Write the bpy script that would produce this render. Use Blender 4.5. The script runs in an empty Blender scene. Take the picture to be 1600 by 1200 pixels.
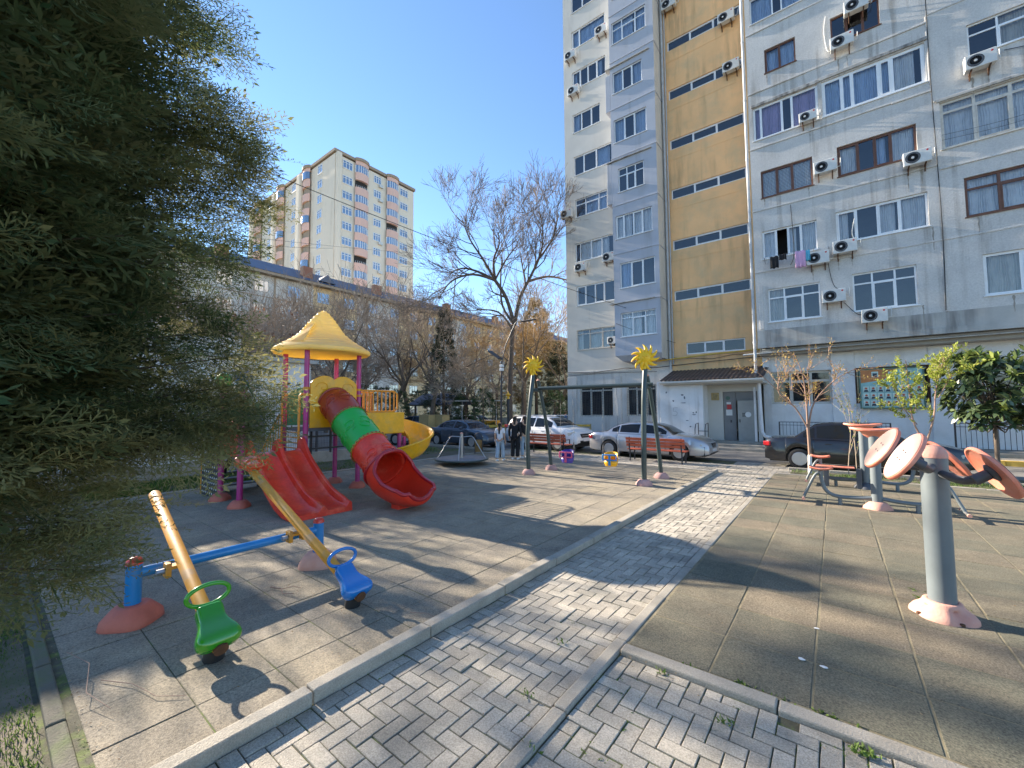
import bpy, math, random
import numpy as np
from mathutils import Vector, Matrix
R = math.radians
random.seed(7)
rng = np.random.default_rng(11)
SC = bpy.context.scene
COL = SC.collection

# ------------------------------------------------------------------ camera
YAW, PITCH, ROLL = R(37.9), R(3.3), R(0.35)
fw = Vector((-math.sin(YAW) * math.cos(PITCH), math.cos(YAW) * math.cos(PITCH), math.sin(PITCH)))
rt = Vector((math.cos(YAW), math.sin(YAW), 0))
up = rt.cross(fw)
rt2 = rt * math.cos(ROLL) - up * math.sin(ROLL)
up2 = up * math.cos(ROLL) + rt * math.sin(ROLL)
cam = bpy.data.objects.new('camera', bpy.data.cameras.new('camera'))
COL.objects.link(cam)
m = Matrix((( rt2.x, up2.x, -fw.x, 0), (rt2.y, up2.y, -fw.y, 0), (rt2.z, up2.z, -fw.z, 2.0), (0, 0, 0, 1)))
cam.matrix_world = m
cam.data.sensor_width = 36
cam.data.lens = 645 / 1600 * 36
cam.data.clip_start = 0.05
cam.data.clip_end = 3000
SC.camera = cam
# ------------------------------------------------------------------ light
SUN_EL = math.atan(0.445)
SUN_DIR = Vector((-1, -0.035, 0.445)).normalized()
world = bpy.data.worlds.new('World')
SC.world = world
world.use_nodes = True
nt = world.node_tree
bg = nt.nodes['Background']
sky = nt.nodes.new('ShaderNodeTexSky')
sky.sky_type = 'NISHITA'
sky.sun_disc = False
sky.sun_elevation = SUN_EL
sky.sun_rotation = math.atan2(SUN_DIR.x, SUN_DIR.y)
sky.air_density = 1.0
sky.dust_density = 0.0
sky.ozone_density = 4.0
nt.links.new(sky.outputs[0], bg.inputs[0])
bg.inputs[1].default_value = 0.095
sd = bpy.data.lights.new('sun', 'SUN')
sd.energy = 5.0
sd.angle = R(0.5)
sd.color = (1.0, 0.88, 0.72)
so = bpy.data.objects.new('sun', sd)
COL.objects.link(so)
so.rotation_euler = (-SUN_DIR).to_track_quat('-Z', 'Y').to_euler()
SC.view_settings.view_transform = 'Standard'
SC.view_settings.look = 'None'
SC.view_settings.gamma = 1
SC.view_settings.exposure = 1.8

# ------------------------------------------------------------------ materials
def pm(name, col, rough=.6, metal=0., var=.12, vs=3., bump=.0, bs=60., col2=None, c2s=1.5, c2lo=.45, c2hi=.7,
       attr=None, coat=0., streak=None, spec=.5, trans=0., two=None, speck=None):
    """procedural principled material"""
    mt = bpy.data.materials.new(name)
    mt.use_nodes = True
    n = mt.node_tree.nodes; l = mt.node_tree.links
    p = n['Principled BSDF']
    tc = n.new('ShaderNodeTexCoord')
    def noise(scale, detail=4, vec=None, rough_=.6):
        t = n.new('ShaderNodeTexNoise'); t.inputs['Scale'].default_value = scale
        t.inputs['Detail'].default_value = detail; t.inputs['Roughness'].default_value = rough_
        l.new(vec if vec is not None else tc.outputs['Object'], t.inputs['Vector']); return t
    def ramp(fac, a, b, ca=(0, 0, 0, 1), cb=(1, 1, 1, 1)):
        r = n.new('ShaderNodeValToRGB'); r.color_ramp.elements[0].position = a; r.color_ramp.elements[1].position = b
        r.color_ramp.elements[0].color = ca; r.color_ramp.elements[1].color = cb
        l.new(fac, r.inputs[0]); return r
    def mix(fac, a, b, mode='MIX'):
        x = n.new('ShaderNodeMix'); x.data_type = 'RGBA'; x.blend_type = mode
        if isinstance(fac, float): x.inputs[0].default_value = fac
        else: l.new(fac, x.inputs[0])
        for s, v in ((x.inputs[6], a), (x.inputs[7], b)):
            if isinstance(v, tuple): s.default_value = (*v[:3], 1)
            else: l.new(v, s)
        return x.outputs[2]
    base = tuple(col)
    if col2 is not None:
        base = mix(ramp(noise(c2s, 6).outputs[0], c2lo, c2hi).outputs[0], base, tuple(col2))
    if streak is not None:   # dirt streaks that run down a wall
        mp = n.new('ShaderNodeMapping'); mp.inputs['Scale'].default_value = (streak[0], streak[0], streak[1])
        l.new(tc.outputs['Object'], mp.inputs[0])
        sn = noise(1., 5, mp.outputs[0])
        f = ramp(sn.outputs[0], streak[2], streak[3])
        sn2 = noise(.35, 3)
        mm = n.new('ShaderNodeMath'); mm.operation = 'MULTIPLY'
        f2 = ramp(sn2.outputs[0], .4, .62)
        l.new(f.outputs[0], mm.inputs[0]); l.new(f2.outputs[0], mm.inputs[1])
        base = mix(mm.outputs[0], base, tuple(streak[4]))
    if attr is not None:
        a = n.new('ShaderNodeAttribute'); a.attribute_name = 'var'
        if len(attr) == 2 and isinstance(attr[0], tuple):
            r = ramp(a.outputs['Fac'], 0, 1, (*attr[0], 1), (*attr[1], 1))
            base = mix(.85, base, r.outputs[0])
        else:
            r = ramp(a.outputs['Fac'], 0, 1, (attr[0],) * 3 + (1,), (attr[1],) * 3 + (1,))
            base = mix(1., base, r.outputs[0], 'MULTIPLY')
    if var:
        v = ramp(noise(vs, 6).outputs[0], .25, .75, (1 - var,) * 3 + (1,), (1 + var,) * 3 + (1,))
        base = mix(1., base, v.outputs[0], 'MULTIPLY')
    if speck:
        sk = ramp(noise(speck[0], 2, None, .8).outputs[0], .32, .68, (1 - speck[1],) * 3 + (1,), (1 + speck[1],) * 3 + (1,))
        base = mix(1., base, sk.outputs[0], 'MULTIPLY')
    if isinstance(base, tuple): p.inputs['Base Color'].default_value = (*base, 1)
    else: l.new(base, p.inputs['Base Color'])
    rv = n.new('ShaderNodeMapRange'); rn = noise(vs * 2.3, 4)
    rv.inputs['To Min'].default_value = max(0, rough - .08); rv.inputs['To Max'].default_value = min(1, rough + .1)
    l.new(rn.outputs[0], rv.inputs[0]); l.new(rv.outputs[0], p.inputs['Roughness'])
    p.inputs['Metallic'].default_value = metal
    p.inputs['Specular IOR Level'].default_value = spec
    if coat: p.inputs['Coat Weight'].default_value = coat; p.inputs['Coat Roughness'].default_value = .06
    if bump:
        b = n.new('ShaderNodeBump'); b.inputs['Strength'].default_value = bump; b.inputs['Distance'].default_value = .01
        l.new(noise(bs, 5).outputs[0], b.inputs['Height']); l.new(b.outputs[0], p.inputs['Normal'])
    if trans:
        tr = n.new('ShaderNodeBsdfTranslucent'); mx = n.new('ShaderNodeMixShader'); mx.inputs[0].default_value = trans
        if isinstance(base, tuple): tr.inputs[0].default_value = (*base, 1)
        else: l.new(base, tr.inputs[0])
        if two: tr.inputs[0].default_value = (*two, 1); [l.remove(k) for k in list(tr.inputs[0].links)]
        l.new(p.outputs[0], mx.inputs[1]); l.new(tr.outputs[0], mx.inputs[2])
        l.new(mx.outputs[0], n['Material Output'].inputs[0])
    return mt

def glass_mat(name, tint=(.85, .9, .95), alpha=.55, dark=None, rough=.03):
    mt = bpy.data.materials.new(name); mt.use_nodes = True
    n = mt.node_tree.nodes; l = mt.node_tree.links
    out = n['Material Output']; n.remove(n['Principled BSDF'])
    gl = n.new('ShaderNodeBsdfGlossy'); gl.inputs['Roughness'].default_value = rough
    gl.inputs[0].default_value = (.95, .97, 1, 1)
    if dark is None:
        tr = n.new('ShaderNodeBsdfTransparent'); tr.inputs[0].default_value = (*tint, 1)
    else:
        tr = n.new('ShaderNodeBsdfDiffuse'); tr.inputs[0].default_value = (*dark, 1)
    mx = n.new('ShaderNodeMixShader')
    fr = n.new('ShaderNodeFresnel'); fr.inputs[0].default_value = 1.3 if 'car' in name else 1.5
    ad = n.new('ShaderNodeMath'); ad.operation = 'MULTIPLY_ADD'; ad.inputs[1].default_value = 1.3; ad.inputs[2].default_value = alpha
    ad.use_clamp = True
    tc = n.new('ShaderNodeTexCoord'); ns = n.new('ShaderNodeTexNoise'); ns.inputs['Scale'].default_value = .8
    bp = n.new('ShaderNodeBump'); bp.inputs['Strength'].default_value = .12; bp.inputs['Distance'].default_value = .05
    l.new(tc.outputs['Object'], ns.inputs[0]); l.new(ns.outputs[0], bp.inputs['Height']); l.new(bp.outputs[0], gl.inputs['Normal'])
    l.new(fr.outputs[0], ad.inputs[0]); l.new(ad.outputs[0], mx.inputs[0])
    l.new(tr.outputs[0], mx.inputs[1]); l.new(gl.outputs[0], mx.inputs[2]); l.new(mx.outputs[0], out.inputs[0])
    return mt

M = {}
M['asphalt'] = pm('asphalt', (.2, .19, .175), .85, vs=.7, var=.18, bump=.5, bs=90, col2=(.13, .125, .12), c2s=.6)
M['soil'] = pm('soil', (.13, .105, .075), .95, vs=2, var=.3, bump=.8, bs=25, col2=(.07, .085, .03), c2s=3)
M['mat_left'] = pm('rubber_tiles_worn', (.2, .175, .14), .9, vs=3, var=.2, bump=.9, bs=170, attr=((.23, .2, .15), (.3, .26, .195)), col2=(.43, .355, .225), c2s=.9, c2lo=.42, c2hi=.72, speck=(75, .42))
M['mat_right'] = pm('rubber_tiles_coloured', (.16, .16, .10), .9, vs=2.5, var=.22, bump=.9, bs=170, attr=((.095, .09, .072), (.18, .135, .1)), col2=(.3, .25, .15), c2s=1.3, c2lo=.42, c2hi=.75, speck=(75, .5))
for k in ('mat_left', 'mat_right'):   # let lichen colour come through the tile colour
    for nd in M[k].node_tree.nodes:
        if nd.type == 'MIX' and not nd.inputs[0].is_linked and abs(nd.inputs[0].default_value - .85) < .001: nd.inputs[0].default_value = .62
M['joint'] = pm('joint_grit', (.2, .17, .105), .95, vs=9, var=.4, bump=.5, bs=90)
M['joint_dark'] = pm('joint_soil', (.085, .08, .05), .95, vs=12, var=.5, bump=.6, bs=90, col2=(.1, .13, .03), c2s=5, c2lo=.5, c2hi=.6)
M['paver'] = pm('concrete_paver', (.42, .375, .305), .85, vs=6, var=.16, bump=.8, bs=130, attr=(.8, 1.12), col2=(.24, .225, .19), c2s=2, speck=(90, .3))
M['kerb'] = pm('kerb_concrete', (.33, .3, .25), .9, vs=3, var=.2, bump=.7, bs=80, col2=(.25, .23, .19), c2s=2.5, speck=(110, .2))
M['shaded_kerb'] = pm('shaded_kerb_concrete', (.13, .12, .09), .95, vs=4, var=.3, bump=.8, bs=60, col2=(.08, .1, .04), c2s=4)  # kerb concrete with shade put into its dark colour, plus green blotches
M['yellow_kerb'] = pm('yellow_kerb_paint', (.6, .38, .07), .8, vs=3, var=.2, bump=.4)
M['stucco_grey'] = pm('stucco_grey', (.55, .535, .505), .9, vs=.9, var=.08, bump=1., bs=22, col2=(.5, .49, .47), c2s=1.1, streak=(3.2, .2, .5, .62, (.36, .34, .31)), speck=(18, .1))
M['stucco_cream'] = pm('stucco_cream', (.56, .54, .49), .9, vs=.8, var=.08, bump=.6, bs=22, streak=(2, .2, .55, .75, (.42, .4, .36)))
M['stucco_blue'] = pm('stucco_bluegrey', (.42, .435, .48), .9, vs=.8, var=.08, bump=.6, bs=22, streak=(2, .2, .52, .72, (.28, .28, .29)))
M['stucco_orange'] = pm('stucco_orange', (.82, .5, .24), .9, vs=.7, var=.1, bump=.6, bs=20, col2=(.62, .44, .24), c2s=.8, streak=(2.2, .22, .5, .72, (.38, .24, .12)))
M['stucco_white'] = pm('stucco_white', (.76, .76, .75), .9, vs=.9, var=.1, bump=1., bs=24, col2=(.56, .55, .53), c2s=.9, streak=(2, .2, .55, .75, (.4, .37, .33)))
M['dirty_concrete'] = pm('dirty_concrete', (.42, .41, .38), .9, vs=1., var=.2, bump=1., bs=25, streak=(3, .25, .42, .6, (.16, .15, .14)))
M['soffit'] = pm('soffit_concrete', (.36, .34, .3), .9, vs=1., var=.15, bump=.5)
M['white_pvc'] = pm('white_plastic_frame', (.75, .77, .78), .45, vs=4, var=.07)
M['brown_wood'] = pm('brown_wood_frame', (.13, .055, .032), .55, vs=5, var=.25)
M['grey_frame'] = pm('weathered_wood_frame', (.55, .52, .46), .7, vs=6, var=.2)
M['glass'] = glass_mat('window_glass', (.88, .92, .96), .05)
M['glass_dark'] = glass_mat('dark_window_glass', alpha=.02, dark=(.02, .025, .03))
M['glass_far'] = glass_mat('far_window_glass', alpha=.2, dark=(.08, .13, .22), rough=.1)
M['car_glass'] = glass_mat('car_glass', alpha=.0, dark=(.012, .014, .016))
def curtain_mat(name, c):
    mt = pm(name, c, .9, vs=4, var=.1)
    n = mt.node_tree.nodes; l = mt.node_tree.links; p = n['Principled BSDF']
    w = n.new('ShaderNodeTexWave'); w.bands_direction = 'X'; w.inputs['Scale'].default_value = 2.6; w.inputs['Distortion'].default_value = 3.
    w.inputs['Detail'].default_value = 2
    tc = n.new('ShaderNodeTexCoord'); l.new(tc.outputs['Object'], w.inputs[0])
    b = n.new('ShaderNodeBump'); b.inputs['Strength'].default_value = .9; b.inputs['Distance'].default_value = .06
    l.new(w.outputs[0], b.inputs['Height']); l.new(b.outputs[0], p.inputs['Normal'])
    return mt
M['c_white'] = curtain_mat('white_curtain', (.8, .81, .82))
M['c_blue'] = curtain_mat('blue_curtain', (.45, .58, .78))
M['c_purple'] = curtain_mat('purple_curtain', (.5, .4, .62))
M['c_beige'] = curtain_mat('beige_curtain', (.6, .58, .52))
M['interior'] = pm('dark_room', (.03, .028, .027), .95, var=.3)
M['pipe'] = pm('painted_pipe', (.45, .48, .5), .6, vs=3, var=.2)
M['metal_roof'] = pm('brown_corrugated_roof', (.055, .045, .05), .45, metal=.2, vs=2, var=.2)
M['black_metal'] = pm('black_painted_metal', (.03, .03, .035), .5, vs=4, var=.3)
M['door_grey'] = pm('grey_steel_door', (.2, .2, .2), .5, vs=2, var=.15)
M['brass'] = pm('brass_plate', (.35, .26, .12), .4, metal=.7, vs=8, var=.3)
M['paper'] = pm('white_paper', (.7, .7, .68), .8, vs=5, var=.06)
M['red_sign'] = pm('red_sign', (.5, .03, .03), .5)
M['wire'] = pm('black_cable', (.02, .02, .02), .7)
M['ac_white'] = pm('ac_casing', (.6, .6, .57), .55, vs=5, var=.12)
M['ac_dark'] = pm('ac_grille', (.05, .05, .055), .6)
M['green_frame'] = pm('green_board_frame', (.09, .16, .12), .6)
M['board_teal'] = pm('board_print_teal', (.28, .5, .48), .5, vs=2, var=.25)
M['board_orange'] = pm('board_print_orange', (.5, .19, .06), .5, vs=2, var=.3)
M['board_pale'] = pm('board_print_pale', (.55, .68, .6), .5, vs=4, var=.2)
M['board_dark'] = pm('board_print_dark', (.03, .05, .07), .5, vs=4, var=.3)
# playground plastics and paints
M['pl_yellow'] = pm('yellow_plastic', (.86, .42, .008), .4, vs=2.5, var=.12, coat=.1, col2=(.66, .38, .08), c2s=3, c2lo=.5, c2hi=.75, speck=(9, .06))
M['pl_canopy'] = pm('canopy_plastic', (.92, .72, .34), .42, vs=3, var=.1, col2=(.8, .68, .4), c2s=4, trans=.55, two=(1., .84, .32))
M['pl_red'] = pm('red_plastic', (.72, .04, .015), .36, vs=2, var=.14, coat=.2)
M['pl_red_faded'] = pm('faded_red_plastic', (.74, .045, .02), .35, vs=2, var=.2, col2=(.72, .13, .07), c2s=3, c2lo=.5, c2hi=.72, speck=(12, .08))
M['pl_crimson'] = pm('crimson_plastic', (.4, .012, .02), .33, vs=2, var=.1, coat=.3)
M['pl_maroon'] = pm('maroon_plastic', (.36, .04, .012), .4, vs=2, var=.12, coat=.2)
M['pl_green'] = pm('green_plastic', (.012, .4, .05), .36, vs=2, var=.1, coat=.2)
M['seat_green'] = pm('glossy_green_plastic', (.03, .26, .012), .2, vs=2, var=.1, coat=.5)
M['seat_blue'] = pm('glossy_blue_plastic', (.006, .16, .5), .2, vs=2, var=.1, coat=.5)
M['seat_orange'] = pm('orange_red_plastic', (.62, .09, .02), .35, vs=2, var=.1, coat=.2)
M['pl_teal'] = pm('teal_plastic', (.02, .2, .17), .45)
M['pl_blue'] = pm('blue_plastic', (.03, .14, .36), .45)
M['pink_post'] = pm('magenta_paint', (.44, .025, .19), .38, vs=3, var=.14, col2=(.42, .07, .18), c2s=5, coat=.15)
M['orange_rail'] = pm('orange_painted_steel', (.72, .28, .015), .4, vs=3, var=.12)
M['foot_red'] = pm('faded_red_footing', (.5, .13, .085), .6, vs=5, var=.2, bump=.4, bs=50)
M['foot_pink'] = pm('faded_pink_footing', (.62, .33, .25), .7, vs=5, var=.16, bump=.4, bs=50, col2=(.5, .22, .16), c2s=5)
M['foot_rose'] = pm('dusty_rose_footing', (.47, .27, .24), .75, vs=6, var=.25, bump=.4, bs=50)
M['beam_ochre'] = pm('ochre_painted_steel', (.62, .27, .02), .55, vs=5, var=.2, col2=(.5, .27, .1), c2s=4, c2lo=.55, c2hi=.65, spec=.35)
M['bar_blue'] = pm('blue_painted_steel', (.012, .2, .5), .32, vs=4, var=.12, coat=.2)
M['cap_red'] = pm('red_cap', (.6, .04, .02), .35, coat=.3)
M['rust'] = pm('rusty_steel', (.1, .045, .02), .8, vs=12, var=.4, bump=.5)
M['chrome'] = pm('dull_steel', (.4, .4, .4), .35, metal=.8)
M['green_black'] = pm('dark_green_paint', (.035, .055, .055), .35, vs=3, var=.2)
M['sun_yellow'] = pm('bright_yellow_plastic', (.85, .5, .01), .4, vs=5, var=.08)
M['grey_post'] = pm('grey_painted_steel', (.14, .165, .175), .42, vs=3, var=.1)
M['grey_arm'] = pm('dark_grey_steel', (.075, .08, .09), .45, vs=3, var=.12)
M['disc_orange'] = pm('faded_orange_plastic', (.68, .2, .12), .5, vs=3, var=.1, col2=(.72, .33, .24), c2s=4)
M['disc_face'] = pm('sunlit_orange_disc_face', (.62, .41, .33), .55, vs=4, var=.08, col2=(.6, .43, .37), c2s=3)  # lit copy of the orange disc: sunlight on the face put into the colour
M['swing_purple'] = pm('violet_plastic', (.06, .045, .3), .4)
M['pl_pink'] = pm('pink_plastic', (.6, .1, .2), .4)
M['bench_wood'] = pm('red_brown_slats', (.48, .1, .045), .55, vs=4, var=.25)
M['grey_sheet'] = pm('grey_steel_sheet', (.12, .13, .15), .45, vs=3, var=.2)
# cars
def paint(name, c, metal=.3): return pm(name, c, .3, metal=metal, vs=1.2, var=.05, coat=1.)
M['car_silver'] = paint('silver_car_paint', (.42, .42, .43), .6)
M['car_white'] = paint('white_car_paint', (.7, .7, .7), 0)
M['car_blue'] = paint('slate_blue_car_paint', (.04, .06, .09), .4)
M['car_black'] = paint('black_car_paint', (.008, .008, .01), .1)
M['tyre'] = pm('tyre_rubber', (.02, .02, .02), .85)
M['rim'] = pm('alloy_rim', (.5, .5, .5), .35, metal=.7)
M['car_trim'] = pm('black_trim', (.015, .015, .016), .55)
M['headlight'] = pm('headlight_lens', (.5, .5, .46), .15, coat=1., vs=20, var=.3)
M['taillight'] = pm('taillight_lens', (.45, .015, .02), .2, coat=1.)
M['plate_white'] = pm('number_plate', (.7, .7, .7), .5)
# people
M['skin'] = pm('skin', (.5, .3, .2), .5, var=.05)
M['hair'] = pm('dark_hair', (.012, .009, .008), .6)
M['cloth_white'] = pm('white_cotton', (.72, .72, .74), .9, vs=12, var=.08)
M['cloth_black'] = pm('black_cotton', (.012, .012, .014), .9)
M['cloth_denim'] = pm('pale_denim', (.34, .42, .5), .9, vs=12, var=.12)
M['cloth_blue'] = pm('blue_cotton', (.07, .17, .45), .9)
# vegetation
M['bark'] = pm('grey_bark', (.13, .1, .075), .9, vs=6, var=.3, bump=1., bs=20)
M['bark_dark'] = pm('dark_bark', (.11, .08, .06), .9, vs=6, var=.3, bump=1., bs=20)
M['twig'] = pm('brown_twigs', (.3, .235, .175), .9, var=.2)
M['twig_gold'] = pm('golden_brown_twigs', (.4, .27, .13), .9, var=.2)
M['twig_dark'] = pm('dark_twigs', (.17, .13, .1), .9, var=.2)
M['bark_pink'] = pm('pinkish_bark', (.3, .19, .14), .85, vs=8, var=.2)
M['whitewash'] = pm('whitewashed_bark', (.7, .7, .67), .9, vs=8, var=.1)
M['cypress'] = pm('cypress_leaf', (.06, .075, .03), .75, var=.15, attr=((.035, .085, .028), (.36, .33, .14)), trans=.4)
M['cypress_bark'] = pm('cypress_bark', (.1, .075, .05), .9, bump=1., bs=18)
M['conifer'] = pm('dark_conifer_leaf', (.03, .045, .03), .8, attr=((.01, .02, .012), (.06, .085, .045)))
M['conifer_gold'] = pm('golden_cypress_leaf', (.22, .17, .07), .8, attr=((.12, .09, .03), (.34, .25, .1)), trans=.2)
M['shrub'] = pm('dark_shrub_leaf', (.03, .06, .02), .7, attr=((.012, .03, .01), (.06, .12, .03)))
M['leaf_young'] = pm('young_leaf', (.3, .36, .05), .55, attr=((.22, .3, .03), (.45, .45, .1)), trans=.45)
M['leaf_bronze'] = pm('bronze_bud', (.4, .25, .06), .6, attr=((.35, .16, .05), (.5, .42, .1)), trans=.35)
M['leaf_loquat'] = pm('glossy_dark_leaf', (.05, .08, .03), .32, attr=((.03, .055, .02), (.11, .15, .06)), coat=.2)
M['leaf_loquat_new'] = pm('fresh_leaf', (.3, .38, .08), .4, attr=((.2, .3, .05), (.42, .45, .14)), trans=.3)
M['dry_leaf'] = pm('dry_brown_leaf', (.12, .05, .02), .8, attr=((.05, .02, .012), (.24, .1, .035)), trans=.25)
M['grass'] = pm('grass_blade', (.07, .13, .02), .7, attr=((.03, .07, .012), (.16, .24, .04)), trans=.3)
M['litter'] = pm('dry_litter', (.3, .16, .06), .9, attr=((.26, .15, .07), (.46, .33, .17)))
M['far_beige'] = pm('tower_beige_render', (.8, .69, .54), .9, vs=.12, var=.06, streak=(.6, .05, .5, .75, (.58, .48, .34)))
M['far_pink'] = pm('tower_pink_render', (.78, .5, .4), .9, vs=.15, var=.06)
M['far_grey'] = pm('long_block_grey_panel', (.6, .57, .52), .9, vs=.5, var=.15, bump=.4, streak=(1, .1, .45, .7, (.26, .22, .18)))
M['far_yellow'] = pm('long_block_yellow_panel', (.66, .48, .27), .9, vs=.5, var=.12, streak=(1, .1, .5, .7, (.35, .2, .09)))
M['far_roof'] = pm('slate_blue_roof', (.09, .11, .16), .6, vs=.3, var=.2)
M['far_trim'] = pm('tower_cornice', (.36, .28, .2), .9)
M['brick'] = pm('chimney_brick', (.3, .14, .09), .9)
M['fence_wire'] = pm('fence_wire', (.05, .055, .055), .6)
M['board_wood'] = pm('pale_wood', (.34, .29, .2), .8, vs=6, var=.2)
M['kiosk'] = pm('kiosk_sheet', (.42, .3, .13), .7, vs=3, var=.15)

# ------------------------------------------------------------------ helpers
def tag(o, label=None, cat=None, group=None, kind=None):
    if label: o['label'] = label
    if cat: o['category'] = cat
    if group: o['group'] = group
    if kind: o['kind'] = kind
    return o
def empty(name, loc=(0, 0, 0), rz=0., label=None, cat=None, group=None):
    o = bpy.data.objects.new(name, None); COL.objects.link(o)
    o.location = loc; o.rotation_euler = (0, 0, rz); o.empty_display_size = .2
    return tag(o, label, cat, group)
def copy_tree(o, parent=None):
    c = o.copy(); COL.objects.link(c)
    if parent is not None: c.parent = parent
    for ch in [k for k in o.children]: copy_tree(ch, c)
    return c
def rotm(ax, a): return Matrix.Rotation(a, 3, ax)
class MB:
    def __init__(s): s.v = []; s.f = []
    def add(s, vs, fs, T=None):
        b = len(s.v)
        for q in vs:
            q = Vector(q); s.v.append(tuple(T @ q) if T is not None else tuple(q))
        for f in fs: s.f.append(tuple(b + i for i in f))
        return s
    def box(s, x0, x1, y0, y1, z0, z1, T=None):
        return s.add([(x0, y0, z0), (x1, y0, z0), (x1, y1, z0), (x0, y1, z0), (x0, y0, z1), (x1, y0, z1), (x1, y1, z1), (x0, y1, z1)],
                     [(3, 2, 1, 0), (4, 5, 6, 7), (0, 1, 5, 4), (1, 2, 6, 5), (2, 3, 7, 6), (3, 0, 4, 7)], T)
    def cbox(s, c, d, rot=None):
        T = Matrix.Translation(Vector(c)) @ (rot.to_4x4() if rot is not None else Matrix.Identity(4))
        return s.box(-d[0] / 2, d[0] / 2, -d[1] / 2, d[1] / 2, -d[2] / 2, d[2] / 2, T)
    def tube(s, pts, r, n=12, cap=True, sx=1.):
        pts = [Vector(p) for p in pts]
        rs = r if isinstance(r, (list, tuple)) else [r] * len(pts)
        t0 = (pts[1] - pts[0]).normalized()
        a = Vector((0, 0, 1)) if abs(t0.z) < .9 else Vector((0, 1, 0))
        u = t0.cross(a).normalized(); vs = []; fs = []
        for i, p in enumerate(pts):
            t = ((pts[min(i + 1, len(pts) - 1)] - pts[max(i - 1, 0)])).normalized()
            u = (u - t * u.dot(t)).normalized(); w = t.cross(u)
            for k in range(n):
                an = 2 * math.pi * k / n
                vs.append(p + (u * math.cos(an) * sx + w * math.sin(an)) * rs[i])
        for i in range(len(pts) - 1):
            for k in range(n):
                k2 = (k + 1) % n
                fs.append((i * n + k, i * n + k2, (i + 1) * n + k2, (i + 1) * n + k))
        if cap:
            fs.append(tuple(range(n - 1, -1, -1))); fs.append(tuple((len(pts) - 1) * n + k for k in range(n)))
        return s.add(vs, fs)
    def lathe(s, prof, n=24, T=None, sx=1., sy=1.):
        vs = []; fs = []
        for (r, z) in prof:
            for k in range(n):
                an = 2 * math.pi * k / n; vs.append((r * math.cos(an) * sx, r * math.sin(an) * sy, z))
        for i in range(len(prof) - 1):
            for k in range(n):
                k2 = (k + 1) % n
                fs.append((i * n + k, i * n + k2, (i + 1) * n + k2, (i + 1) * n + k))
        if prof[0][0] > 1e-4: fs.append(tuple(range(n - 1, -1, -1)))
        if prof[-1][0] > 1e-4: fs.append(tuple((len(prof) - 1) * n + k for k in range(n)))
        return s.add(vs, fs, T)
    def grid(s, rows, close=False, flip=False):
        nr = len(rows); nc = len(rows[0]); vs = [p for r in rows for p in r]; fs = []
        for i in range(nr - 1):
            for j in range(nc if close else nc - 1):
                j2 = (j + 1) % nc
                q = (i * nc + j, i * nc + j2, (i + 1) * nc + j2, (i + 1) * nc + j)
                fs.append(q[::-1] if flip else q)
        return s.add(vs, fs)
    def prism(s, poly, d, T=None):     # poly in XY extruded to z=d
        n = len(poly); vs = [(x, y, 0) for x, y in poly] + [(x, y, d) for x, y in poly]
        fs = [tuple(range(n - 1, -1, -1)), tuple(range(n, 2 * n))] + [(i, (i + 1) % n, n + (i + 1) % n, n + i) for i in range(n)]
        return s.add(vs, fs, T)
    def build(s, name, mat, parent=None, org=(0, 0, 0), bevel=0., smooth=None, thick=0., sub=0, segs=2):
        me = bpy.data.meshes.new(name)
        o_ = Vector(org)
        me.from_pydata([tuple(Vector(q) - o_) for q in s.v], [], s.f); me.update()
        if smooth is not None:
            me.shade_smooth(); me.set_sharp_from_angle(angle=R(smooth))
        me.materials.append(mat)
        o = bpy.data.objects.new(name, me); COL.objects.link(o)
        if parent is not None: o.parent = parent
        else: o.location = o_
        if thick:
            k = o.modifiers.new('solid', 'SOLIDIFY'); k.thickness = abs(thick); k.offset = 0
        if bevel:
            k = o.modifiers.new('bevel', 'BEVEL'); k.width = bevel; k.segments = segs; k.limit_method = 'ANGLE'; k.angle_limit = R(35)
            k.use_clamp_overlap = True
        if sub:
            k = o.modifiers.new('sub', 'SUBSURF'); k.levels = sub; k.render_levels = sub
        return o
def np_mesh(name, V, F, mat, var=None, smooth=False, parent=None, loc=(0, 0, 0)):
    """V (n,3), F (m,k) int; var: per-face value"""
    me = bpy.data.meshes.new(name); V = np.asarray(V, dtype=np.float32) - np.asarray(loc, dtype=np.float32)
    F = np.asarray(F, dtype=np.int32); mf, k = F.shape
    me.vertices.add(len(V)); me.vertices.foreach_set('co', V.ravel())
    me.loops.add(mf * k); me.loops.foreach_set('vertex_index', F.ravel())
    me.polygons.add(mf); me.polygons.foreach_set('loop_start', np.arange(0, mf * k, k, dtype=np.int32))
    me.polygons.foreach_set('use_smooth', np.full(mf, bool(smooth)))
    me.update(calc_edges=True); me.validate()
    if var is not None:
        a = me.attributes.new('var', 'FLOAT', 'FACE'); a.data.foreach_set('value', np.asarray(var, dtype=np.float32))
    me.materials.append(mat)
    o = bpy.data.objects.new(name, me); COL.objects.link(o)
    if parent is not None: o.parent = parent
    else: o.location = loc
    return o
def scatter(PV, PF, T, S):
    """bake prototype PV,PF at N transforms: T (N,3,3), S (N,3) offset"""
    V = np.einsum('nij,kj->nki', T, PV) + S[:, None, :]
    F = PF[None] + (np.arange(len(T)) * len(PV))[:, None, None]
    return V.reshape(-1, 3), F.reshape(-1, PF.shape[1])
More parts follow.
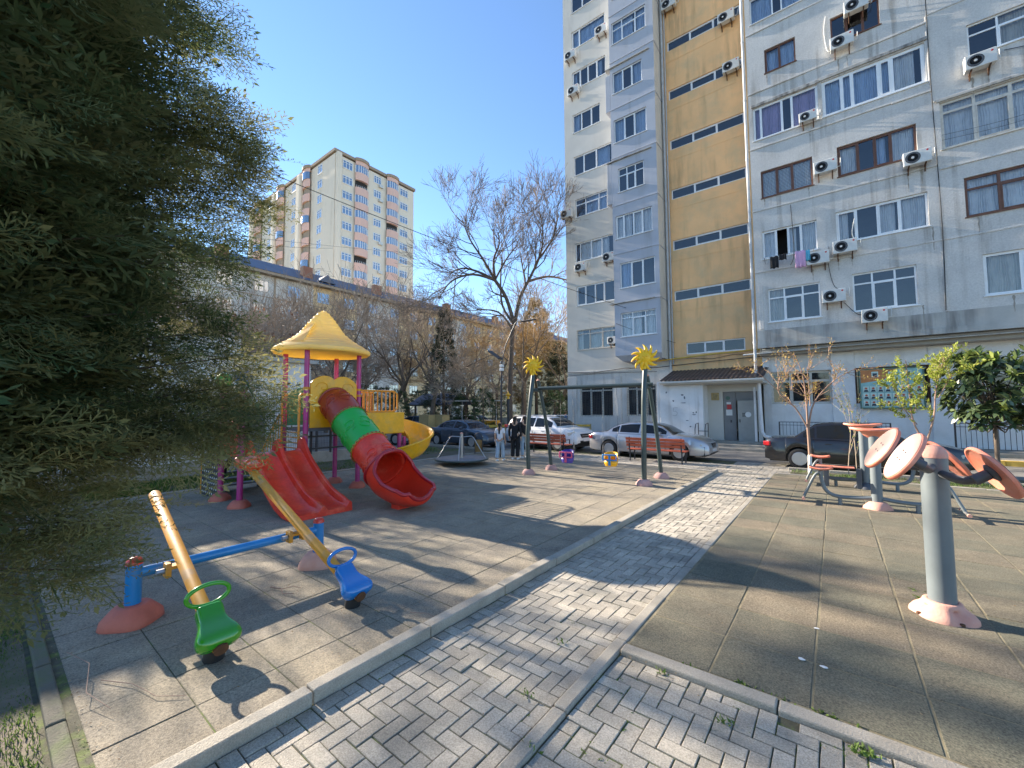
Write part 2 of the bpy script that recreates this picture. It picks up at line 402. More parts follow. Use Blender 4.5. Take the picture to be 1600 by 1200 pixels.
def frames(d, rollv=None, scale=None):
    """rotation matrices whose X axis is d (N,3)"""
    d = d / np.linalg.norm(d, axis=1, keepdims=True)
    r = rng.normal(size=d.shape) if rollv is None else rollv
    z = r - (r * d).sum(1, keepdims=True) * d; z /= np.linalg.norm(z, axis=1, keepdims=True)
    y = np.cross(z, d); T = np.stack([d, y, z], axis=2)
    if scale is not None: T = T * np.asarray(scale)[:, None, None]
    return T
def segs_mesh(segs, n):
    """segs: list of (p0,p1,r0,r1) -> prisms"""
    A = np.array([[*s[0], *s[1], s[2], s[3]] for s in segs], dtype=np.float64)
    p0, p1, r0, r1 = A[:, 0:3], A[:, 3:6], A[:, 6], A[:, 7]
    d = p1 - p0; d /= np.maximum(np.linalg.norm(d, axis=1, keepdims=True), 1e-6)
    a = np.where(np.abs(d[:, 2:3]) < .9, np.array([[0, 0, 1.]]), np.array([[0, 1., 0]]))
    u = np.cross(d, a); u /= np.linalg.norm(u, axis=1, keepdims=True); w = np.cross(d, u)
    an = np.arange(n) * 2 * math.pi / n
    ring = u[:, None, :] * np.cos(an)[None, :, None] + w[:, None, :] * np.sin(an)[None, :, None]
    V = np.concatenate([p0[:, None] + ring * r0[:, None, None], p1[:, None] + ring * r1[:, None, None]], axis=1)
    k = np.arange(n); k2 = (k + 1) % n
    F = np.stack([k, k2, n + k2, n + k], axis=1)
    F = F[None] + (np.arange(len(A)) * 2 * n)[:, None, None]
    return V.reshape(-1, 3), F.reshape(-1, 4)
def bez(p0, p1, p2, p3, n=10):
    p0, p1, p2, p3 = map(Vector, (p0, p1, p2, p3))
    return [p0 * (1 - t) ** 3 + p1 * 3 * t * (1 - t) ** 2 + p2 * 3 * t * t * (1 - t) + p3 * t ** 3 for t in [i / n for i in range(n + 1)]]
def lerp(x, xs, ys): return float(np.interp(x, xs, ys))
def interp_path0(P, n):
    P = [Vector(p) for p in P]; out = []
    for i in range(len(P) - 1):
        p0 = P[max(i - 1, 0)]; p1 = P[i]; p2 = P[i + 1]; p3 = P[min(i + 2, len(P) - 1)]
        for k in range(n):
            t = k / n; out.append(.5 * ((2 * p1) + (p2 - p0) * t + (2 * p0 - 5 * p1 + 4 * p2 - p3) * t * t + (3 * p1 - p0 - 3 * p2 + p3) * t ** 3))
    out.append(P[-1]); return out

# ================================================================== GROUND
def sheet(name, x0, x1, y0, y1, z, mat, kind='structure'):
    mb = MB(); nx = max(1, int((x1 - x0) / 2)) if x1 - x0 < 100 else 1
    mb.add([(x0, y0, z), (x1, y0, z), (x1, y1, z), (x0, y1, z)], [(0, 1, 2, 3)])
    o = mb.build(name, mat); o['kind'] = kind; return o
sheet('ground', -700, 600, -500, 900, -.03, M['soil'])
sheet('road', -60, 60, 15.6, 21.05, -.008, M['asphalt'])
sheet('road', -44, -17.5, -10, 15.6, -.012, M['asphalt'])

def tiles(name, x0, x1, y0, y1, s, mat, gap, z, rows=None, stagger=0.):
    Vs = []; Fs = []; var = []; nb = 0; b = .003
    ny = int(math.ceil((y1 - y0) / s - 1e-6)); nx = int(math.ceil((x1 - x0) / s - 1e-6)) + 1
    for j in range(ny):
        rv = (rows[j % len(rows)] if rows else .5)
        off = (j % 2) * stagger * s
        for i in range(nx):
            a = max(x0, x0 + i * s - off) + gap / 2; c = min(x1, x0 + (i + 1) * s - off) - gap / 2
            d = y0 + j * s + gap / 2; e = min(y1, y0 + (j + 1) * s) - gap / 2
            if c - a < .05 or e - d < .04: continue
            h = z + random.uniform(-.0015, .002); t = [random.uniform(-.0015, .0015) for _ in range(4)]
            jx = random.uniform(-.004, .004)
            a += jx; c += jx
            q = [(a, d), (c, d), (c, e), (a, e)]; qi = [(a + b, d + b), (c - b, d + b), (c - b, e - b), (a + b, e - b)]
            Vs += [(x, y, z - .04) for x, y in q] + [(x, y, h + t[k] - b) for k, (x, y) in enumerate(q)] + [(x, y, h + t[k]) for k, (x, y) in enumerate(qi)]
            for k in range(4):
                k2 = (k + 1) % 4
                Fs += [(nb + k, nb + k2, nb + 4 + k2, nb + 4 + k), (nb + 4 + k, nb + 4 + k2, nb + 8 + k2, nb + 8 + k)]
            Fs.append((nb + 8, nb + 9, nb + 10, nb + 11))
            var += [min(1, max(0, rv + random.uniform(-.3, .3)))] * 9; nb += 12
    o = np_mesh(name, Vs, Fs, mat, var); o['kind'] = 'structure'; return o
tiles('rubber_paving', -12.45, -2.98, .47, 13.8, .5, M['mat_left'], .008, .02)
sheet('rubber_paving_joints', -12.5, -2.9, .42, 13.85, .0155, M['joint_dark'])
tiles('rubber_paving', -1.43, 10, 3.40, 14.35, .617, M['mat_right'], .016, .03, rows=[.1, .15, .85, .3, .9, .15, .2, .75, .1, .5, .2, .8])
sheet('rubber_paving_joints', -1.45, 10, 3.38, 14.4, .0265, M['joint'])

def herring(name, regs, mat, w=.1, L=.2, gap=.008, z=.012):
    """herringbone pavers aligned with the kerbs: bricks L x w"""
    Vs = []; Fs = []; var = []; nb = 0
    def brick(x0, x1, y0, y1, reg):
        nonlocal nb
        X0, X1, Y0, Y1 = reg
        a, c, d, e = max(x0, X0), min(x1, X1), max(y0, Y0), min(y1, Y1)
        if c - a < .035 or e - d < .035: return
        a += gap / 2; c -= gap / 2; d += gap / 2; e -= gap / 2
        ang = random.uniform(-.012, .012); cx, cy = (a + c) / 2, (d + e) / 2; ca, sa = math.cos(ang), math.sin(ang)
        h = z + random.gauss(0, .0025) - (.006 if random.random() < .04 else 0); tx, ty = random.uniform(-.01, .01), random.uniform(-.01, .01); b = .0035
        def P(x, y, zz):
            dx, dy = x - cx, y - cy
            return (cx + dx * ca - dy * sa, cy + dx * sa + dy * ca, zz + (dx * tx + dy * ty if zz > 0 else 0))
        q = [(a, d), (c, d), (c, e), (a, e)]; qi = [(a + b, d + b), (c - b, d + b), (c - b, e - b), (a + b, e - b)]
        Vs.extend([P(x, y, -.03) for x, y in q] + [P(x, y, h - b * .8) for x, y in q] + [P(x, y, h) for x, y in qi])
        for k in range(4):
            k2 = (k + 1) % 4
            Fs.append((nb + k, nb + k2, nb + 4 + k2, nb + 4 + k)); Fs.append((nb + 4 + k, nb + 4 + k2, nb + 8 + k2, nb + 8 + k))
        Fs.append((nb + 8, nb + 9, nb + 10, nb + 11)); v = random.random(); var.extend([v] * 9); nb += 12
    for reg in regs:
        X0, X1, Y0, Y1 = reg
        # 90-degree herringbone: unit cell vectors (w,w) and (2w? ) -> period 2L along the diagonal steps
        i0 = int(X0 / w) - 60; 
        nX = int((X1 - X0) / w) + 4; nY = int((Y1 - Y0) / w) + 4
        for gy in range(-4, nY):
            for gx in range(-4, nX):
                k = (gx - gy) % 4
                x = X0 + gx * w; y = Y0 + gy * w
                if k == 0: brick(x, x + L, y, y + w, reg)        # brick lying along X
                elif k == 2 + 1: brick(x, x + w, y, y + L, reg)  # brick lying along Y (starts here, grows up)
    o = np_mesh(name, Vs, Fs, mat, var); o['kind'] = 'structure'; return o
herring('paved_path', [(-2.84, -1.56, -.4, 13.9), (-1.44, 4.2, -.2, 3.24)], M['paver'], w=.108, L=.216)
herring('paved_path', [(-12.4, -.9, 13.98, 15.9), (-2.84, -.9, 15.9, 16.9)], M['paver'], w=.15, L=.3)
sheet('paved_path_joints', -12.6, 6, -2, 17.0, .003, M['joint_dark'])

def kerb(x0, x1, y0, y1, z1, along, step=1.0, mat='kerb', name='kerb'):
    mb = MB(); n = int(round(((x1 - x0) if along == 'x' else (y1 - y0)) / step)) or 1
    for i in range(n):
        h = z1 + random.uniform(-.006, .004); j = random.uniform(-.004, .004)
        if along == 'x': a = x0 + (x1 - x0) * i / n; c = x0 + (x1 - x0) * (i + 1) / n - .008; mb.box(a, c, y0 + j, y1 + j, -.1, h)
        else: a = y0 + (y1 - y0) * i / n; c = y0 + (y1 - y0) * (i + 1) / n - .008; mb.box(x0 + j, x1 + j, a, c, -.1, h)
    o = mb.build(name, M[mat], bevel=.012); o['kind'] = 'structure'; return o
kerb(-2.97, -2.85, -.6, 13.85, .10, 'y')
kerb(-1.55, -1.45, -.6, 14.5, .035, 'y')
kerb(-1.44, 5, 3.25, 3.37, .05, 'x')
kerb(-12.5, -3.0, .33, .42, .035, 'x', mat='shaded_kerb')
kerb(-12.6, -2.9, 13.86, 13.95, .03, 'x')
kerb(-1.4, 12, 14.42, 14.52, .04, 'x')
kerb(-1.2, 12, 15.5, 15.62, .1, 'x')
kerb(-12.62, -12.5, .45, 13.85, .05, 'y')
kerb(-17.5, -12.6, 14.9, 15.0, .1, 'x')
# sidewalk with steps in front of the block
def slab(name, x0, x1, y0, y1, z0, z1, mat):
    o = MB().box(x0, x1, y0, y1, z0, z1).build(name, M[mat], bevel=.02); o['kind'] = 'structure'; return o
slab('sidewalk', -16, 2.2, 21.05, 26, -.1, .11, 'kerb')
slab('sidewalk_step', -7.1, 2.4, 21.75, 25.9, -.05, .21, 'kerb')
slab('sidewalk_step', -6.9, 2.6, 22.35, 25.8, -.04, .31, 'kerb')
slab('sidewalk', 2.9, 30, 20.85, 26, -.1, .16, 'kerb')
kerb(2.4, 30, 20.7, 20.84, .17, 'x', mat='yellow_kerb', name='painted_kerb')
slab('sidewalk_step', 2.7, 30, 21.9, 25.9, -.05, .3, 'kerb')

# ================================================================== MAIN APARTMENT BLOCK
B0 = Vector((-13.95, 24, 0))
bld = empty('apartment_building', B0, label='tall grey and orange panel apartment block with many different windows, on the right', cat='apartment building')
def bpart(mb, name, mat, parent=None, **k):
    return mb.build(name, M[mat] if isinstance(mat, str) else mat, bld if parent is None else parent, org=B0, **k)
def wall_holes(mb, x0, x1, z0, z1, y, holes, depth=.2):
    xs = sorted({x0, x1, *[min(max(h[i], x0), x1) for h in holes for i in (0, 1)]})
    zs = sorted({z0, z1, *[min(max(h[i], z0), z1) for h in holes for i in (2, 3)]})
    for i in range(len(xs) - 1):
        for j in range(len(zs) - 1):
            cx, cz = (xs[i] + xs[i + 1]) / 2, (zs[j] + zs[j + 1]) / 2
            if any(h[0] < cx < h[1] and h[2] < cz < h[3] for h in holes): continue
            mb.add([(xs[i], y, zs[j]), (xs[i + 1], y, zs[j]), (xs[i + 1], y, zs[j + 1]), (xs[i], y, zs[j + 1])], [(0, 1, 2, 3)])
    for a, b, c, d in [h[:4] for h in holes]:
        a = max(a, x0); b = min(b, x1)
        for p, q in (((a, c), (b, c)), ((b, c), (b, d)), ((b, d), (a, d)), ((a, d), (a, c))):
            mb.add([(p[0], y, p[1]), (q[0], y, q[1]), (q[0], y + depth, q[1]), (p[0], y + depth, p[1])], [(3, 2, 1, 0)])
def window(x0, x1, z0, z1, y, cols, frame='white_pvc', curt=None, transom=0., t=.055, opened=None, partial=None, glass='glass', sill=True, bars=False, blinds=False):
    """cols: relative widths; curt: list of curtain material keys (or None) per column"""
    mb = MB(); yf = y + .07; g = .003
    X0, X1, Z0, Z1 = x0 + g, x1 - g, z0 + g, z1 - g
    mb.box(X0, X1, yf, yf + .06, Z1 - t, Z1); mb.box(X0, X1, yf, yf + .06, Z0, Z0 + t)
    W = X1 - X0; tot = sum(cols); xs = [X0]
    for c in cols: xs.append(xs[-1] + W * c / tot)
    for i, x in enumerate(xs):
        w = t if 0 < i < len(xs) - 1 else t
        a = x - w / 2 if 0 < i < len(xs) - 1 else (x if i == 0 else x - w)
        mb.box(a, a + w, yf + .002, yf + .058, Z0 + t, Z1 - t)
    zt = Z1 - transom * (Z1 - Z0)
    if transom:
        for i in range(len(cols)): mb.box(xs[i] + t * (.5 if i else 1), xs[i + 1] - t * (.5 if i < len(cols) - 1 else 1), yf + .005, yf + .055, zt - t / 2, zt + t / 2)
    if sill: mb.box(x0 - .04, x1 + .04, y - .05, y + .05, z0 - .035, z0 - .002)
    # casements inside each light
    for i in range(len(cols)):
        if (i + len(cols)) % 2 == 0 and xs[i + 1] - xs[i] > .4:
            a = xs[i] + t * (.5 if i else 1); b = xs[i + 1] - t * (.5 if i < len(cols) - 1 else 1); s = .035; c = Z0 + t; d = zt - t / 2 if transom else Z1 - t
            yy = yf - .012
            mb.box(a, b, yy, yf + .03, d - s, d - .001); mb.box(a, b, yy, yf + .03, c + .001, c + s); mb.box(a + .001, a + s, yy + .001, yf + .03, c + s, d - s); mb.box(b - s, b - .001, yy + .001, yf + .03, c + s, d - s)
    fo = bpart(mb, 'window', frame, bevel=0)
    pg = MB()
    for i in range(len(cols)):
        if opened is not None and i == opened: continue
        a, b = xs[i] + .01, xs[i + 1] - .01
        zz = [(Z0 + .01, zt), (zt, Z1 - .01)] if transom else [(Z0 + .01, Z1 - .01)]
        for c, d in zz:
            dy = random.uniform(-.004, .004); dz = random.uniform(-.003, .003)
            pg.add([(a, yf + .03 + dy, c), (b, yf + .03 - dy, c), (b, yf + .03 - dy + dz, d), (a, yf + .03 + dy + dz, d)], [(0, 1, 2, 3)])
    p = pg.build('pane', M[glass], fo, org=B0)
    if curt:
        by = {}
        for i, c in enumerate(curt):
            if c: by.setdefault(c, []).append(i)
        for c, ii in by.items():
            cm = MB()
            for i in ii:
                a, b = xs[i], xs[i + 1]
                if partial and i in partial: b = a + (b - a) * partial[i]
                n = max(4, int((b - a) / .05)); ph = random.random() * 6
                rows = []
                for zz in (Z0, (Z0 + Z1) / 2, Z1):
                    rows.append([(a + (b - a) * k / n, y + .25 + .022 * math.sin(k * 1.9 + ph + .6 * math.sin(k * .7)) * (1.2 if zz < Z1 else .8), zz) for k in range(n + 1)])
                cm.grid(rows)
            cm.build('curtain', M[c], fo, org=B0, smooth=60)
    if blinds:
        cm = MB(); k = Z0
        while k < Z1: cm.box(X0, X1, y + .17, y + .175 , k, k + .045); k += .065
        cm.build('blind', M['c_white'], fo, org=B0)
    if bars:
        cm = MB(); k = X0 + .1
        yy = y + .02
        n = int((X1 - X0) / .11)
        for q in range(1, n): cm.box(X0 + q * .11, X0 + q * .11 + .012, yy, yy + .012, Z0, Z1)
        for q in range(1, int((Z1 - Z0) / .16)): cm.box(X0, X1, yy + .013, yy + .02, Z0 + q * .16, Z0 + q * .16 + .01)
        cm.build('window_grille', M['black_metal'], fo, org=B0)
    return fo
W_, B_, P_, G_ = 'c_white', 'c_blue', 'c_purple', 'c_beige'
ST = 2.95
# --- right wing, upper floors (overhanging)
YR = 22.4
rw = [(-2.5, -.29, 20.64, 21.96), (.54, 2.16, 17.9, 19.13), (-1.97, -.75, 17.89, 19.07), (-2.55, -.02, 14.76, 16.4), (.12, 3.4, 14.76, 16.4),
      (4.54, 7.2, 15.13, 16.4), (3.7, 8.2, 11.85, 13.72), (-2.32, -.33, 11.85, 13.17), (.54, 3.02, 11.88, 13.22), (4.2, 7.0, 9.02, 10.54),
      (-2.38, -.28, 8.92, 10.25), (.38, 3.22, 8.98, 10.36), (-2.23, -.27, 5.9, 7.45), (.82, 2.78, 5.94, 7.55), (4.53, 7.3, 5.98, 7.52),
      (.8, 3.1, 20.8, 22.1), (4.4, 7.2, 20.9, 22.3), (4.4, 7.2, 17.9, 19.3), (-2.3, -.3, 23.7, 25.1), (.8, 3.2, 23.8, 25.2),
      (9.5, 12, 5.98, 7.5), (9.5, 12, 8.95, 10.4), (9.5, 12, 11.9, 13.3), (9.5, 12, 14.85, 16.3)]
mb = MB(); wall_holes(mb, -2.72, 16, 5.55, 33, YR, rw)
mb.add([(-2.72, YR, 4.85), (-2.72, 24.2, 4.85), (-2.72, 24.2, 33), (-2.72, YR, 33)], [(0, 1, 2, 3)])
mb.add([(16, YR, 4.85), (16, 36, 4.85), (16, 36, 33), (16, YR, 33)], [(0, 1, 2, 3)])
bpart(mb, 'wall', 'stucco_grey')
mb = MB(); mb.add([(-2.72, YR, 4.85), (16, YR, 4.85), (16, YR, 5.55), (-2.72, YR, 5.55)], [(0, 1, 2, 3)])
mb.box(-2.73, 16.05, YR - .035, YR + .1, 4.72, 4.95)
bpart(mb, 'parapet_band', 'dirty_concrete')
# horizontal seams and ledges between storeys
mb = MB()
for z, a, b in ((8.35, -2.72, 16), (11.3, -2.72, 3.55), (14.35, -2.72, 3.5), (17.15, -2.72, 3.5), (17.45, 3.5, 16), (20.15, -2.72, 16), (23.1, -2.72, 16), (13.85, 3.55, 16), (11.1, 3.6, 16)):
    x = a
    while x < b:
        e = min(b, x + random.uniform(1.6, 3.2)); dz = random.uniform(-.02, .02)
        lg = MB().box(x, e - .006, YR - random.uniform(.02, .05), YR + .01, z - .035 + dz, z + .03 + dz); bpart(lg, 'ledge', 'stucco_grey', bevel=.008); x = e
for q in ((3.5, 3.6, 5.55, 7.9), (3.46, 3.5, 14.6, 17.4), (-2.6, -2.44, 5.6, 7.7)):
    bpart(MB().box(q[0], q[1], YR - .025, YR + .01, q[2], q[3]), 'corner_strip', 'stucco_grey', bevel=.008)
mb = MB()
for q in ((-2.6, .04, 16.42, 16.55), (.05, 3.5, 16.45, 16.58), (3.6, 8.3, 13.75, 13.85)): bpart(MB().box(q[0], q[1], YR - .06, YR - .002, q[2], q[3]), 'lintel_strip', 'dirty_concrete', bevel=.01)
wnd = rw
window(*wnd[0], YR, [2, .8, 2], curt=[B_, None, B_])
window(*wnd[1], YR, [1, 1.1, 1], 'brown_wood', glass='glass')
window(*wnd[2], YR, [1, 1], 'brown_wood', curt=[B_, B_])
window(*wnd[3], YR, [.5, 1.3, .6, 1.5], 'white_pvc', curt=[P_, P_, None, P_], t=.09)
window(*wnd[4], YR, [1.2, .6, 1.5, .7, 1.7], 'white_pvc', curt=[B_, B_, B_, B_, W_], t=.12, partial={4: .7})
window(*wnd[5], YR, [.9, 1, 1.2], transom=.33, curt=[None, G_, B_])
window(*wnd[6], YR, [1, 1, 1, 1, 1], 'grey_frame', transom=.22, curt=[W_, W_, W_, W_, W_], t=.09)
window(*wnd[7], YR, [1, 1, 1.2], 'brown_wood', blinds=True, t=.07)
window(*wnd[8], YR, [1.2, .9, .9, 1.3], 'brown_wood', curt=[W_, None, B_, W_], t=.07, partial={2: .7})
window(*wnd[9], YR, [1, 1, 1.2], 'brown_wood', transom=.3, curt=[W_, W_, None], opened=2, t=.08)
window(*wnd[10], YR, [.9, .7, .8, .9], curt=[W_, None, W_, W_], opened=1, partial={2: .6})
window(*wnd[11], YR, [1.1, 1.1, 1.1, 1.3], curt=[W_, None, W_, W_], t=.07, partial={0: .6, 2: .8})
window(*wnd[12], YR, [1, 1.1, 1], transom=.28, glass='glass', t=.06, curt=[G_, None, None])
window(*wnd[13], YR, [1, 1.1, 1], transom=.28, glass='glass', t=.06)
window(*wnd[14], YR, [1, 1, 1], curt=[G_, W_, W_], t=.09)
for k in range(15, len(wnd)): window(*wnd[k], YR, [1, 1, 1], curt=[B_, W_, B_])
# --- ground floor of the right wing
YG = 23.6
gw = [(-2.39, -.02, 2.1, 3.64), (.76, 3.13, 2.1, 3.66), (3.9, 6.9, 2.1, 3.67), (8.2, 11, 2.1, 3.67)]
mb = MB(); wall_holes(mb, -2.7, 16, 0, 4.75, YG, gw, .3); bpart(mb, 'wall', 'stucco_white')
window(*gw[0], YG + .08, [1, 1, 1], 'grey_frame', transom=.3, t=.1, glass='glass_dark')
window(*gw[1], YG + .08, [1, 1, 1], 'brown_wood', t=.08, glass='glass_dark')
window(*gw[2], YG + .08, [1, 1, .8, 1], 'grey_frame', transom=.3, t=.1, glass='glass_dark')
window(*gw[3], YG + .08, [1, 1, 1], 'grey_frame', transom=.3, t=.1, glass='glass_dark')
mb = MB()
for a, b in ((-.02, .76), (3.13, 3.9)): mb.box(a - .02, b + .02, YG - .06, YG - .002, .3, 4.4)
mb.box(-2.7, 16, YG - .05, YG - .002, .1, .42)
bpart(mb, 'pilaster', 'stucco_white', bevel=.015)
mb = MB(); mb.box(-2.7, 16, YR + .12, 24, 4.80, 4.92); mb.box(-2.7, 16, 22.95, YG + .2, 4.42, 4.78); mb.box(-2.7, 16, 22.9, 22.94, 4.6, 4.66)
bpart(mb, 'soffit', 'soffit', bevel=.01)
mb = MB(); mb.tube([(-2.6, 22.85, 4.68), (16, 22.85, 4.72)], .045, 8); mb.tube([(-2.6, 22.72, 4.58), (4, 22.7, 4.6), (16, 22.7, 4.64)], .03, 8)
mb.tube([(-3.4, 22.75, 4.5), (-2.2, 22.7, 4.52), (-.4, 22.72, 4.56)], .035, 8)
bpart(mb, 'service_pipe', 'pipe', smooth=40)
# --- orange stair section
YO = 24.
ow = [(-6.93, -3.12, z0, z0 + .6) for z0 in (7.98, 10.92, 13.92, 16.88, 19.9, 22.9, 25.9)] + [(-6.37, -3.47, 4.9, 5.55)]
mb = MB(); wall_holes(mb, -7.15, -2.72, 3.2, 33, YO, ow, .18); bpart(mb, 'wall', 'stucco_orange')
for k, h in enumerate(ow): window(*h, YO, [1, 1, 1.05], 'white_pvc', t=.06, glass='glass_dark', sill=False, opened=None)
mb = MB()
for z in (7.4, 10.3, 13.3, 16.25, 19.25, 22.2): bpart(MB().box(-7.1, -2.8, YO - .012, YO + .01, z, z + .025), 'ledge', 'stucco_orange')
# --- cream section on the left
cw = [(-13.3, -10.85, 29.2, 30.4), (-13.3, -10.85, 26.55, 27.86), (-13.3, -10.84, 23.65, 24.93), (-13.3, -11.28, 20.6, 21.89), (-13.26, -10.5, 17.6, 18.92),
      (-13.2, -10.9, 14.7, 15.93), (-13.25, -10.4, 11.65, 12.92), (-13.2, -10.4, 8.7, 10.0), (-13.24, -10.5, 5.75, 7.07)]
mb = MB(); wall_holes(mb, -13.95, -7.15, 4.35, 33, YO, cw)
mb.add([(-13.95, YO, 0), (-13.95, YO, 33), (-13.95, 38, 33), (-13.95, 38, 0)], [(0, 1, 2, 3)])
mb.add([(-13.95, 38, 0), (-13.95, 38, 33), (16, 38, 33), (16, 38, 0)], [(0, 1, 2, 3)])
bpart(mb, 'wall', 'stucco_cream')
st = [([1, 1, 1], 0, W_), ([.7, 2.2], 0, B_), ([.9, .8, 1, .9], 0, B_), ([.9, 1.1, .9], 0, B_), ([.9, 1.2, 1.4], 0, B_), ([1, 1.3, .8], .3, B_), ([.5, 1.1, 1.1, 1.3], 0, W_), ([.8, .8, .8, 1], 0, None), ([1.1, 1.1, 1.1], .2, G_)]
for h, (c, tr, cu) in zip(cw, st): window(*h, YO, c, 'white_pvc' if cu != G_ else 'grey_frame', transom=tr, curt=[cu if random.random() < .65 else None for _ in c], partial={0: random.uniform(.4, 1), len(c) - 1: random.uniform(.4, 1)})
lw = [(-13.06, -10.77, 1.41, 3.3), (-9.88, -8.1, 1.46, 3.3)]
mb = MB(); wall_holes(mb, -13.95, -7.15, 0, 4.35, YO, lw, .3); bpart(mb, 'wall', 'stucco_grey')
for h in lw: window(*h, YO + .06, [1, 1.15, 1], 'grey_frame', transom=.12, t=.08, glass='glass_dark', bars=True)
mb = MB()
for a, b in ((-13.95, -13.3), (-10.6, -10.2), (-7.9, -7.3)): mb.box(a, b, YO - .07, YO - .002, 0.1, 4.0)
mb.box(-13.97, -7.2, YO - .04, YO - .002, 4.2, 4.34)
bpart(mb, 'pilaster', 'stucco_grey', bevel=.015)
mb = MB(); mb.tube([(-13.9, YO - .1, 4.32), (-12, YO - .12, 4.2), (-10, YO - .1, 4.36), (-8, YO - .1, 4.28), (-5, YO - .12, 4.42), (-2.8, YO - .1, 4.5)], .018, 6)
mb.tube([(-7, YO - .15, 4.75), (-5, YO - .12, 4.55), (-4, YO - .12, 4.7), (-2.8, YO - .1, 4.62)], .014, 6)
mb.tube([(-13.9, YO - .06, 4.1), (-11, YO - .07, 4.14), (-8, YO - .06, 4.05)], .012, 6)
bpart(mb, 'cable', 'wire')
mb = MB(); mb.tube([(-7.9, YO - .5, 4.6), (-5, YO - .3, 4.78), (-2.7, YO - .2, 4.85)], .04, 8); bpart(mb, 'gas_pipe', 'yellow_kerb', smooth=40)
# --- blue-grey bay
YB = 22.8
bw = [(-9.86, -7.76, 24.1, 25.5), (-9.85, -8.05, 20.95, 22.3), (-9.83, -7.85, 17.86, 19.3), (-9.63, -8.07, 14.75, 16.2), (-9.84, -7.66, 11.95, 13.35), (-9.64, -7.58, 8.95, 10.45), (-9.65, -7.57, 6.08, 7.48), (-9.8, -7.8, 27, 28.4)]
mb = MB(); wall_holes(mb, -10.02, -7.33, 5.0, 33, YB, bw)
mb.add([(-10.02, YB, 5), (-10.02, 24, 5), (-10.02, 24, 33), (-10.02, YB, 33)], [(3, 2, 1, 0)])
mb.grid([[(-10.02, YB, 5), (-7.33, YB, 5)], [(-9.7, YB + .3, 4.68), (-7.4, YB + .3, 4.68)], [(-9.7, 24, 4.66), (-7.4, 24, 4.66)]], flip=True)
bpart(mb, 'bay', 'stucco_blue')
mb = MB(); mb.add([(-7.33, YB, 4.7), (-7.33, 24, 4.7), (-7.33, 24, 33), (-7.33, YB, 33)], [(0, 1, 2, 3)]); mb.add([(-10.02, YB, 5), (-9.7, YB + .3, 4.68), (-10.02, 24, 5)], [(0, 1, 2)])
bpart(mb, 'bay_side_wall', 'stucco_cream')
for h, (c, tr, cu) in zip(bw, [([.9, 1.2, .9], .33, B_), ([1, 1, 1], 0, B_), ([1.1, 1.1, 1.2], 0, B_), ([1, 1, 1], .3, B_), ([.8, .9, .9, .9], 0, W_), ([1, 1, 1], 0, B_), ([1, 1.1, .9], .22, W_), ([1, 1, 1], 0, B_)]):
    window(*h, YB, c, 'white_pvc', transom=tr, curt=[cu if random.random() < .65 else None for _ in c], partial={1: random.uniform(.4, 1)})
mb = MB()
for z, ex in ((8.1, 0), (11.05, 0), (14.0, .0), (16.95, .0), (20.0, 0), (23.0, .0), (26, 0)):
    bpart(MB().box(-10.04, -7.3, YB - .03, YB + .01, z - .03, z + .03).box(-7.34, -7.3, YB, 24, z - .03, z + .02), 'ledge', 'stucco_blue', bevel=.01)
for z0, z1 in ((8.05, 8.2), (16.7, 17.0), (22.6, 22.9)): bpart(MB().box(-10.3, -7.6, YB - .1, YB + .3, z0 + .02, z0 + .07), 'rain_hood', 'dirty_concrete')
for z0, z1 in ((14.2, 17.0), (20.0, 22.6)): bpart(MB().box(-10.32, -10.03, YB + .002, YB + 1.0, z0, z1 - .3), 'bay_extension', 'stucco_blue', bevel=.01)
# dark rooms behind the glass, roof and parapet
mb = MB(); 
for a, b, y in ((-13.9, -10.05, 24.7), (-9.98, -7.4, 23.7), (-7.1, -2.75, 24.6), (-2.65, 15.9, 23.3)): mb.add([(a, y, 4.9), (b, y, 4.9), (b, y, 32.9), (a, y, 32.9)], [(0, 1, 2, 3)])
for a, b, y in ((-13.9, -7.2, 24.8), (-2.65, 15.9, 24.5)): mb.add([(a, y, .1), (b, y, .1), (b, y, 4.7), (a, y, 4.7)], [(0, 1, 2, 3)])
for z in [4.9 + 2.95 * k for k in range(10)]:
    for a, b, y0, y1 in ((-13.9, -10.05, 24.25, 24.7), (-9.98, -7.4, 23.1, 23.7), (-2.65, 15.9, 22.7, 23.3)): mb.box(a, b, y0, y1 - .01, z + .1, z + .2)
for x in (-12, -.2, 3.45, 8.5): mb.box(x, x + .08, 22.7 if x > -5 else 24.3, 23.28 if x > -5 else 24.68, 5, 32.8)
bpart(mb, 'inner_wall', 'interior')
mb = MB(); mb.box(-13.95, 16, 24.2, 38, 32.9, 33.0); mb.box(-10, -7.35, 22.85, 24.2, 32.9, 32.98); mb.box(-2.7, 16, 22.45, 24.2, 32.9, 32.98); bpart(mb, 'roof', 'dirty_concrete')
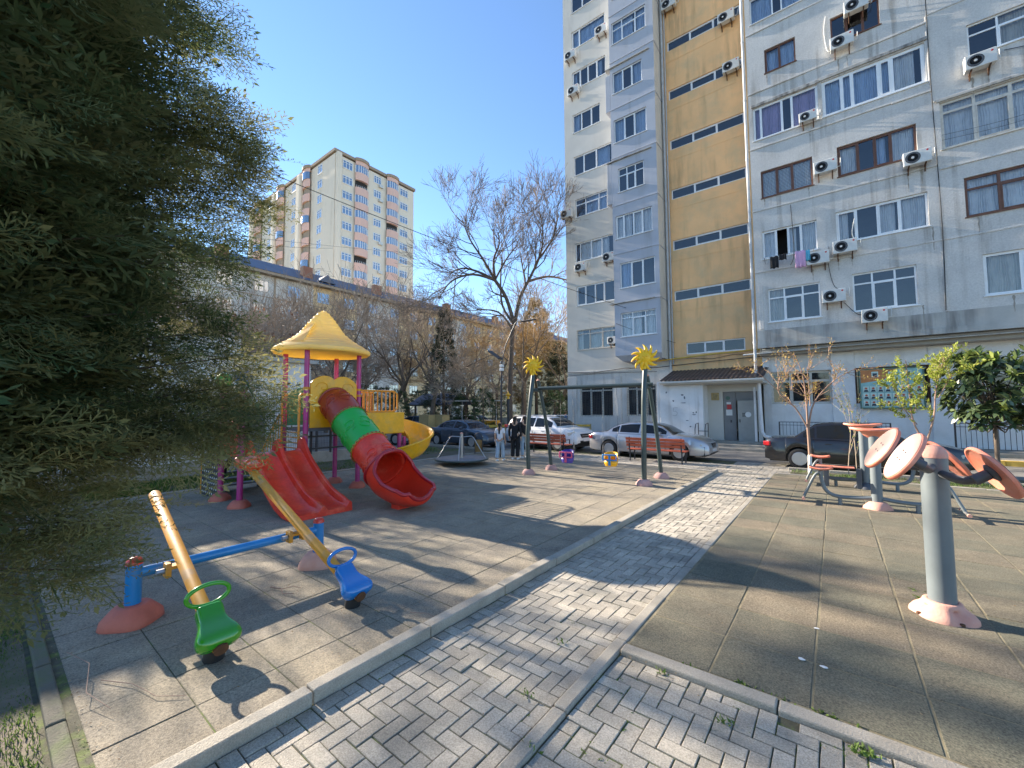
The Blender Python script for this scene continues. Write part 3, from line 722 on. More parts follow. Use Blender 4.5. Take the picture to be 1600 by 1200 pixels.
# drainpipes
mb = MB(); mb.tube([(-7.2, YO - .14, 4.1), (-7.2, YO - .14, 32)], .06, 10); mb.tube([(-7.05, YO - .1, 4.4), (-7.05, YO - .1, 32)], .035, 8)
for z in range(6, 32, 3): mb.tube([(-7.2, YO - .14, z), (-7.2, YO - .14, z + .08)], .075, 10)
bpart(mb, 'drainpipe', 'pipe', smooth=40)
mb = MB(); mb.tube([(-2.86, YR + .1, 3.2), (-2.86, YR + .1, 32)], .065, 10)
for z in range(5, 32, 3): mb.tube([(-2.86, YR + .1, z), (-2.86, YR + .1, z + .08)], .08, 10)
bpart(mb, 'drainpipe', 'pipe', smooth=40)
mb = MB(); mb.tube([(-2.75, 22.4, 3.3), (-2.7, 22.4, 1.3), (-2.68, 22.4, .8), (-2.55, 22.3, .6), (-2.2, 22.2, .55)], .075, 10); mb.tube([(-2.95, 22.5, 2.9), (-2.95, 22.5, .35)], .05, 8)
bpart(mb, 'drainpipe', 'stucco_white', smooth=40)
# --- entrance
mb = MB(); mb.box(-7.25, -5.12, 22, 24.1, .05, 3.35); mb.box(-7.4, -7.26, 22.02, 22.2, .05, 3.3)
bpart(mb, 'entrance_box', 'stucco_white', bevel=.02)
mb = MB(); wall_holes(mb, -5.12, -2.72, .2, 3.3, 23., [(-4.42, -2.9, .25, 2.74)], .2)
bpart(mb, 'entrance_wall', 'stucco_cream')
mb = MB()
for k in range(4):   # scratches and peeled patches
    pass
for (x, z, w, h) in ((-6.1, 2.6, .1, .05), (-6.0, 2.45, .05, .12), (-6.55, 2.3, .06, .06), (-6.05, 2.2, .16, .03), (-5.6, 1.7, .05, .05), (-5.45, 1.72, .04, .07), (-5.55, 1.6, .14, .03), (-5.9, 1.3, .12, .025), (-5.75, 1.0, .06, .04), (-6.9, 2.75, .05, .07)):
    n = 7; mb.prism([(w * (.5 + random.random() * .5) * math.cos(2 * math.pi * k / n), h * (.5 + random.random() * .5) * math.sin(2 * math.pi * k / n)) for k in range(n)], .004, Matrix.Translation((x, 22.0, z)) @ Matrix.Rotation(R(90), 4, 'X'))
bpart(mb, 'peeled_patch', 'grey_sheet')
mb = MB(); mb.tube([(-6.35, 21.995, 1.95), (-6.55, 21.995, 1.95), (-6.57, 21.995, 1.75), (-6.45, 21.995, 1.78), (-6.36, 21.995, 1.68), (-6.42, 21.995, 1.55), (-6.6, 21.995, 1.55)], .007, 5); bpart(mb, 'painted_mark', 'door_grey')
mb = MB(); mb.box(-4.41, -3.85, 23.08, 23.13, .25, 2.73); mb.box(-3.84, -2.91, 23.08, 23.13, 2.3, 2.73); mb.box(-3.84, -3.6, 23.3, 23.34, .25, 2.3)
d0 = bpart(mb, 'door_frame', 'door_grey', bevel=.008)
T = Matrix.Translation((-2.95, 23.04, .27)) @ Matrix.Rotation(R(14), 4, 'Z')
mb = MB(); mb.box(-.82, 0, -.05, 0, 0, 2.02, T); d1 = bpart(mb, 'door', pm('pale_door', (.3, .3, .28), .5), bevel=.008)
mb = MB(); mb.box(-.76, -.72, -.085, -.052, .95, 1.1, T); mb.build('handle', M['black_metal'], d1, org=B0)
mb = MB(); mb.lathe([(.0, 0), (.13, 0), (.13, .006), (0, .006)], 16, T @ Matrix.Translation((-.38, -.051, 1.33)) @ Matrix.Rotation(R(90), 4, 'X')); mb.build('round_notice', M['paper'], d1, org=B0)
mb = MB(); 
for k in range(3): mb.box(-.62 + .05 * k, -.6 + .05 * k, -.056, -.051, 1.22 + .03 * (k % 2), 1.42, T)
for k in range(3): mb.box(-.62, -.47, -.055, -.0515, 1.24 + .07 * k, 1.255 + .07 * k, T)
mb.build('painted_mark', M['car_trim'], d1, org=B0)
mb = MB(); mb.box(-3.82, -3.66, 23.2, 23.29, .25, 2.29); bpart(mb, 'dark_gap', 'interior')
mb = MB(); mb.box(-4.25, -4.05, 23.072, 23.079, 1.86, 2.1); bpart(mb, 'notice', 'red_sign')
mb = MB(); mb.box(-4.27, -4.07, 23.071, 23.079, 2.11, 2.22); mb.box(-4.3, -4.02, 23.071, 23.079, 1.55, 1.84); bpart(mb, 'notice', 'paper')
mb = MB(); mb.box(-4.12, -4.05, 23.07, 23.079, 1.2, 1.32); bpart(mb, 'doorbell', 'black_metal')
mb = MB(); mb.lathe([(0, 0), (.1, 0), (.1, .02), (0, .02)], 14, Matrix.Translation((-4.2, 23.078, 2.42)) @ Matrix.Rotation(R(90), 4, 'X')); mb.lathe([(0,0)], 3) if False else None; bpart(mb, 'round_sign', 'green_frame')
mb = MB(); mb.box(-4.95, -4.58, 22.97, 22.998, 2.32, 2.7); bpart(mb, 'plaque', 'brass', bevel=.01)
mb = MB()
for k in range(9): mb.box(-4.88 + .02 * (k % 2), -4.65 - .02 * (k % 3), 22.963, 22.9695, 2.37 + .032 * k, 2.38 + .032 * k)
bpart(mb, 'plaque_lettering', 'board_dark')
mb = MB(); rows = []
for j in range(2):
    y, z = ((21.55, 3.32), (24.0, 4.02))[j]
    rows.append([(-7.15 + 4.7 * k / 96, y, z + (.03 if k % 4 in (1, 2) else 0)) for k in range(97)])
mb.grid(rows); mb.grid([[(x, y, z - .012) for x, y, z in r] for r in rows], flip=True)
bpart(mb, 'canopy_roof', 'metal_roof')
mb = MB(); mb.box(-7.1, -2.45, 21.6, 21.75, 3.14, 3.3); mb.box(-7.0, -2.5, 21.76, 23.95, 3.1, 3.18); mb.box(-7.1, -2.45, 21.5, 21.59, 3.2, 3.29)
bpart(mb, 'canopy_beam', 'stucco_cream', bevel=.01)
# portrait board
brd = empty('notice_board', (.9, 23.45, 1.86), label='framed board with rows of small portrait pictures hung over the ground floor window', cat='notice board')
def brp(mb, n, m_, par=None): return mb.build(n, M[m_], par or brd, org=(.9, 23.45, 1.86))
a, b, c, d = .9, 2.94, 1.86, 3.59
mb = MB(); mb.box(a, b, 23.42, 23.48, c, c + .06); mb.box(a, b, 23.42, 23.48, d - .05, d); mb.box(a, a + .05, 23.421, 23.479, c + .06, d - .05); mb.box(b - .05, b, 23.421, 23.479, c + .06, d - .05); brp(mb, 'frame', 'green_frame')
mb = MB(); mb.box(a + .05, b - .05, 23.45, 23.475, c + .06, d - .05); brp(mb, 'panel', 'board_teal')
mb = MB(); mb.prism([(a + .06, d - .06), (a + 1.25, d - .06), (a + .8, d - .5), (a + .06, d - .62)][::-1], .004, Matrix.Translation((0, 23.45, 0)) @ Matrix.Rotation(R(90), 4, 'X')); brp(mb, 'painted_band', 'board_orange')
mp, mh, mm2 = MB(), MB(), MB()
for j in range(3):
    for i in range(8):
        x = a + .12 + i * .235; z = c + .12 + j * .3
        brp(MB().box(x, x + .2, 23.44, 23.446, z, z + .25), 'portrait_card', 'board_pale')
        mh.lathe([(0, 0), (.045, 0), (.045, .004), (0, .004)], 9, Matrix.Translation((x + .1, 23.438, z + .16)) @ Matrix.Rotation(R(90), 4, 'X'))
        mm2.prism([(x + .02, z + .01), (x + .18, z + .01), (x + .15, z + .1), (x + .05, z + .1)], .003, Matrix.Translation((0, 23.439, 0)) @ Matrix.Rotation(R(90), 4, 'X'))
for x, z in ((a + .42, d - .38), (a + .95, d - .4), (a + 1.45, d - .36)): brp(MB().box(x, x + .22, 23.44, 23.446, z, z + .24), 'portrait_card', 'board_pale'); mm2.box(x + .04, x + .18, 23.434, 23.439, z + .01, z + .17)
brp(mh, 'portrait_head', 'bench_wood'); brp(mm2, 'portrait_shoulders', 'board_dark')

# air conditioners
def ac_unit(x, z, y, label, s=1., rz=0., mount=True):
    w, h, dd = .8 * s, .54 * s, .28 * s
    L = Vector((x, y, z - h / 2)); e = empty('air_conditioner', L, rz, label, 'air conditioner', 'air conditioning units on the apartment block')
    MB().box(-w / 2, w / 2, -dd - .1, -.1, 0, h).build('casing', M['ac_white'], e, bevel=.02)
    T = Matrix.Translation((-w * .16, -dd - .102, h * .5)) @ Matrix.Rotation(R(90), 4, 'X')
    f = MB().lathe([(0, 0), (h * .41, 0), (h * .41, .006), (0, .006)], 24, T).build('fan_opening', M['ac_dark'], e)
    g = MB()
    for k in range(1, 6): g.lathe([(h * .07 * k, .007), (h * .07 * k + .006, .007), (h * .07 * k + .006, .012), (h * .07 * k, .012)], 20, T)
    for k in range(8):
        an = k * math.pi / 8; g.box(-h * .4, h * .4, -.003, .003, .009, .013, T @ Matrix.Rotation(an, 4, 'Z'))
    g.build('fan_guard', M['grey_arm'], f)
    MB().lathe([(0, .007), (.045, .007), (.045, .018), (0, .018)], 12, T).build('fan_hub', M['ac_white'], f)
    MB().lathe([(0, 0), (.035, 0), (.035, .004), (0, .004)], 12, Matrix.Translation((w * .36, -dd - .101, h * .82)) @ Matrix.Rotation(R(90), 4, 'X')).build('maker_badge', M['red_sign'], e)
    for sx in (-.3, .3):
        MB().box(w * sx - .02, w * sx + .02, -dd - .08, 0, -.04, -.001).box(w * sx - .018, w * sx + .018, -.03, 0, -.25, -.04).tube([(w * sx, -dd, -.04), (w * sx, -.02, -.24)], .012, 6).build('bracket', M['rust'], e)
    MB().tube([(w / 2, -.2, h * .3), (w / 2 + .12, -.12, h * .35), (w / 2 + .14, -.02, h * 1.1)], .016, 6).build('hose', M['ac_white'], e)
    return e
acs = [(.89, 17.66, YR, 'air conditioner under the left pane of the open brown window at the top'), (1.41, 19.0, YR, 'air conditioner fixed across the top of the open brown window'),
       (4.76, 14.69, YR, 'air conditioner below the tall white window with a transom at the right edge'), (-.41, 14.91, YR, 'dark fronted air conditioner below the violet curtains'),
       (.11, 12.38, YR, 'air conditioner between the blinds window and the brown four pane window'), (2.95, 11.68, YR, 'air conditioner under the right end of the brown four pane window'),
       (.63, 8.71, YR, 'air conditioner under the white four pane window, above the one by the towels'), (-.3, 8.43, YR, 'air conditioner partly behind the hanging towels'),
       (.18, 6.67, YR, 'air conditioner between the two white windows of the lowest grey storey'), (1.44, 5.64, YR, 'lowest air conditioner, on the stained concrete band'),
       (-13.25, 25.99, YO, 'air conditioner at the building corner, highest of those by the cream wall edge'), (-13.05, 23.4, YO, 'air conditioner at the cream wall edge, second from the top'),
       (-13.72, 15.03, YO, 'air conditioner sticking out at the left edge of the cream wall'), (-12.72, 11.16, YO, 'air conditioner low on the cream wall below a four pane window'),
       (-10.74, 11.38, YO, 'air conditioner on the cream wall right beside the grey bay'), (-10.6, 6.12, YO, 'lowest air conditioner on the cream wall, touching the grey bay'),
       (-10.96, 26.47, YO, 'air conditioner high up between the cream wall and the grey bay'), (-3.75, 22.89, YO, 'air conditioner at the right end of an orange wall window strip, upper one'),
       (-3.6, 20.05, YO, 'air conditioner at the right end of an orange wall window strip, lower one'), (-6.70, 25.52, YO, 'air conditioner at the top left of the orange wall')]
for k, (x, z, y, lb) in enumerate(acs): ac_unit(x, z, y - .02, lb, 1.0 if k not in (3, 15) else .8)

# loose cables, hoses and drip stains on the facade
for pts, r_ in (([(-1.2, 11.2), (-1.15, 9.0), (-1.3, 8.4)], .012), ([(3.52, 20), (3.5, 15), (3.55, 9), (3.5, 5.6)], .014), ([(1.0, 9.9), (.9, 9.3), (1.0, 8.9)], .018), ([(.1, 8.9), (.05, 8.2), (.2, 7.2), (.5, 6.9)], .011), ([(.4, 19.3), (.32, 18.6), (.4, 17.7), (.6, 17.6)], .02), ([(5.4, 14.9), (6.5, 14.7), (8, 14.8)], .012), ([(3.7, 12.4), (5.6, 12.3), (8.2, 12.55)], .006), ([(3.7, 12.2), (5.6, 12.1), (8.2, 12.35)], .006), ([(.5, 6.4), (.9, 5.85), (1.1, 5.8)], .011)):
    bpart(MB().tube(interp_path0([(x, YR - .05, z) for x, z in pts], 6), r_, 6), 'cable', 'wire' if r_ < .017 else 'ac_white')
stain = pm('drip_stain', (.3, .275, .24), .95, vs=3, var=.25)
for (x, z, w, L_) in ((-.36, 14.4, .05, .5), (.75, 17.2, .06, .9), (1.05, 17.2, .03, .6), (2.7, 11.3, .05, .8), (3.1, 11.3, .07, .6), (.4, 8.3, .05, .5), (.85, 8.3, .04, .4), (-.5, 8.05, .05, .5), (1.2, 5.3, .06, .5), (1.7, 5.3, .05, .4), (-2.2, 11.8, .05, .4), (-.5, 11.8, .04, .5), (3.3, 8.9, .06, .9), (4.5, 8.95, .05, .7), (2.9, 5.9, .05, .5), (4.6, 14.3, .08, .8), (5.0, 14.3, .05, .6), (5.2, 5.9, .06, .6), (-1.9, 17.8, .04, .5)):
    n_ = 8; pl = [(w * (.5 + .3 * math.sin(k * 2.1 + x)) * (1 - .8 * k / n_), -L_ * k / n_) for k in range(n_ + 1)] + [(-w * (.5 + .3 * math.sin(k * 1.7 + z)) * (1 - .8 * k / n_), -L_ * k / n_) for k in range(n_, -1, -1)]
    bpart(MB().prism(pl[::-1], .004, Matrix.Translation((x, YR - .001, z)) @ Matrix.Rotation(R(90), 4, 'X')), 'drip_stain', stain)

# laundry
def cloth(name, x0, x1, z0, z1, y, mat, lab):
    rows = []; n = 12
    for j in range(7):
        t = j / 6
        rows.append([(x0 + (x1 - x0) * i / n, y + .03 * math.sin(i * 1.4 + x0 * 9) * (t) - .02 * t, z1 + (z0 - z1) * t + .02 * math.sin(i * .9)) for i in range(n + 1)])
    mb = MB(); mb.grid(rows); o = mb.build(name, mat, org=(x0, y, z0), smooth=60, thick=.012)
    tag(o, lab, 'laundry', 'washing hung below the window'); return o
stripe = pm('striped_towel_cloth', (.55, .33, .5), .9, vs=10)
cloth('shirt', -2.05, -1.72, 8.28, 8.83, 21.98, M['cloth_black'], 'black shirt hanging at the left of the washing line')
cloth('trousers', -1.7, -1.42, 8.6, 8.86, 21.98, M['cloth_black'], 'short black garment hanging beside the black shirt')
cloth('towel', -1.1, -.72, 8.1, 8.85, 21.97, stripe, 'pink and white striped towel hanging below the window')
cloth('towel', -.71, -.56, 8.35, 8.83, 21.98, pm('turquoise_towel', (.1, .4, .55), .9), 'turquoise towel hanging right of the striped one')
dl = empty('clothes_line', (-2.3, 22.3, 8.85), label='wire clothes rack fixed under the window with the open pane', cat='clothes line')
for k, yy in enumerate((-.32, -.2)): MB().tube([(0, yy, 0), (1.9, yy, 0)], .006, 5).build('line', M['chrome'], dl)
for xx in (0.02, 1.86): MB().tube([(xx, .09, -.15), (xx, -.35, 0)], .012, 6).tube([(xx, .09, 0), (xx, -.35, 0)], .01, 6).build('bracket', M['chrome'], dl)

# railings by the wall
def railing(x0, x1, y, z0, z1, lab):
    e = empty('railing', (x0, y, z0), label=lab, cat='railing', group='black railings along the block')
    L = x1 - x0; h = z1 - z0
    MB().box(0, L, -.015, .015, h - .03, h).box(0, L, -.012, .012, h - .16, h - .14).box(0, L, -.012, .012, .1, .12).build('rail', M['black_metal'], e)
    mb = MB(); n = int(L / .13)
    for k in range(1, n): mb.box(L * k / n - .007, L * k / n + .007, -.007, .007, .12, h - .03)
    mb.build('baluster', M['black_metal'], e)
    for x in (0, L / 2, L): MB().box(x - .025, x + .025, -.025, .025, 0, h).build('post', M['black_metal'], e)
railing(-2.0, 1.75, 22.4, .3, 1.3, 'black railing on the steps behind the black car')
railing(3.5, 7.5, 22.2, .3, 1.35, 'black railing behind the dark leaved tree')
e = empty('handrail', (-5.35, 22.0, .2), label='small black pipe handrail beside the entrance steps', cat='handrail')
for dx in (0, .45):
    MB().tube([(dx, -.75, 0), (dx, -.75, .7), (dx, -.6, .95), (dx, -.1, 1.0), (dx, -.1, 0)], .02, 8).build('rail', M['black_metal'], e, smooth=40)
MB().tube([(0, -.1, .6), (.45, -.1, .6)], .015, 8).tube([(0, -.1, .3), (.45, -.1, .3)], .015, 8).build('crossbar', M['black_metal'], e, smooth=40)

# ================================================================== BACKGROUND BUILDINGS
# low white building behind the playground
L0 = Vector((-16.2, -8, 0))
lowb = empty('low_building', L0, label='low plain white rendered building behind the playground fence', cat='building')
def lp(mb, n, m_, **k): return mb.build(n, M[m_], lowb, org=L0, **k)
mb = MB(); mb.box(-26, -16.2, -8, 7.9, 0, 3.75); lp(mb, 'wall', 'stucco_white')
mb = MB(); mb.box(-26.1, -16.0, -8.1, 8.05, 3.75, 3.9); lp(mb, 'roof', 'dirty_concrete', bevel=.02)
mb = MB(); mb.box(-24, -16.15, -8, 1.5, 3.9, 5.3); mb.box(-22, -16.6, 3.0, 5.6, 3.9, 4.5); lp(mb, 'raised_block', 'stucco_cream', bevel=.02)
mb = MB(); mb.box(-16.205, -16.19, 6.4, 6.6, 3.3, 3.42); mb.box(-16.206, -16.19, 7.05, 7.15, 2.9, 3.0); lp(mb, 'vent_hole', 'interior')
mb = MB(); mb.box(-16.3, -16.15, -8, 7.9, 0, .3); lp(mb, 'plinth', 'dirty_concrete')
mb = MB(); mb.box(-16.24, -16.18, 5.2, 6.3, 0.1, 2.1); lp(mb, 'door', 'door_grey')

# mesh fence in front of it
F0 = Vector((-15.3, -4, 0))
fen = empty('mesh_fence', F0, label='black welded mesh fence on a concrete plinth behind the playground', cat='fence')
mb = MB(); mb.box(-15.4, -15.2, -4, 10.2, -.1, .42); mb.build('plinth', M['kerb'], fen, org=F0, bevel=.015)
mb = MB()
y = -4.
while y < 10.1: mb.box(-15.303, -15.297, y - .0028, y + .0028, .5, 2.5); y += .06
z = .52
while z < 2.5: mb.box(-15.307, -15.301, -4, 10.1, z - .003, z + .003); z += .2
mb.build('mesh_panel', M['fence_wire'], fen, org=F0)
for k in range(7):
    y = -3.9 + 2.33 * k; MB().box(-15.33, -15.27, y - .03, y + .03, .4, 2.56).build('post', M['black_metal'], fen, org=F0)

# long five storey block
X0 = -55.
K0 = Vector((X0, 0, 0))
lng = empty('long_apartment_block', K0, label='long block with grey and yellow panels and slate blue roof behind the trees', cat='apartment building')
def kp(mb, n, m_, par=None, **k): return mb.build(n, M[m_], par or lng, org=K0, **k)
segs_ = [(-30, 27, 'far_grey'), (27, 33.5, 'far_yellow'), (33.5, 41, 'far_grey'), (41, 50, 'far_yellow'), (50, 56.5, 'far_grey'), (56.5, 120, 'far_yellow')]
wins = []
for i in range(24):
    yy = 8 + i * 3.9
    for f in range(6):
        if len(wins) >= 100: break
        if f < 1 and i < 6: continue
        wins.append((yy, 1.2 + 3.05 * f))
for a, b, mk in segs_:
    mb = MB(); mb.box(X0 - 12, X0, a, b - .01, 0, 18.6); kp(mb, 'wall', mk)
for yy, z in wins:
    f = MB(); fx = X0 + .06; w, h = 1.7, 1.5
    f.box(X0, fx, yy, yy + w, z, z + .08).box(X0, fx, yy, yy + w, z + h - .08, z + h)
    for q in (0, .55, 1.09, 1.62): f.box(X0, fx, yy + q, yy + q + .08, z + .08, z + h - .08)
    wo = kp(f, 'window', 'grey_frame'); MB().box(X0, X0 + .03, yy + .02, yy + w - .02, z + .02, z + h - .02).build('pane', M['glass_far'], wo, org=K0)
mb = MB()
for a in range(-30, 120, 13): mb.box(X0, X0 + .12, a, a + .2, 0, 18.5)
for z in (3.6, 6.65, 9.7, 12.8, 15.85): mb.box(X0, X0 + .05, -30, 120, z, z + .1)
kp(mb, 'panel_joint', 'far_trim')
mb = MB(); mb.box(X0 - .2, X0 + .9, -30.5, 120.5, 18.62, 18.95); kp(mb, 'cornice', 'far_trim')
mb = MB(); mb.grid([[(X0 + .95, -31, 18.97), (X0 + .95, 121, 18.97)], [(X0 - 6, -31, 22.3), (X0 - 6, 121, 22.3)], [(X0 - 13, -31, 18.97), (X0 - 13, 121, 18.97)]], flip=True); kp(mb, 'roof', 'far_roof')
for y in (16, 26, 37, 52, 66, 80):
    mb = MB(); mb.box(X0 - 1.8, X0 - .9, y, y + 1.3, 19.2, 21.4); kp(mb, 'chimney', 'brick')
mb = MB(); mb.prism([(0, 0), (2.4, 0), (1.2, 1.1)], 2.5, Matrix.Translation((X0 + .3, 27.6, 19.5)) @ Matrix.Rotation(R(90), 4, 'Z') @ Matrix.Rotation(R(90), 4, 'X') @ Matrix.Translation((0, 0, -2.5))); kp(mb, 'dormer', 'far_roof')

# tall tower
TX, TY = -80., 43.2
T0 = Vector((TX, TY, 0))
tw = empty('apartment_tower', T0, label='tall beige tower block with pink rounded balcony columns rising behind the long roof', cat='apartment building')
def tp(mb, n, m_, par=None, **k): return mb.build(n, M[m_], par or tw, org=T0, **k)
TOP = 55.4
mb = MB(); mb.box(-125, TX, TY, 63.6, 0, TOP); tp(mb, 'wall', 'far_beige')
SZ = 3.33; zc = [53.8 - SZ * k for k in range(14)]
def bay(cx, cy, w, depth, face, z0, z1, mat, n=10):
    """rounded bay on a face: 'x' faces +X, 'y' faces -Y"""
    m_ = MB(); rows = []
    for z in (z0, z1):
        r = []
        for i in range(n + 1):
            t = -1 + 2 * i / n; d = depth * math.sqrt(max(0, 1 - (t * .92) ** 2))
            r.append((TX + d, cy + t * w / 2, z) if face == 'x' else (cx + t * w / 2, TY - d, z))
        rows.append(r)
    m_.grid(rows); nn = n + 1
    m_.f.append(tuple(range(nn, 2 * nn))); m_.f.append(tuple(range(nn - 1, -1, -1)))
    return m_
def far_win(face, c, w, z, h, d=0., cols=3, dark=False):
    f = MB(); p = MB(); t = .13
    def b(m_, u0, u1, z0, z1, e0, e1):
        if face == 'x': m_.box(TX + d + e0, TX + d + e1, u0, u1, z0, z1)
        else: m_.box(u0, u1, TY - d - e1, TY - d - e0, z0, z1)
    b(f, c - w / 2, c + w / 2, z, z + t, 0, .12); b(f, c - w / 2, c + w / 2, z + h - t, z + h, 0, .12)
    for k in range(cols + 1): u = c - w / 2 + (w - t) * k / cols; b(f, u, u + t, z + t, z + h - t, 0, .12)
    b(f, c - w / 2 + t, c + w / 2 - t, z + h * .68, z + h * .68 + .1, 0.01, .1)
    b(p, c - w / 2 + .02, c + w / 2 - .02, z + .02, z + h - .02, 0, .04)
    o = tp(f, 'window', 'white_pvc'); p.build('pane', M['glass_far'], o, org=T0)
nwin = 0
for k, z in enumerate(zc[:11]):
    for c, w in ((46.0, 2.3), (53.3, 1.9), (60.6, 2.3)): far_win('x', c, w, z - .75, 1.75); nwin += 1
    for c in (-86.1, -98.3): far_win('y', c, 1.9, z - .75, 1.9, cols=2); nwin += 1
    if k < 8: far_win('y', -111.5, 1.9, z - .75, 1.9, cols=2)
for c, w in ((49.2, 3.2), (57.2, 3.2)):
    tp(bay(0, c, w, 1.4, 'x', 0, TOP + .9, 'far_pink').box(TX, TX + .02, c - .1, c + .1, 0, 1), 'bay_core', 'interior') if False else None
    for k in range(15):
        z = 53.8 - SZ * k
        if z < 4: break
        tp(bay(0, c, w, 1.1, 'x', z - 2.35, z - .62, ''), 'balcony_wall', 'far_pink', smooth=30)
        if (k + int(c)) % 5 in (0,): 
            m_ = bay(0, c, w * .92, .35, 'x', z - .63, z + .98, ''); tp(m_, 'balcony_recess', 'interior')
            m_ = MB()
            for i in range(8): t = -1 + 2 * (i + .5) / 8; m_.box(TX + 1.0 * math.sqrt(1 - (t * .9) ** 2), TX + 1.0 * math.sqrt(1 - (t * .9) ** 2) + .05, c + t * w / 2 - .03, c + t * w / 2 + .03, z - .62, z - .2)
            tp(m_, 'balcony_rail', 'white_pvc')
        else:
            tp(bay(0, c, w * .97, 1.0, 'x', z - .62, z + .98, ''), 'balcony_glazing', 'glass_far', smooth=30)
            m_ = MB()
            for i in range(7):
                t = -1 + 2 * i / 6; d = 1.0 * math.sqrt(max(0, 1 - (t * .92) ** 2)); m_.box(TX + d - .1, TX + d + .06, c + t * w / 2 * .97 - .06, c + t * w / 2 * .97 + .06, z - .61, z + .97)
            tp(m_, 'balcony_frame', 'white_pvc')
    tp(bay(0, c, w, 1.1, 'x', 54.8, TOP + .3, ''), 'balcony_head', 'far_pink', smooth=30)
    tp(bay(0, c, w + .3, 1.35, 'x', TOP + .3, TOP + .92, ''), 'cornice', 'far_trim', smooth=30)
for c, w in ((-91.5, 3.2), (-104.5, 3.6), (-118, 4)):
    for k in range(12):
        z = 53.8 - SZ * k
        tp(bay(c, 0, w, .9, 'y', z - 2.35, z - .62, ''), 'balcony_wall', 'far_pink', smooth=30)
        tp(bay(c, 0, w * .95, .5 if k % 3 else 1.15, 'y', z - .62, z + .98, ''), 'balcony_recess', 'far_trim' if k % 3 else 'glass_far', smooth=30)
    tp(bay(c, 0, w, .9, 'y', 54.8, TOP + .3, ''), 'balcony_head', 'far_pink', smooth=30)
    tp(bay(c, 0, w + .3, 1.15, 'y', TOP + .3, TOP + .92, ''), 'cornice', 'far_trim', smooth=30)
    tp(MB().box(c - w / 2 - 2.0, c - w / 2 - .1, TY - 1.1, TY, 0, TOP), 'rib', 'far_beige', bevel=.4)
mb = MB(); mb.box(-125.2, TX + .3, TY - .3, 63.9, TOP + .28, TOP + .9); tp(mb, 'cornice', 'far_trim')
tp(MB().box(TX, TX + .9, TY + .01, TY + 1.2, 0, TOP + .27), 'rib', 'far_beige', bevel=.3)
for k in (0, 1, 4, 6):
    MB().box(TX + .1, TX + .5, 53.6, 54.6, 53.8 - SZ * k - 1.4, 53.8 - SZ * k - .8).build('air_conditioner', M['ac_white'], tw, org=T0)
# pale far building in the gap beside the block
e = MB().box(-78, -50, 96, 112, 0, 19).box(-72, -66, 98, 104, 19, 23).build('distant_building', M['stucco_cream'], org=(-60, 96, 0)); tag(e, 'pale distant building just visible in the gap beside the block', 'building')

# ================================================================== PLAYGROUND TOWER WITH SLIDES
G0 = Vector((-9.6, 3.3, 0))
pg = empty('playground_slide_tower', G0, label='playground tower with yellow cone roof, red twin slide, tube slide and yellow spiral slide', cat='playground tower')
def gp(mb, n, m_, par=None, **k): return mb.build(n, M[m_] if isinstance(m_, str) else m_, par or pg, org=G0, **k)
PX = (-10.7, -9.6); PYS = (3.3, 4.6, 5.93, 7.2)
def footing(cx, cy, r=.2, h=.17, T=None):
    mb = MB(); n = 28; rows = []
    for rr, z in ((r, .0), (r * 1.02, .03), (r * .97, h * .45), (r * .78, h * .75), (r * .62, h * .95), (r * .5, h), (r * .42, h)):
        rows.append([(cx + rr * (1 + .07 * math.cos(4 * 2 * math.pi * k / n) * (1 if z < h * .7 else .3)) * math.cos(2 * math.pi * k / n), cy + rr * (1 + .07 * math.cos(4 * 2 * math.pi * k / n) * (1 if z < h * .7 else .3)) * math.sin(2 * math.pi * k / n), z) for k in range(n)])
    mb.grid(rows, close=True)
    mb.f.append(tuple(len(mb.v) - n + k for k in range(n)))
    return mb
pr = .057
for j, y in enumerate(PYS):
    for x in PX:
        top = 2.5 if j == 0 else (3.42 if j in (1, 2) else 1.56)
        p = gp(MB().tube([(x, y, .02), (x, y, top)], pr, 20), 'post', 'pink_post', smooth=40)
        gp(footing(x, y), 'footing', 'foot_red', p, smooth=50)
        if j == 0:
            mt = 'pl_blue' if x > -10 else 'pl_green'
            gp(MB().lathe([(.075, top - .12), (.085, top), (.13, top + .04), (.17, top + .12), (.16, top + .2), (.1, top + .29), (0, top + .31)], 16, Matrix.Translation((x, y, 0))), 'post_cap', mt, p, smooth=50)
        elif j < 3:
            for z in (2.33, 2.48) if x > -10 else (2.36,):
                gp(MB().lathe([(pr, z - .03), (pr + .014, z - .03), (pr + .014, z + .03), (pr, z + .03)], 18, Matrix.Translation((x, y, 0))), 'clamp', 'orange_rail', p)
# decks
gp(MB().box(-10.65, -9.65, 3.35, 4.55, .93, 1.0), 'deck', 'grey_sheet', bevel=.01)
gp(MB().box(-10.65, -9.62, 4.62, 7.15, 1.48, 1.56), 'deck', 'grey_sheet', bevel=.01)
# cone canopy with wavy thatch rings
CC = Vector((-10.15, 5.25, 0)); n = 56; rows = []
prof = [(1.08, 3.36), (1.125, 3.40), (1.13, 3.46), (1.08, 3.50)]
zz = 3.5; r0 = 1.2
steps = 11
for k in range(steps):
    t = (k + 1) / steps
    r = 1.08 * (1 - t) ** 1.0 * (1 - .28 * math.sin(math.pi * t)) + .10 * t
    z = 3.5 + .92 * t
    prof.append((r + .05, z - .022)); prof.append((r + .046, z - .006)); prof.append((r, z + .012))
prof += [(.05, 4.47), (0, 4.48)]
for (r, z) in prof:
    rows.append([(CC.x + r * (1 + .012 * math.sin(8 * an + z * 9)) * math.cos(an), CC.y + r * (1 + .012 * math.sin(8 * an + z * 9)) * math.sin(an), z + .014 * math.sin(an * 5 + z * 6) * (1 if z > 3.52 else 0)) for an in [2 * math.pi * k / n for k in range(n)]])
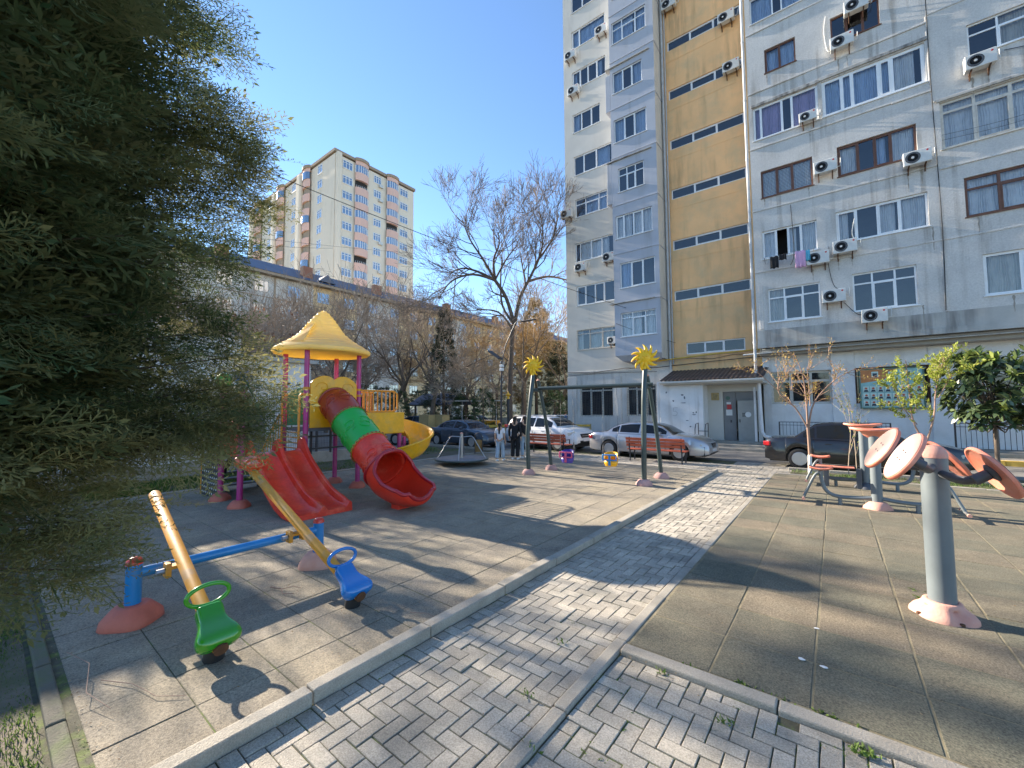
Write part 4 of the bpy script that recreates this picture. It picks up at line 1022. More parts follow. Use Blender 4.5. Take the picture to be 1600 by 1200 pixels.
mb = MB(); mb.grid(rows, close=True); can = gp(mb, 'canopy', 'pl_canopy', smooth=28)
mb = MB(); mb.lathe([(1.10, 3.365), (.95, 3.37), (.78, 3.375), (.76, 3.43)], 56, Matrix.Translation(CC)); gp(mb, 'canopy_rim', 'pl_canopy', can, smooth=40)
T = Matrix.Translation(CC) @ Matrix.Rotation(R(-62), 4, 'Z')
mb = MB(); mb.grid([[(.94, -.16, 3.57), (.94, .16, 3.57)], [(.66, -.12, 3.84), (.70, .12, 3.84)], [(.46, -.09, 4.08), (.46, .09, 4.08)]])
mb.v = [tuple(T @ Vector(q)) for q in mb.v]; gp(mb, 'canopy_flap', 'pl_canopy', can, thick=.03)
# panel around the tube entrance (scalloped top)
def wavy_panel(mb, x, y0, y1, z0, z1, t=.05, hole=None):
    n = 24; top = []
    for i in range(n + 1):
        u = i / n; top.append((y0 + (y1 - y0) * u, z1 + .12 * abs(math.sin(2 * math.pi * u)) ** .7 * (1 if u < .5 else 1) + .10 * math.sin(math.pi * u)))
    poly = [(y1, z0), (y0, z0)] + top
    T = Matrix.Translation((x, 0, 0)) @ Matrix(((0, 0, 1, 0), (1, 0, 0, 0), (0, 1, 0, 0), (0, 0, 0, 1)))
    mb.prism(poly, t, T); return mb
gp(wavy_panel(MB(), -9.62, 4.68, 5.86, 1.56, 2.6), 'tube_panel', 'pl_yellow', bevel=.012)
mb = MB()
for s_ in (0, 1):
    cy = 4.98 + .6 * s_; a = [(-9.565, cy + (.18 - .012 * k) * math.cos(k * .5) * (1 if s_ else -1), 2.52 + (.13 - .008 * k) * math.sin(k * .5)) for k in range(13)]
    mb.tube(a, .011, 6)
gp(mb, 'panel_scroll', 'pl_yellow')
# teal panel with leaf openings on the far side
gp(wavy_panel(MB(), -10.72, 4.66, 5.85, 1.6, 2.35), 'back_panel', 'pl_teal', bevel=.01)
mb = MB()
for k, (yy, z) in enumerate(((5.45, 2.1), (5.5, 1.9), (5.35, 1.75))):
    mb.lathe([(0, 0), (.09, 0), (.09, .01), (0, .01)], 14, Matrix.Translation((-10.665, yy, z)) @ Matrix.Rotation(R(90), 4, 'Y') @ Matrix.Rotation(R(35), 4, 'Z'), sx=.45)
gp(mb, 'leaf_opening', 'stucco_white')
# ladder rails on the A-B side (up from lower deck)
for x in (-10.6, -9.72):
    gp(MB().tube([(x, 4.5, 1.0), (x, 4.5, 2.3), (x, 4.56, 2.36)], .026, 10), 'handrail', 'orange_rail', smooth=40)
for x, z in ((-10.6, 2.36), (-9.72, 2.36), (-9.72, 1.9)): gp(MB().tube([(x, 4.6, z), (x + (.12 if x > -10 else -.1), 4.6, z)], .026, 10), 'rail_bracket', 'orange_rail')
mb = MB()
for z in (1.1, 1.22, 1.34, 1.46): mb.tube([(-10.55, 4.5, z), (-9.75, 4.5, z)], .014, 8)
gp(mb, 'ladder_rung', 'orange_rail')
# stair behind the lower deck with orange side rails
gp(MB().prism([(-10.7, 1.0), (-11.9, .0), (-11.7, 0), (-10.65, .86)], .04, Matrix.Translation((0, 4.5, 0)) @ Matrix.Rotation(R(90), 4, 'X')), 'stair_stringer', 'black_metal')
gp(MB().prism([(-10.7, 1.0), (-11.9, .0), (-11.7, 0), (-10.65, .86)], .04, Matrix.Translation((0, 3.5, 0)) @ Matrix.Rotation(R(90), 4, 'X')), 'stair_stringer', 'black_metal')
for k in range(5): gp(MB().box(-11.85 + .22 * k, -11.62 + .22 * k, 3.52, 4.45, .16 + .18 * k, .19 + .18 * k), 'stair_tread', 'grey_sheet')
for y in (3.42, 4.58):
    mb = MB().tube([(-10.7, y, 1.85), (-10.95, y, 1.85), (-11.2, y, 1.62), (-12.1, y, .7), (-12.1, y, 0)], .022, 8)
    mb.tube([(-10.75, y, 1.15), (-12.1, y, .05)], .018, 8)
    for k in range(8): x = -10.95 - k * .15; mb.tube([(x, y, 1.85 - max(0, (-11.0 - x)) * 1.05), (x, y, 1.15 - (-10.75 - x) * .8)], .012, 6)
    gp(mb, 'stair_rail', 'orange_rail', smooth=40)
# climbing panel on the front (black net grid with holes) and red side panel at the low module
mb = MB().box(-11.9, -10.75, 3.28, 3.34, .02, .95)
gp(mb, 'climbing_board', 'ac_dark')
mb = MB()
for i in range(8):
    for j in range(7): mb.lathe([(0, 0), (.022, 0), (.022, .006), (0, .006)], 8, Matrix.Translation((-11.8 + i * .13, 3.275, .1 + .12 * j)) @ Matrix.Rotation(R(90), 4, 'X'))
gp(mb, 'board_hole', 'stucco_white')
gp(MB().tube([(-11.95, 3.3, .0), (-11.95, 3.3, 1.2)], .03, 8), 'handrail', 'orange_rail')
rp = MB().box(-10.62, -9.68, 3.26, 3.31, 1.0, 1.75); gp(rp, 'side_panel', 'pl_red_faded', bevel=.015)
mb = MB()
for cx in (-10.3, -9.95): mb.tube([(cx + .1 * math.cos(t), 3.25, 1.25 + .1 * math.sin(t)) for t in np.linspace(math.pi, 2 * math.pi, 9)], .012, 6)
gp(mb, 'panel_relief', 'pl_red_faded')
gp(MB().box(-10.6, -8.9, 3.2, 3.27, 2.4, 2.47), 'cross_board', 'board_wood', bevel=.005)
# twin slide
def sprof(s):   # centre line of twin slide: x, z
    xs = [0, .1, .25, .6, 1.0, 1.4, 1.7, 1.9, 2.05, 2.1]
    zs = [1.08, 1.07, .99, .72, .45, .23, .135, .125, .12, .10]
    return lerp(s, xs, zs)
rows = []; top_rows = []
for i in range(43):
    s = -.05 + 2.15 * i / 42; x = -9.62 + s; z = sprof(max(0, s)); hump = .17 * max(0, 1 - abs(s - .1) / .3) ** 1 if s < .4 else 0
    wall = .165 if s < 1.75 else .165 * max(.3, (2.1 - s) / .35) ** .5
    wall = wall + .13 * math.exp(-((s - .12) / .18) ** 2)
    y0 = 3.4; W = 1.14; r = []
    def ch(ya, yb): 
        return [(x, ya, z + wall - .03), (x, ya + .012, z + wall), (x, ya + .05, z + wall), (x, ya + .07, z + wall - .02), (x, ya + .09, z + .035), (x, ya + .14, z), (x, (ya + yb) / 2, z - .006), (x, yb - .14, z), (x, yb - .09, z + .035), (x, yb - .07, z + wall - .02), (x, yb - .05, z + wall), (x, yb - .012, z + wall)]
    r = ch(y0, y0 + W / 2 + .03) + ch(y0 + W / 2 - .02, y0 + W)[2:] + [(x, y0 + W, z + wall - .03)]
    r = [(x, y0 - .006, z - .09)] + r + [(x, y0 + W + .006, z - .09)]
    rows.append(r)
mb = MB(); mb.grid(rows, flip=False)
b = len(mb.v) - len(rows[0]); mb.f.append(tuple(b + k for k in range(len(rows[0]))))
zb = [(rows[i][0], rows[i][-1]) for i in range(len(rows))]
mb.grid([[a, b_] for a, b_ in zb], flip=True)
mb.box(-7.75, -7.53, 3.42, 4.52, .0, .11)
gp(mb, 'twin_slide', 'pl_red_faded', smooth=35)
# tube slide
cl = [(-9.58, 5.27, 2.12), (-9.3, 5.27, 2.02), (-8.9, 5.27, 1.72), (-8.45, 5.27, 1.40), (-8.0, 5.27, 1.1), (-7.62, 5.27, .86), (-7.45, 5.27, .76)]
def interp_path(P, n):
    P = [Vector(p) for p in P]; out = []
    for i in range(len(P) - 1):
        p0 = P[max(i - 1, 0)]; p1 = P[i]; p2 = P[i + 1]; p3 = P[min(i + 2, len(P) - 1)]
        for k in range(n):
            t = k / n; out.append(.5 * ((2 * p1) + (p2 - p0) * t + (2 * p0 - 5 * p1 + 4 * p2 - p3) * t * t + (3 * p1 - p0 - 3 * p2 + p3) * t ** 3))
    out.append(P[-1]); return out
path = interp_path(cl, 6); NP = len(path); RT = .385
def tube_seg(i0, i1, r, mat, flare0=.035, flare1=.035):
    pts = path[i0:i1 + 1]; rr = [r] * len(pts); rr[0] = r + flare0; rr[-1] = r + flare1
    pts = [pts[0], pts[0] + (pts[1] - pts[0]) * .25] + pts[1:-1] + [pts[-1] + (pts[-2] - pts[-1]) * .25, pts[-1]]
    rr = [r + flare0, r] + [r] * (len(pts) - 4) + [r, r + flare1]
    o = gp(MB().tube(pts, rr, 40, cap=False), 'tube_section', mat, smooth=35)
    k = o.modifiers.new('solid', 'SOLIDIFY'); k.thickness = .018; k.offset = -1
    # embossed swirls
    m_ = MB(); c0 = (i0 + i1) / 2
    for a0 in (-1.9, -.95, 0., .95, 1.9):
        for sgn in (-1, 1):
            q = []
            for t in np.linspace(0, 5.2, 22):
                rad = .17 - .022 * t; u = c0 + sgn * .9 + rad * math.cos(t * sgn + a0) * 8.5; an = a0 + (rad * math.sin(t * sgn + a0)) / r * 1.15
                u = min(max(u, i0 + .6), i1 - .6); k0 = int(u); f = u - k0; p = path[k0].lerp(path[min(k0 + 1, NP - 1)], f)
                tn = (path[min(k0 + 1, NP - 1)] - path[k0]).normalized(); w = Vector((0, 1, 0)); uu = w.cross(tn).normalized()
                if uu.z < 0: uu = -uu
                q.append(p + (uu * math.cos(an) - w * math.sin(an)) * (r + .003))
            m_.tube(q, .014, 6, cap=True)
    m_.build('embossed_swirl', M[mat], o, org=G0, smooth=40)
tube_seg(0, 12, RT, 'pl_maroon'); tube_seg(12, 23, RT + .005, 'pl_green'); tube_seg(23, NP - 1, RT + .01, 'pl_red_faded')
mb = MB()
for idx in (12, 23):
    tn = (path[idx + 1] - path[idx - 1]).normalized(); w = Vector((0, 1, 0)); uu = w.cross(tn).normalized()
    for k in range(28):
        an = 2 * math.pi * k / 28; c = path[idx] + (uu * math.cos(an) + w * math.sin(an)) * (RT + .046)
        mb.tube([c - tn * .018, c + tn * .018], .011, 6)
gp(mb, 'flange_bolt', 'pl_maroon')
# exit scoop: ring + open trough
tn = Vector((.74, 0, -.52)).normalized(); w = Vector((0, 1, 0)); uu = w.cross(tn).normalized()
if uu.z < 0: uu = -uu
mb = MB(); c0 = Vector((-7.36, 5.27, .725)); rows = []
path2 = interp_path([(-7.46, 5.27, .76), (-7.25, 5.27, .66), (-7.0, 5.27, .60), (-6.75, 5.27, .58), (-6.5, 5.27, .58), (-6.36, 5.27, .59)], 6)
NS = len(path2)
for i, p in enumerate(path2):
    t = i / (NS - 1)
    half = lerp(t, [0, .03, .1, .25, .5, .8, 1], [math.pi * .985, 2.7, 2.25, 1.8, 1.5, 1.3, .95])
    rad = lerp(t, [0, .2, .5, .75, .92, 1], [.44, .49, .5, .48, .43, .34])
    d = (path2[min(i + 1, NS - 1)] - path2[max(i - 1, 0)]).normalized(); uz = w.cross(d).normalized()
    if uz.z < 0: uz = -uz
    r = []
    for k in range(33):
        a = math.pi - half + 2 * half * k / 32; r.append(p + (uz * math.cos(a) + w * math.sin(a)) * rad)
    rows.append(r)
mb.grid(rows)
sc = gp(mb, 'exit_scoop', 'pl_red', smooth=60); k = sc.modifiers.new('solid', 'SOLIDIFY'); k.thickness = .03; k.offset = 0
edge = [r[0] for r in rows] + rows[-1][1:-1] + [r[-1] for r in rows[::-1]]
gp(MB().tube(edge, .038, 10), 'scoop_lip', 'pl_crimson', sc, smooth=60)
ring = [Vector((-7.46, 5.27, .755)) + (uu * math.cos(a) + w * math.sin(a)) * .462 for a in np.linspace(0, 2 * math.pi, 41)]
gp(MB().tube(ring, .036, 10, cap=False), 'scoop_lip', 'pl_crimson', sc, smooth=60)
mb = MB()
for k in range(12):
    t = k / 11; mb.lathe([(0, 0), (.014, 0), (.012, .014), (0, .018)], 8, Matrix.Translation(rows[-1][4 + 2 * k] + Vector((0.02, 0, .03))))
gp(mb, 'lip_rivet', 'pl_crimson', sc)
gp(MB().box(-7.05, -6.8, 5.1, 5.42, 0, .13), 'scoop_foot', 'pl_red_faded', bevel=.02)
# upper railing + yellow slide
mb = MB(); mb.tube([(-9.6, 6.0, 2.47), (-9.6, 7.0, 2.47), (-9.6, 7.12, 2.4), (-9.6, 7.12, 2.0), (-9.6, 7.02, 1.92), (-9.6, 6.0, 1.92)], .024, 8)
for k in range(8): y = 6.1 + k * .13; mb.tube([(-9.6, y, 1.92), (-9.6, y, 2.47)], .019, 6)
gp(mb, 'upper_railing', 'orange_rail', smooth=40)
mb = MB(); mb.tube([(-10.7, 6.0, 2.47), (-10.7, 7.1, 2.47)], .024, 8).tube([(-10.7, 6.0, 1.8), (-10.7, 7.1, 1.8)], .024, 8)
for k in range(8): y = 6.1 + k * .13; mb.tube([(-10.7, y, 1.8), (-10.7, y, 2.47)], .015, 6)
gp(mb, 'upper_railing', 'orange_rail', smooth=40)
gp(MB().box(-9.62, -9.5, 5.98, 7.3, 1.32, 1.9), 'slide_entrance', 'pl_yellow', bevel=.03)
# spiral trough
rows = []; C = Vector((-9.95, 7.95, 0)); n = 40
sp = []
for i in range(n + 1):
    t = i / n; a = R(175) - R(285) * t
    rad = .44; sp.append(Vector((-9.78 + rad * math.cos(a), 7.5 + rad * math.sin(a), 1.35 - 1.08 * t)))
sp = [Vector((-10.2, 6.95, 1.45)), Vector((-10.22, 7.2, 1.42))] + sp + [sp[-1] + Vector((-.25, -.05, -.02)), sp[-1] + Vector((-.5, -.1, -.02))]
ce = Vector((-9.43, 7.75, 0))
for i, p in enumerate(sp):
    d = sp[min(i + 1, len(sp) - 1)] - sp[max(i - 1, 0)]; d.z = 0; d.normalize(); s = Vector((-d.y, d.x, 0))   # left = outer side
    r = []
    for (o_, h) in ((-.30, .12), (-.27, .14), (-.24, .1), (-.2, .02), (-.1, -.03), (.05, -.04), (.18, .0), (.27, .12), (.32, .33), (.35, .42), (.38, .42), (.39, .38)):
        r.append(p + s * o_ + Vector((0, 0, h)))
    rows.append(r)
mb = MB(); mb.grid(rows); o = gp(mb, 'spiral_slide', 'pl_yellow', smooth=50, thick=.03)
gp(MB().tube([r[-2] for r in rows], .03, 8).tube([r[1] for r in rows], .025, 8), 'spiral_slide_lip', 'pl_yellow', o, smooth=50)
gp(MB().tube([(-9.78, 7.5, 0), (-9.78, 7.5, 1.2)], .05, 12), 'slide_support', 'pink_post', smooth=40)
gp(MB().box(-9.7, -8.95, 8.1, 8.4, .0, .0 + .02), 'support_plate', 'grey_sheet') if False else None
# struts under the decks
mb = MB()
for x, y in ((-10.2, 5.0), (-10.2, 5.5), (-10.2, 6.4)): mb.box(x, x + .04, y, y + .04, .9, 1.48)
for z in (1.0, 1.3): mb.box(-10.22, -10.18, 4.65, 5.9, z, z + .04)
gp(mb, 'understructure', 'black_metal')

# ================================================================== SEESAWS
S0 = Vector((-5.25, 0.95, 0))
ss = empty('seesaw_stand', S0, label='blue double seesaw frame with two short red capped posts and one long crossbar', cat='seesaw stand')
def sp_(mb, n, m_, par=None, **k): return mb.build(n, M[m_], par or ss, org=S0, **k)
for y, ft in ((.95, 'foot_red'), (2.72, 'foot_pink')):
    p = sp_(MB().tube([(-5.27, y, .05), (-5.27, y, .55)], .062, 24), 'post', 'bar_blue', smooth=40)
    sp_(MB().lathe([(.065, .55), (.064, .575), (.05, .6), (.025, .613), (0, .615)], 24, Matrix.Translation((-5.27, y, 0))), 'cap', 'cap_red', p, smooth=60)
    sp_(footing(-5.27, y, .22, .19), 'footing', ft, p, smooth=50)
sp_(MB().tube([(-5.27, .98, .46), (-5.27, 2.7, .46)], .048, 24), 'crossbar', 'bar_blue', smooth=40)
def seesaw(y, top, bot, seatm, seat_top, label, pivot_x):
    """beam from top (x,z) to bot (x,z) in plane y"""
    O_ = Vector((pivot_x, y, .5)); e = empty('seesaw', O_, label=label, cat='seesaw', group='seesaws on the blue frame')
    def b_(mb, n, m_, par=None, **k): return mb.build(n, M[m_], par or e, org=O_, **k)
    A = Vector((top[0], y, top[1])); B = Vector((bot[0], y, bot[1])); d = (B - A).normalized(); nrm = Vector((-d.z, 0, d.x)); 
    if nrm.z < 0: nrm = -nrm
    b_(MB().tube([A - d * .0, A + d * .01, B], [.047, .053, .053], 28), 'beam', 'beam_ochre', smooth=40)
    b_(MB().tube([B - d * .001, B + d * .03], [.05, .05], 24), 'beam_end', 'rust', smooth=30)
    # pivot bracket
    c = Vector((pivot_x, y, .5))
    b_(MB().box(pivot_x - .05, pivot_x + .05, y - .10, y - .055, .43, .56).box(pivot_x - .05, pivot_x + .05, y + .055, y + .09, .43, .56).box(pivot_x - .055, pivot_x + .055, y - .1, y + .09, .50, .53), 'pivot_bracket', 'beam_ochre', bevel=.006)
    b_(MB().tube([(pivot_x, y - .16, .49), (pivot_x, y - .1, .49)], .028, 6), 'pivot_bolt', 'chrome')
    def seat(C, dd, mat):
        """C: point on the beam below the seat front, dd: outward direction along the beam"""
        nn = Vector((-dd.z, 0, dd.x)); 
        if nn.z < 0: nn = -nn
        W = Vector((0, 1, 0)); mb = MB(); rows = []
        st_ = [(0., .075, .07, -.01), (.015, .095, .085, -.03), (.05, .1, .075, -.035), (.11, .095, .055, -.04), (.17, .105, .05, -.04), (.24, .14, .055, -.05), (.30, .158, .06, -.05), (.345, .155, .05, -.045), (.37, .125, .02, -.03), (.378, .07, .005, -.02)]
        for (s, hw, zt, zb) in st_:
            r = []
            for (u, v) in ((0, 1), (.45, .98), (.8, 1.0), (.95, .85), (1, .55), (.97, .2), (.8, 0), (.4, -.1), (0, -.12), (-.4, -.1), (-.8, 0), (-.97, .2), (-1, .55), (-.95, .85), (-.8, 1.0), (-.45, .98)):
                z = zb + (zt - zb) * v
                if zb + (zt - zb) * v < zt * .9: z -= .05 * (s / .37) * (1 - abs(v))
                r.append(C + dd * (s - (0 if v > .5 else .02)) + W * (u * hw) + nn * (.05 + z))
            rows.append(r)
        mb.grid(rows, close=True); m0 = len(mb.v)
        mb.f.append(tuple(range(15, -1, -1))); mb.f.append(tuple(m0 - 16 + k for k in range(16)))
        so_ = b_(mb, 'seat', mat, smooth=70, sub=2)
        # oval handle
        hc = C + nn * .17 - dd * .05; ups = (nn * .95 - dd * .32).normalized(); q = []
        for t in np.linspace(0, 2 * math.pi, 37): q.append(hc + W * (.15 * math.cos(t)) + ups * (.085 * math.sin(t)))
        b_(MB().tube(q, .017, 12, cap=False), 'handle', mat, so_, smooth=60)
        b_(MB().tube([C + nn * .04 + W * .05 - dd * .01, hc - ups * .08 + W * .06], .02, 10).tube([C + nn * .04 - W * .05 - dd * .01, hc - ups * .08 - W * .06], .02, 10), 'handle_neck', mat, so_, smooth=60)
    seat(B - d * .36, d, seatm)
    b_(MB().tube([B - d * .08 - nrm * .05, B - d * .08 - nrm * .17], .075, 20), 'buffer', 'tyre', smooth=40)
    if seat_top: seat(A + d * .30, -d, seat_top)
seesaw(1.22, (-5.98, 1.07), (-3.84, .155), 'seat_green', None, 'ochre seesaw beam with a green seat down and a bare raised end', -5.02)
seesaw(2.38, (-6.72, 1.22), (-3.78, .155), 'seat_blue', 'seat_orange', 'ochre seesaw beam with a blue seat down and an orange seat raised', -5.14)

# ================================================================== SWING
W0 = Vector((-5.6, 10.9, 0))
sw = empty('swing_set', W0, label='dark green swing set with a smiling yellow sun on each end', cat='swing set')
def wp(mb, n, m_, par=None, **k): return mb.build(n, M[m_], par or sw, org=W0, **k)
def sunface(c, s):
    f = Vector((.35, -.93, .05)).normalized(); rr = Vector((f.y * -1, f.x, 0)).normalized() * 1; rr = Vector((0, 0, 1)).cross(f).normalized(); uu = f.cross(rr)
    T = Matrix((( rr.x, uu.x, f.x, c[0]), (rr.y, uu.y, f.y, c[1]), (rr.z, uu.z, f.z, c[2]), (0, 0, 0, 1)))
    mb = MB(); mb.lathe([(0, -.1 * s), (.12 * s, -.08 * s), (.165 * s, 0), (.14 * s, .05 * s), (.08 * s, .075 * s), (0, .085 * s)], 26, T)
    for k in range(11):
        a = 2 * math.pi * k / 11 + .25; da = .32; q = []; 
        for t in np.linspace(0, 1, 6):
            r_ = (.11 + .21 * t) * s; aa = a + da * t * t; q.append(T @ Vector((r_ * math.cos(aa), r_ * math.sin(aa), (.01 + .02 * math.sin(3 * t)) * s)))
        mb.tube(q, [.05 * s, .052 * s, .044 * s, .033 * s, .021 * s, .006 * s], 8)
    o = wp(mb, 'sun_face', 'sun_yellow', smooth=60)
    mb = MB()
    for sx in (-1, 1):
        mb.lathe([(.022 * s, 0), (.022 * s, .02 * s), (.012 * s, .03 * s), (0, .03 * s)], 12, T @ Matrix.Translation((sx * .045 * s, .03 * s, .07 * s)))
        mb.lathe([(.018 * s, 0), (.016 * s, .015 * s), (0, .022 * s)], 12, T @ Matrix.Translation((sx * .075 * s, -.03 * s, .055 * s)))
    mb.tube([T @ Vector((.06 * s * math.cos(t), -.02 * s + .045 * s * math.sin(t), .078 * s)) for t in np.linspace(R(200), R(340), 9)], .008 * s, 6)
    mb.lathe([(.018 * s, 0), (.014 * s, .02 * s), (0, .028 * s)], 10, T @ Matrix.Translation((0, 0, .078 * s)))
    wp(mb, 'face_relief', 'sun_yellow', o, smooth=60)
for (xa, ya), (xb, yb), lean, ss_ in (((-7.27, 10.12), (-7.22, 11.3), -1, 1.08), ((-3.88, 10.42), (-3.88, 11.75), 1, 1.2)):
    yt = (ya + yb) / 2
    pa = wp(MB().tube(interp_path([(xa, ya, .05), (xa + .02 * lean, ya + .0, 1.2), (xa - .06 * lean * 0, ya + .12, 2.2), (xa - .02, ya + .32, 3.02)], 5), .065, 16), 'post', 'green_black', smooth=40)
    pb = wp(MB().tube(interp_path([(xb, yb, .05), (xb - .06, yb - .1, 1.2), (xb - .12, yb - .3, 2.2), (xb - .17, yb - .45, 2.86)], 5), .055, 16), 'post', 'green_black', smooth=40)
    wp(MB().lathe([(.056, 0), (.05, .03), (.03, .055), (0, .06)], 16, Matrix.Translation((xb - .17, yb - .45, 2.85))), 'cap', 'foot_pink', pb, smooth=60)
    for px_, py_, po in ((xa, ya, pa), (xb, yb, pb)): wp(footing(px_, py_, .2, .17), 'footing', 'foot_rose', po, smooth=50)
    wp(MB().tube([(xa - .02, ya + .30, 2.98), (xa - .02, ya + .34, 3.14)], .06, 16), 'sun_neck', 'sun_yellow', pa, smooth=40)
    sunface((xa - .02, ya + .33, 3.3), ss_ * .95)
    wp(MB().tube([(xa - .01, ya + .28, 2.55), (xb - .15, yb - .4, 2.55)], .05, 12), 'brace', 'green_black', smooth=40)
wp(MB().tube([(-7.28, 10.72, 2.6), (-3.8, 11.0, 2.6)], .058, 16), 'crossbar', 'green_black', smooth=40)
def swing_seat(x, y, zs, m1, m2, label, m3=None):
    e = None; TT = Matrix.Translation((x, y, zs)) @ Matrix.Rotation(R(8), 4, 'Z')
    def q_(mb, n, m_, **k):
        mb.v = [tuple(TT @ Vector(q)) for q in mb.v]
        o = mb.build(n if n in ('seat', 'chain') else n, M[m_], sw if n in ('seat', 'chain') else e, org=W0, **k)
        if n == 'seat': tag(o, label)
        return o
    rows = []
    for s_, (w_, d0, d1) in ((0, (.15, -.1, .13)), (.07, (.18, -.13, .16)), (.15, (.185, -.135, .17))):
        rows.append([(w_ * math.cos(a), (d1 if math.sin(a) > 0 else -d0) * math.sin(a), s_) for a in np.linspace(0, 2 * math.pi, 25)[:-1]])
    mb = MB().grid(rows, close=True); mb.f.append(tuple(range(23, -1, -1)))
    e = q_(mb, 'seat', m1, smooth=50, thick=.015)
    rows = [[(.185 * math.cos(a), .17 * math.sin(a) + (z - .15) * .12, z + (.05 * math.sin(a) if z > .3 else 0)) for a in np.linspace(R(5), R(175), 15)] for z in (.15, .24, .33)]
    q_(MB().grid(rows), 'backrest', m1, smooth=50, thick=.018)
    mb = MB().tube([(-.2, -.14, .17), (.2, -.14, .17)], .022, 8).tube([(-.2, -.14, .31), (.2, -.14, .31)], .022, 8)
    for xx in (-.19, 0, .19): mb.tube([(xx, -.14, .16), (xx, -.14, .32)], .022, 8)
    mb.box(-.03, .03, -.16, -.12, .02, .32)
    q_(mb, 'guard', m2, smooth=40, bevel=.004)
    for xx in (-.22, .22):
        H_ = 2.56 - zs; mb = MB(); n = 44
        for k in range(n):
            z = .25 + (H_ - .25) * k / n; z2 = .25 + (H_ - .25) * (k + .75) / n; s = (.007, 0) if k % 2 else (0, .007)
            mb.tube([(xx * (1 - .1 * k / n) - s[0], -s[1], z), (xx * (1 - .1 * k / n) + s[0], s[1], z2)], .0045, 4)
        for yy in (-.13, .14): mb.tube([(xx, yy, .2), (xx * .98, 0, .62)], .006, 5)
        q_(mb, 'chain', 'grey_arm')
swing_seat(-6.35, 10.83, .36, 'swing_purple', 'pl_pink', 'violet bucket swing seat with a pink guard')
swing_seat(-5.0, 10.92, .36, 'pl_yellow', 'bar_blue', 'yellow bucket swing seat with a blue guard')

# ================================================================== MERRY-GO-ROUND, BENCHES, BIN, LAMP
e = empty('merry_go_round', (-10.5, 10.55, 0), label='low round grey merry go round with a centre post and bent steel handles', cat='merry-go-round')
MB().tube([(0, 0, 0), (0, 0, .18)], .12, 16).build('pivot', M['rust'], e, smooth=40)
MB().lathe([(0, .17), (.9, .17), (.92, .18), (.93, .2), (.92, .225), (.9, .235), (0, .24)], 48).build('platform', M['grey_sheet'], e, smooth=35)
MB().lathe([(.93, .175), (.95, .18), (.955, .205), (.95, .23), (.93, .235)], 48).build('platform_rim', M['green_black'], e, smooth=40)
MB().tube([(0, 0, .24), (0, 0, 1.08)], .055, 16).build('centre_post', M['chrome'], e, smooth=40)
MB().lathe([(.056, 1.08), (.05, 1.12), (0, 1.14)], 14).build('post_cap', M['foot_pink'], e, smooth=50)
for k in range(4):
    a = R(38 + 90 * k); c, s = math.cos(a), math.sin(a)
    MB().tube([(.05 * c, .05 * s, .98), (.35 * c, .35 * s, 1.0), (.42 * c, .42 * s, .95), (.84 * c, .84 * s, .24)], .018, 8).build('handle', M['chrome'], e, smooth=40)
bench = empty('park_bench', (-5.15, 15.2, 0), label='red brown slatted bench behind the swings in front of the silver car', cat='bench', group='slatted benches beside the road')
L = 2.1
for k in range(4): MB().box(-L / 2, L / 2, -.22 + .115 * k, -.12 + .115 * k, .42, .455).build('seat_slat', M['bench_wood'], bench, bevel=.006)
for k in range(3):
    T = Matrix.Translation((0, -.28 - .025 * k, .60 + .115 * k)) @ Matrix.Rotation(R(12), 4, 'X'); MB().box(-L / 2, L / 2, -.015, .015, -.048, .048, T).build('back_slat', M['bench_wood'], bench, bevel=.006)
for sx in (-.93, .93):
    MB().box(sx - .02, sx + .02, -.25, -.21, 0, .42).box(sx - .02, sx + .02, .2, .24, 0, .42).box(sx - .02, sx + .02, -.25, .24, .385, .418).box(sx - .019, sx + .019, -.31, -.265, .42, .9).box(sx - .02, sx + .02, .2, .23, .42, .62).box(sx - .02, sx + .02, -.26, .23, .62, .65).build('leg_frame', M['black_metal'], bench, bevel=.004)
b2 = copy_tree(bench); b2.location = (-9.85, 15.2, 0); b2['label'] = 'red brown slatted bench behind the left swing post in front of the white car'
e = empty('litter_bin', (-12.2, 13.3, 0), label='brown metal litter bin in a black hoop frame beside the merry go round', cat='litter bin')
MB().lathe([(0, .12), (.15, .12), (.165, .14), (.18, .62), (.17, .62), (.155, .2), (0, .18)], 24).build('basket', pm('brown_bin_metal', (.28, .17, .06), .5, vs=6, var=.25), e, smooth=40)
MB().tube([(-.22, 0, 0), (-.22, 0, .72), (-.16, 0, .88), (0, 0, .93), (.16, 0, .88), (.22, 0, .72), (.22, 0, 0)], .02, 8).tube([(-.22, 0, .4), (-.16, 0, .4)], .015, 6).tube([(.22, 0, .4), (.16, 0, .4)], .015, 6).build('hoop', M['black_metal'], e, smooth=40)
MB().lathe([(0, 0), (.05, 0), (.05, .004), (0, .004)], 14, Matrix.Translation((.06, -.18, .42)) @ Matrix.Rotation(R(90), 4, 'X') @ Matrix.Rotation(R(-18), 4, 'Y')).build('bin_emblem', M['ac_dark'], e)
e = empty('street_lamp', (-10.66, 12.95, 0), label='thin black street lamp with two flat heads standing behind the people', cat='street lamp')
MB().tube([(0, 0, 0), (.02, 0, 2.2), (.05, 0, 3.9)], [.05, .042, .036], 12).build('pole', M['black_metal'], e, smooth=40)
MB().tube([(.05, 0, 3.8), (.25, 0, 4.5), (.75, 0, 5.35), (.85, 0, 5.42), (1.1, 0, 5.4)], .022, 10).build('upper_arm', M['grey_arm'], e, smooth=40)
MB().box(1.05, 1.75, -.08, .08, 5.37, 5.41).build('lamp_head', M['ac_dark'], e, bevel=.02)
T = Matrix.Translation((.03, 0, 3.95)) @ Matrix.Rotation(R(32), 4, 'Y')
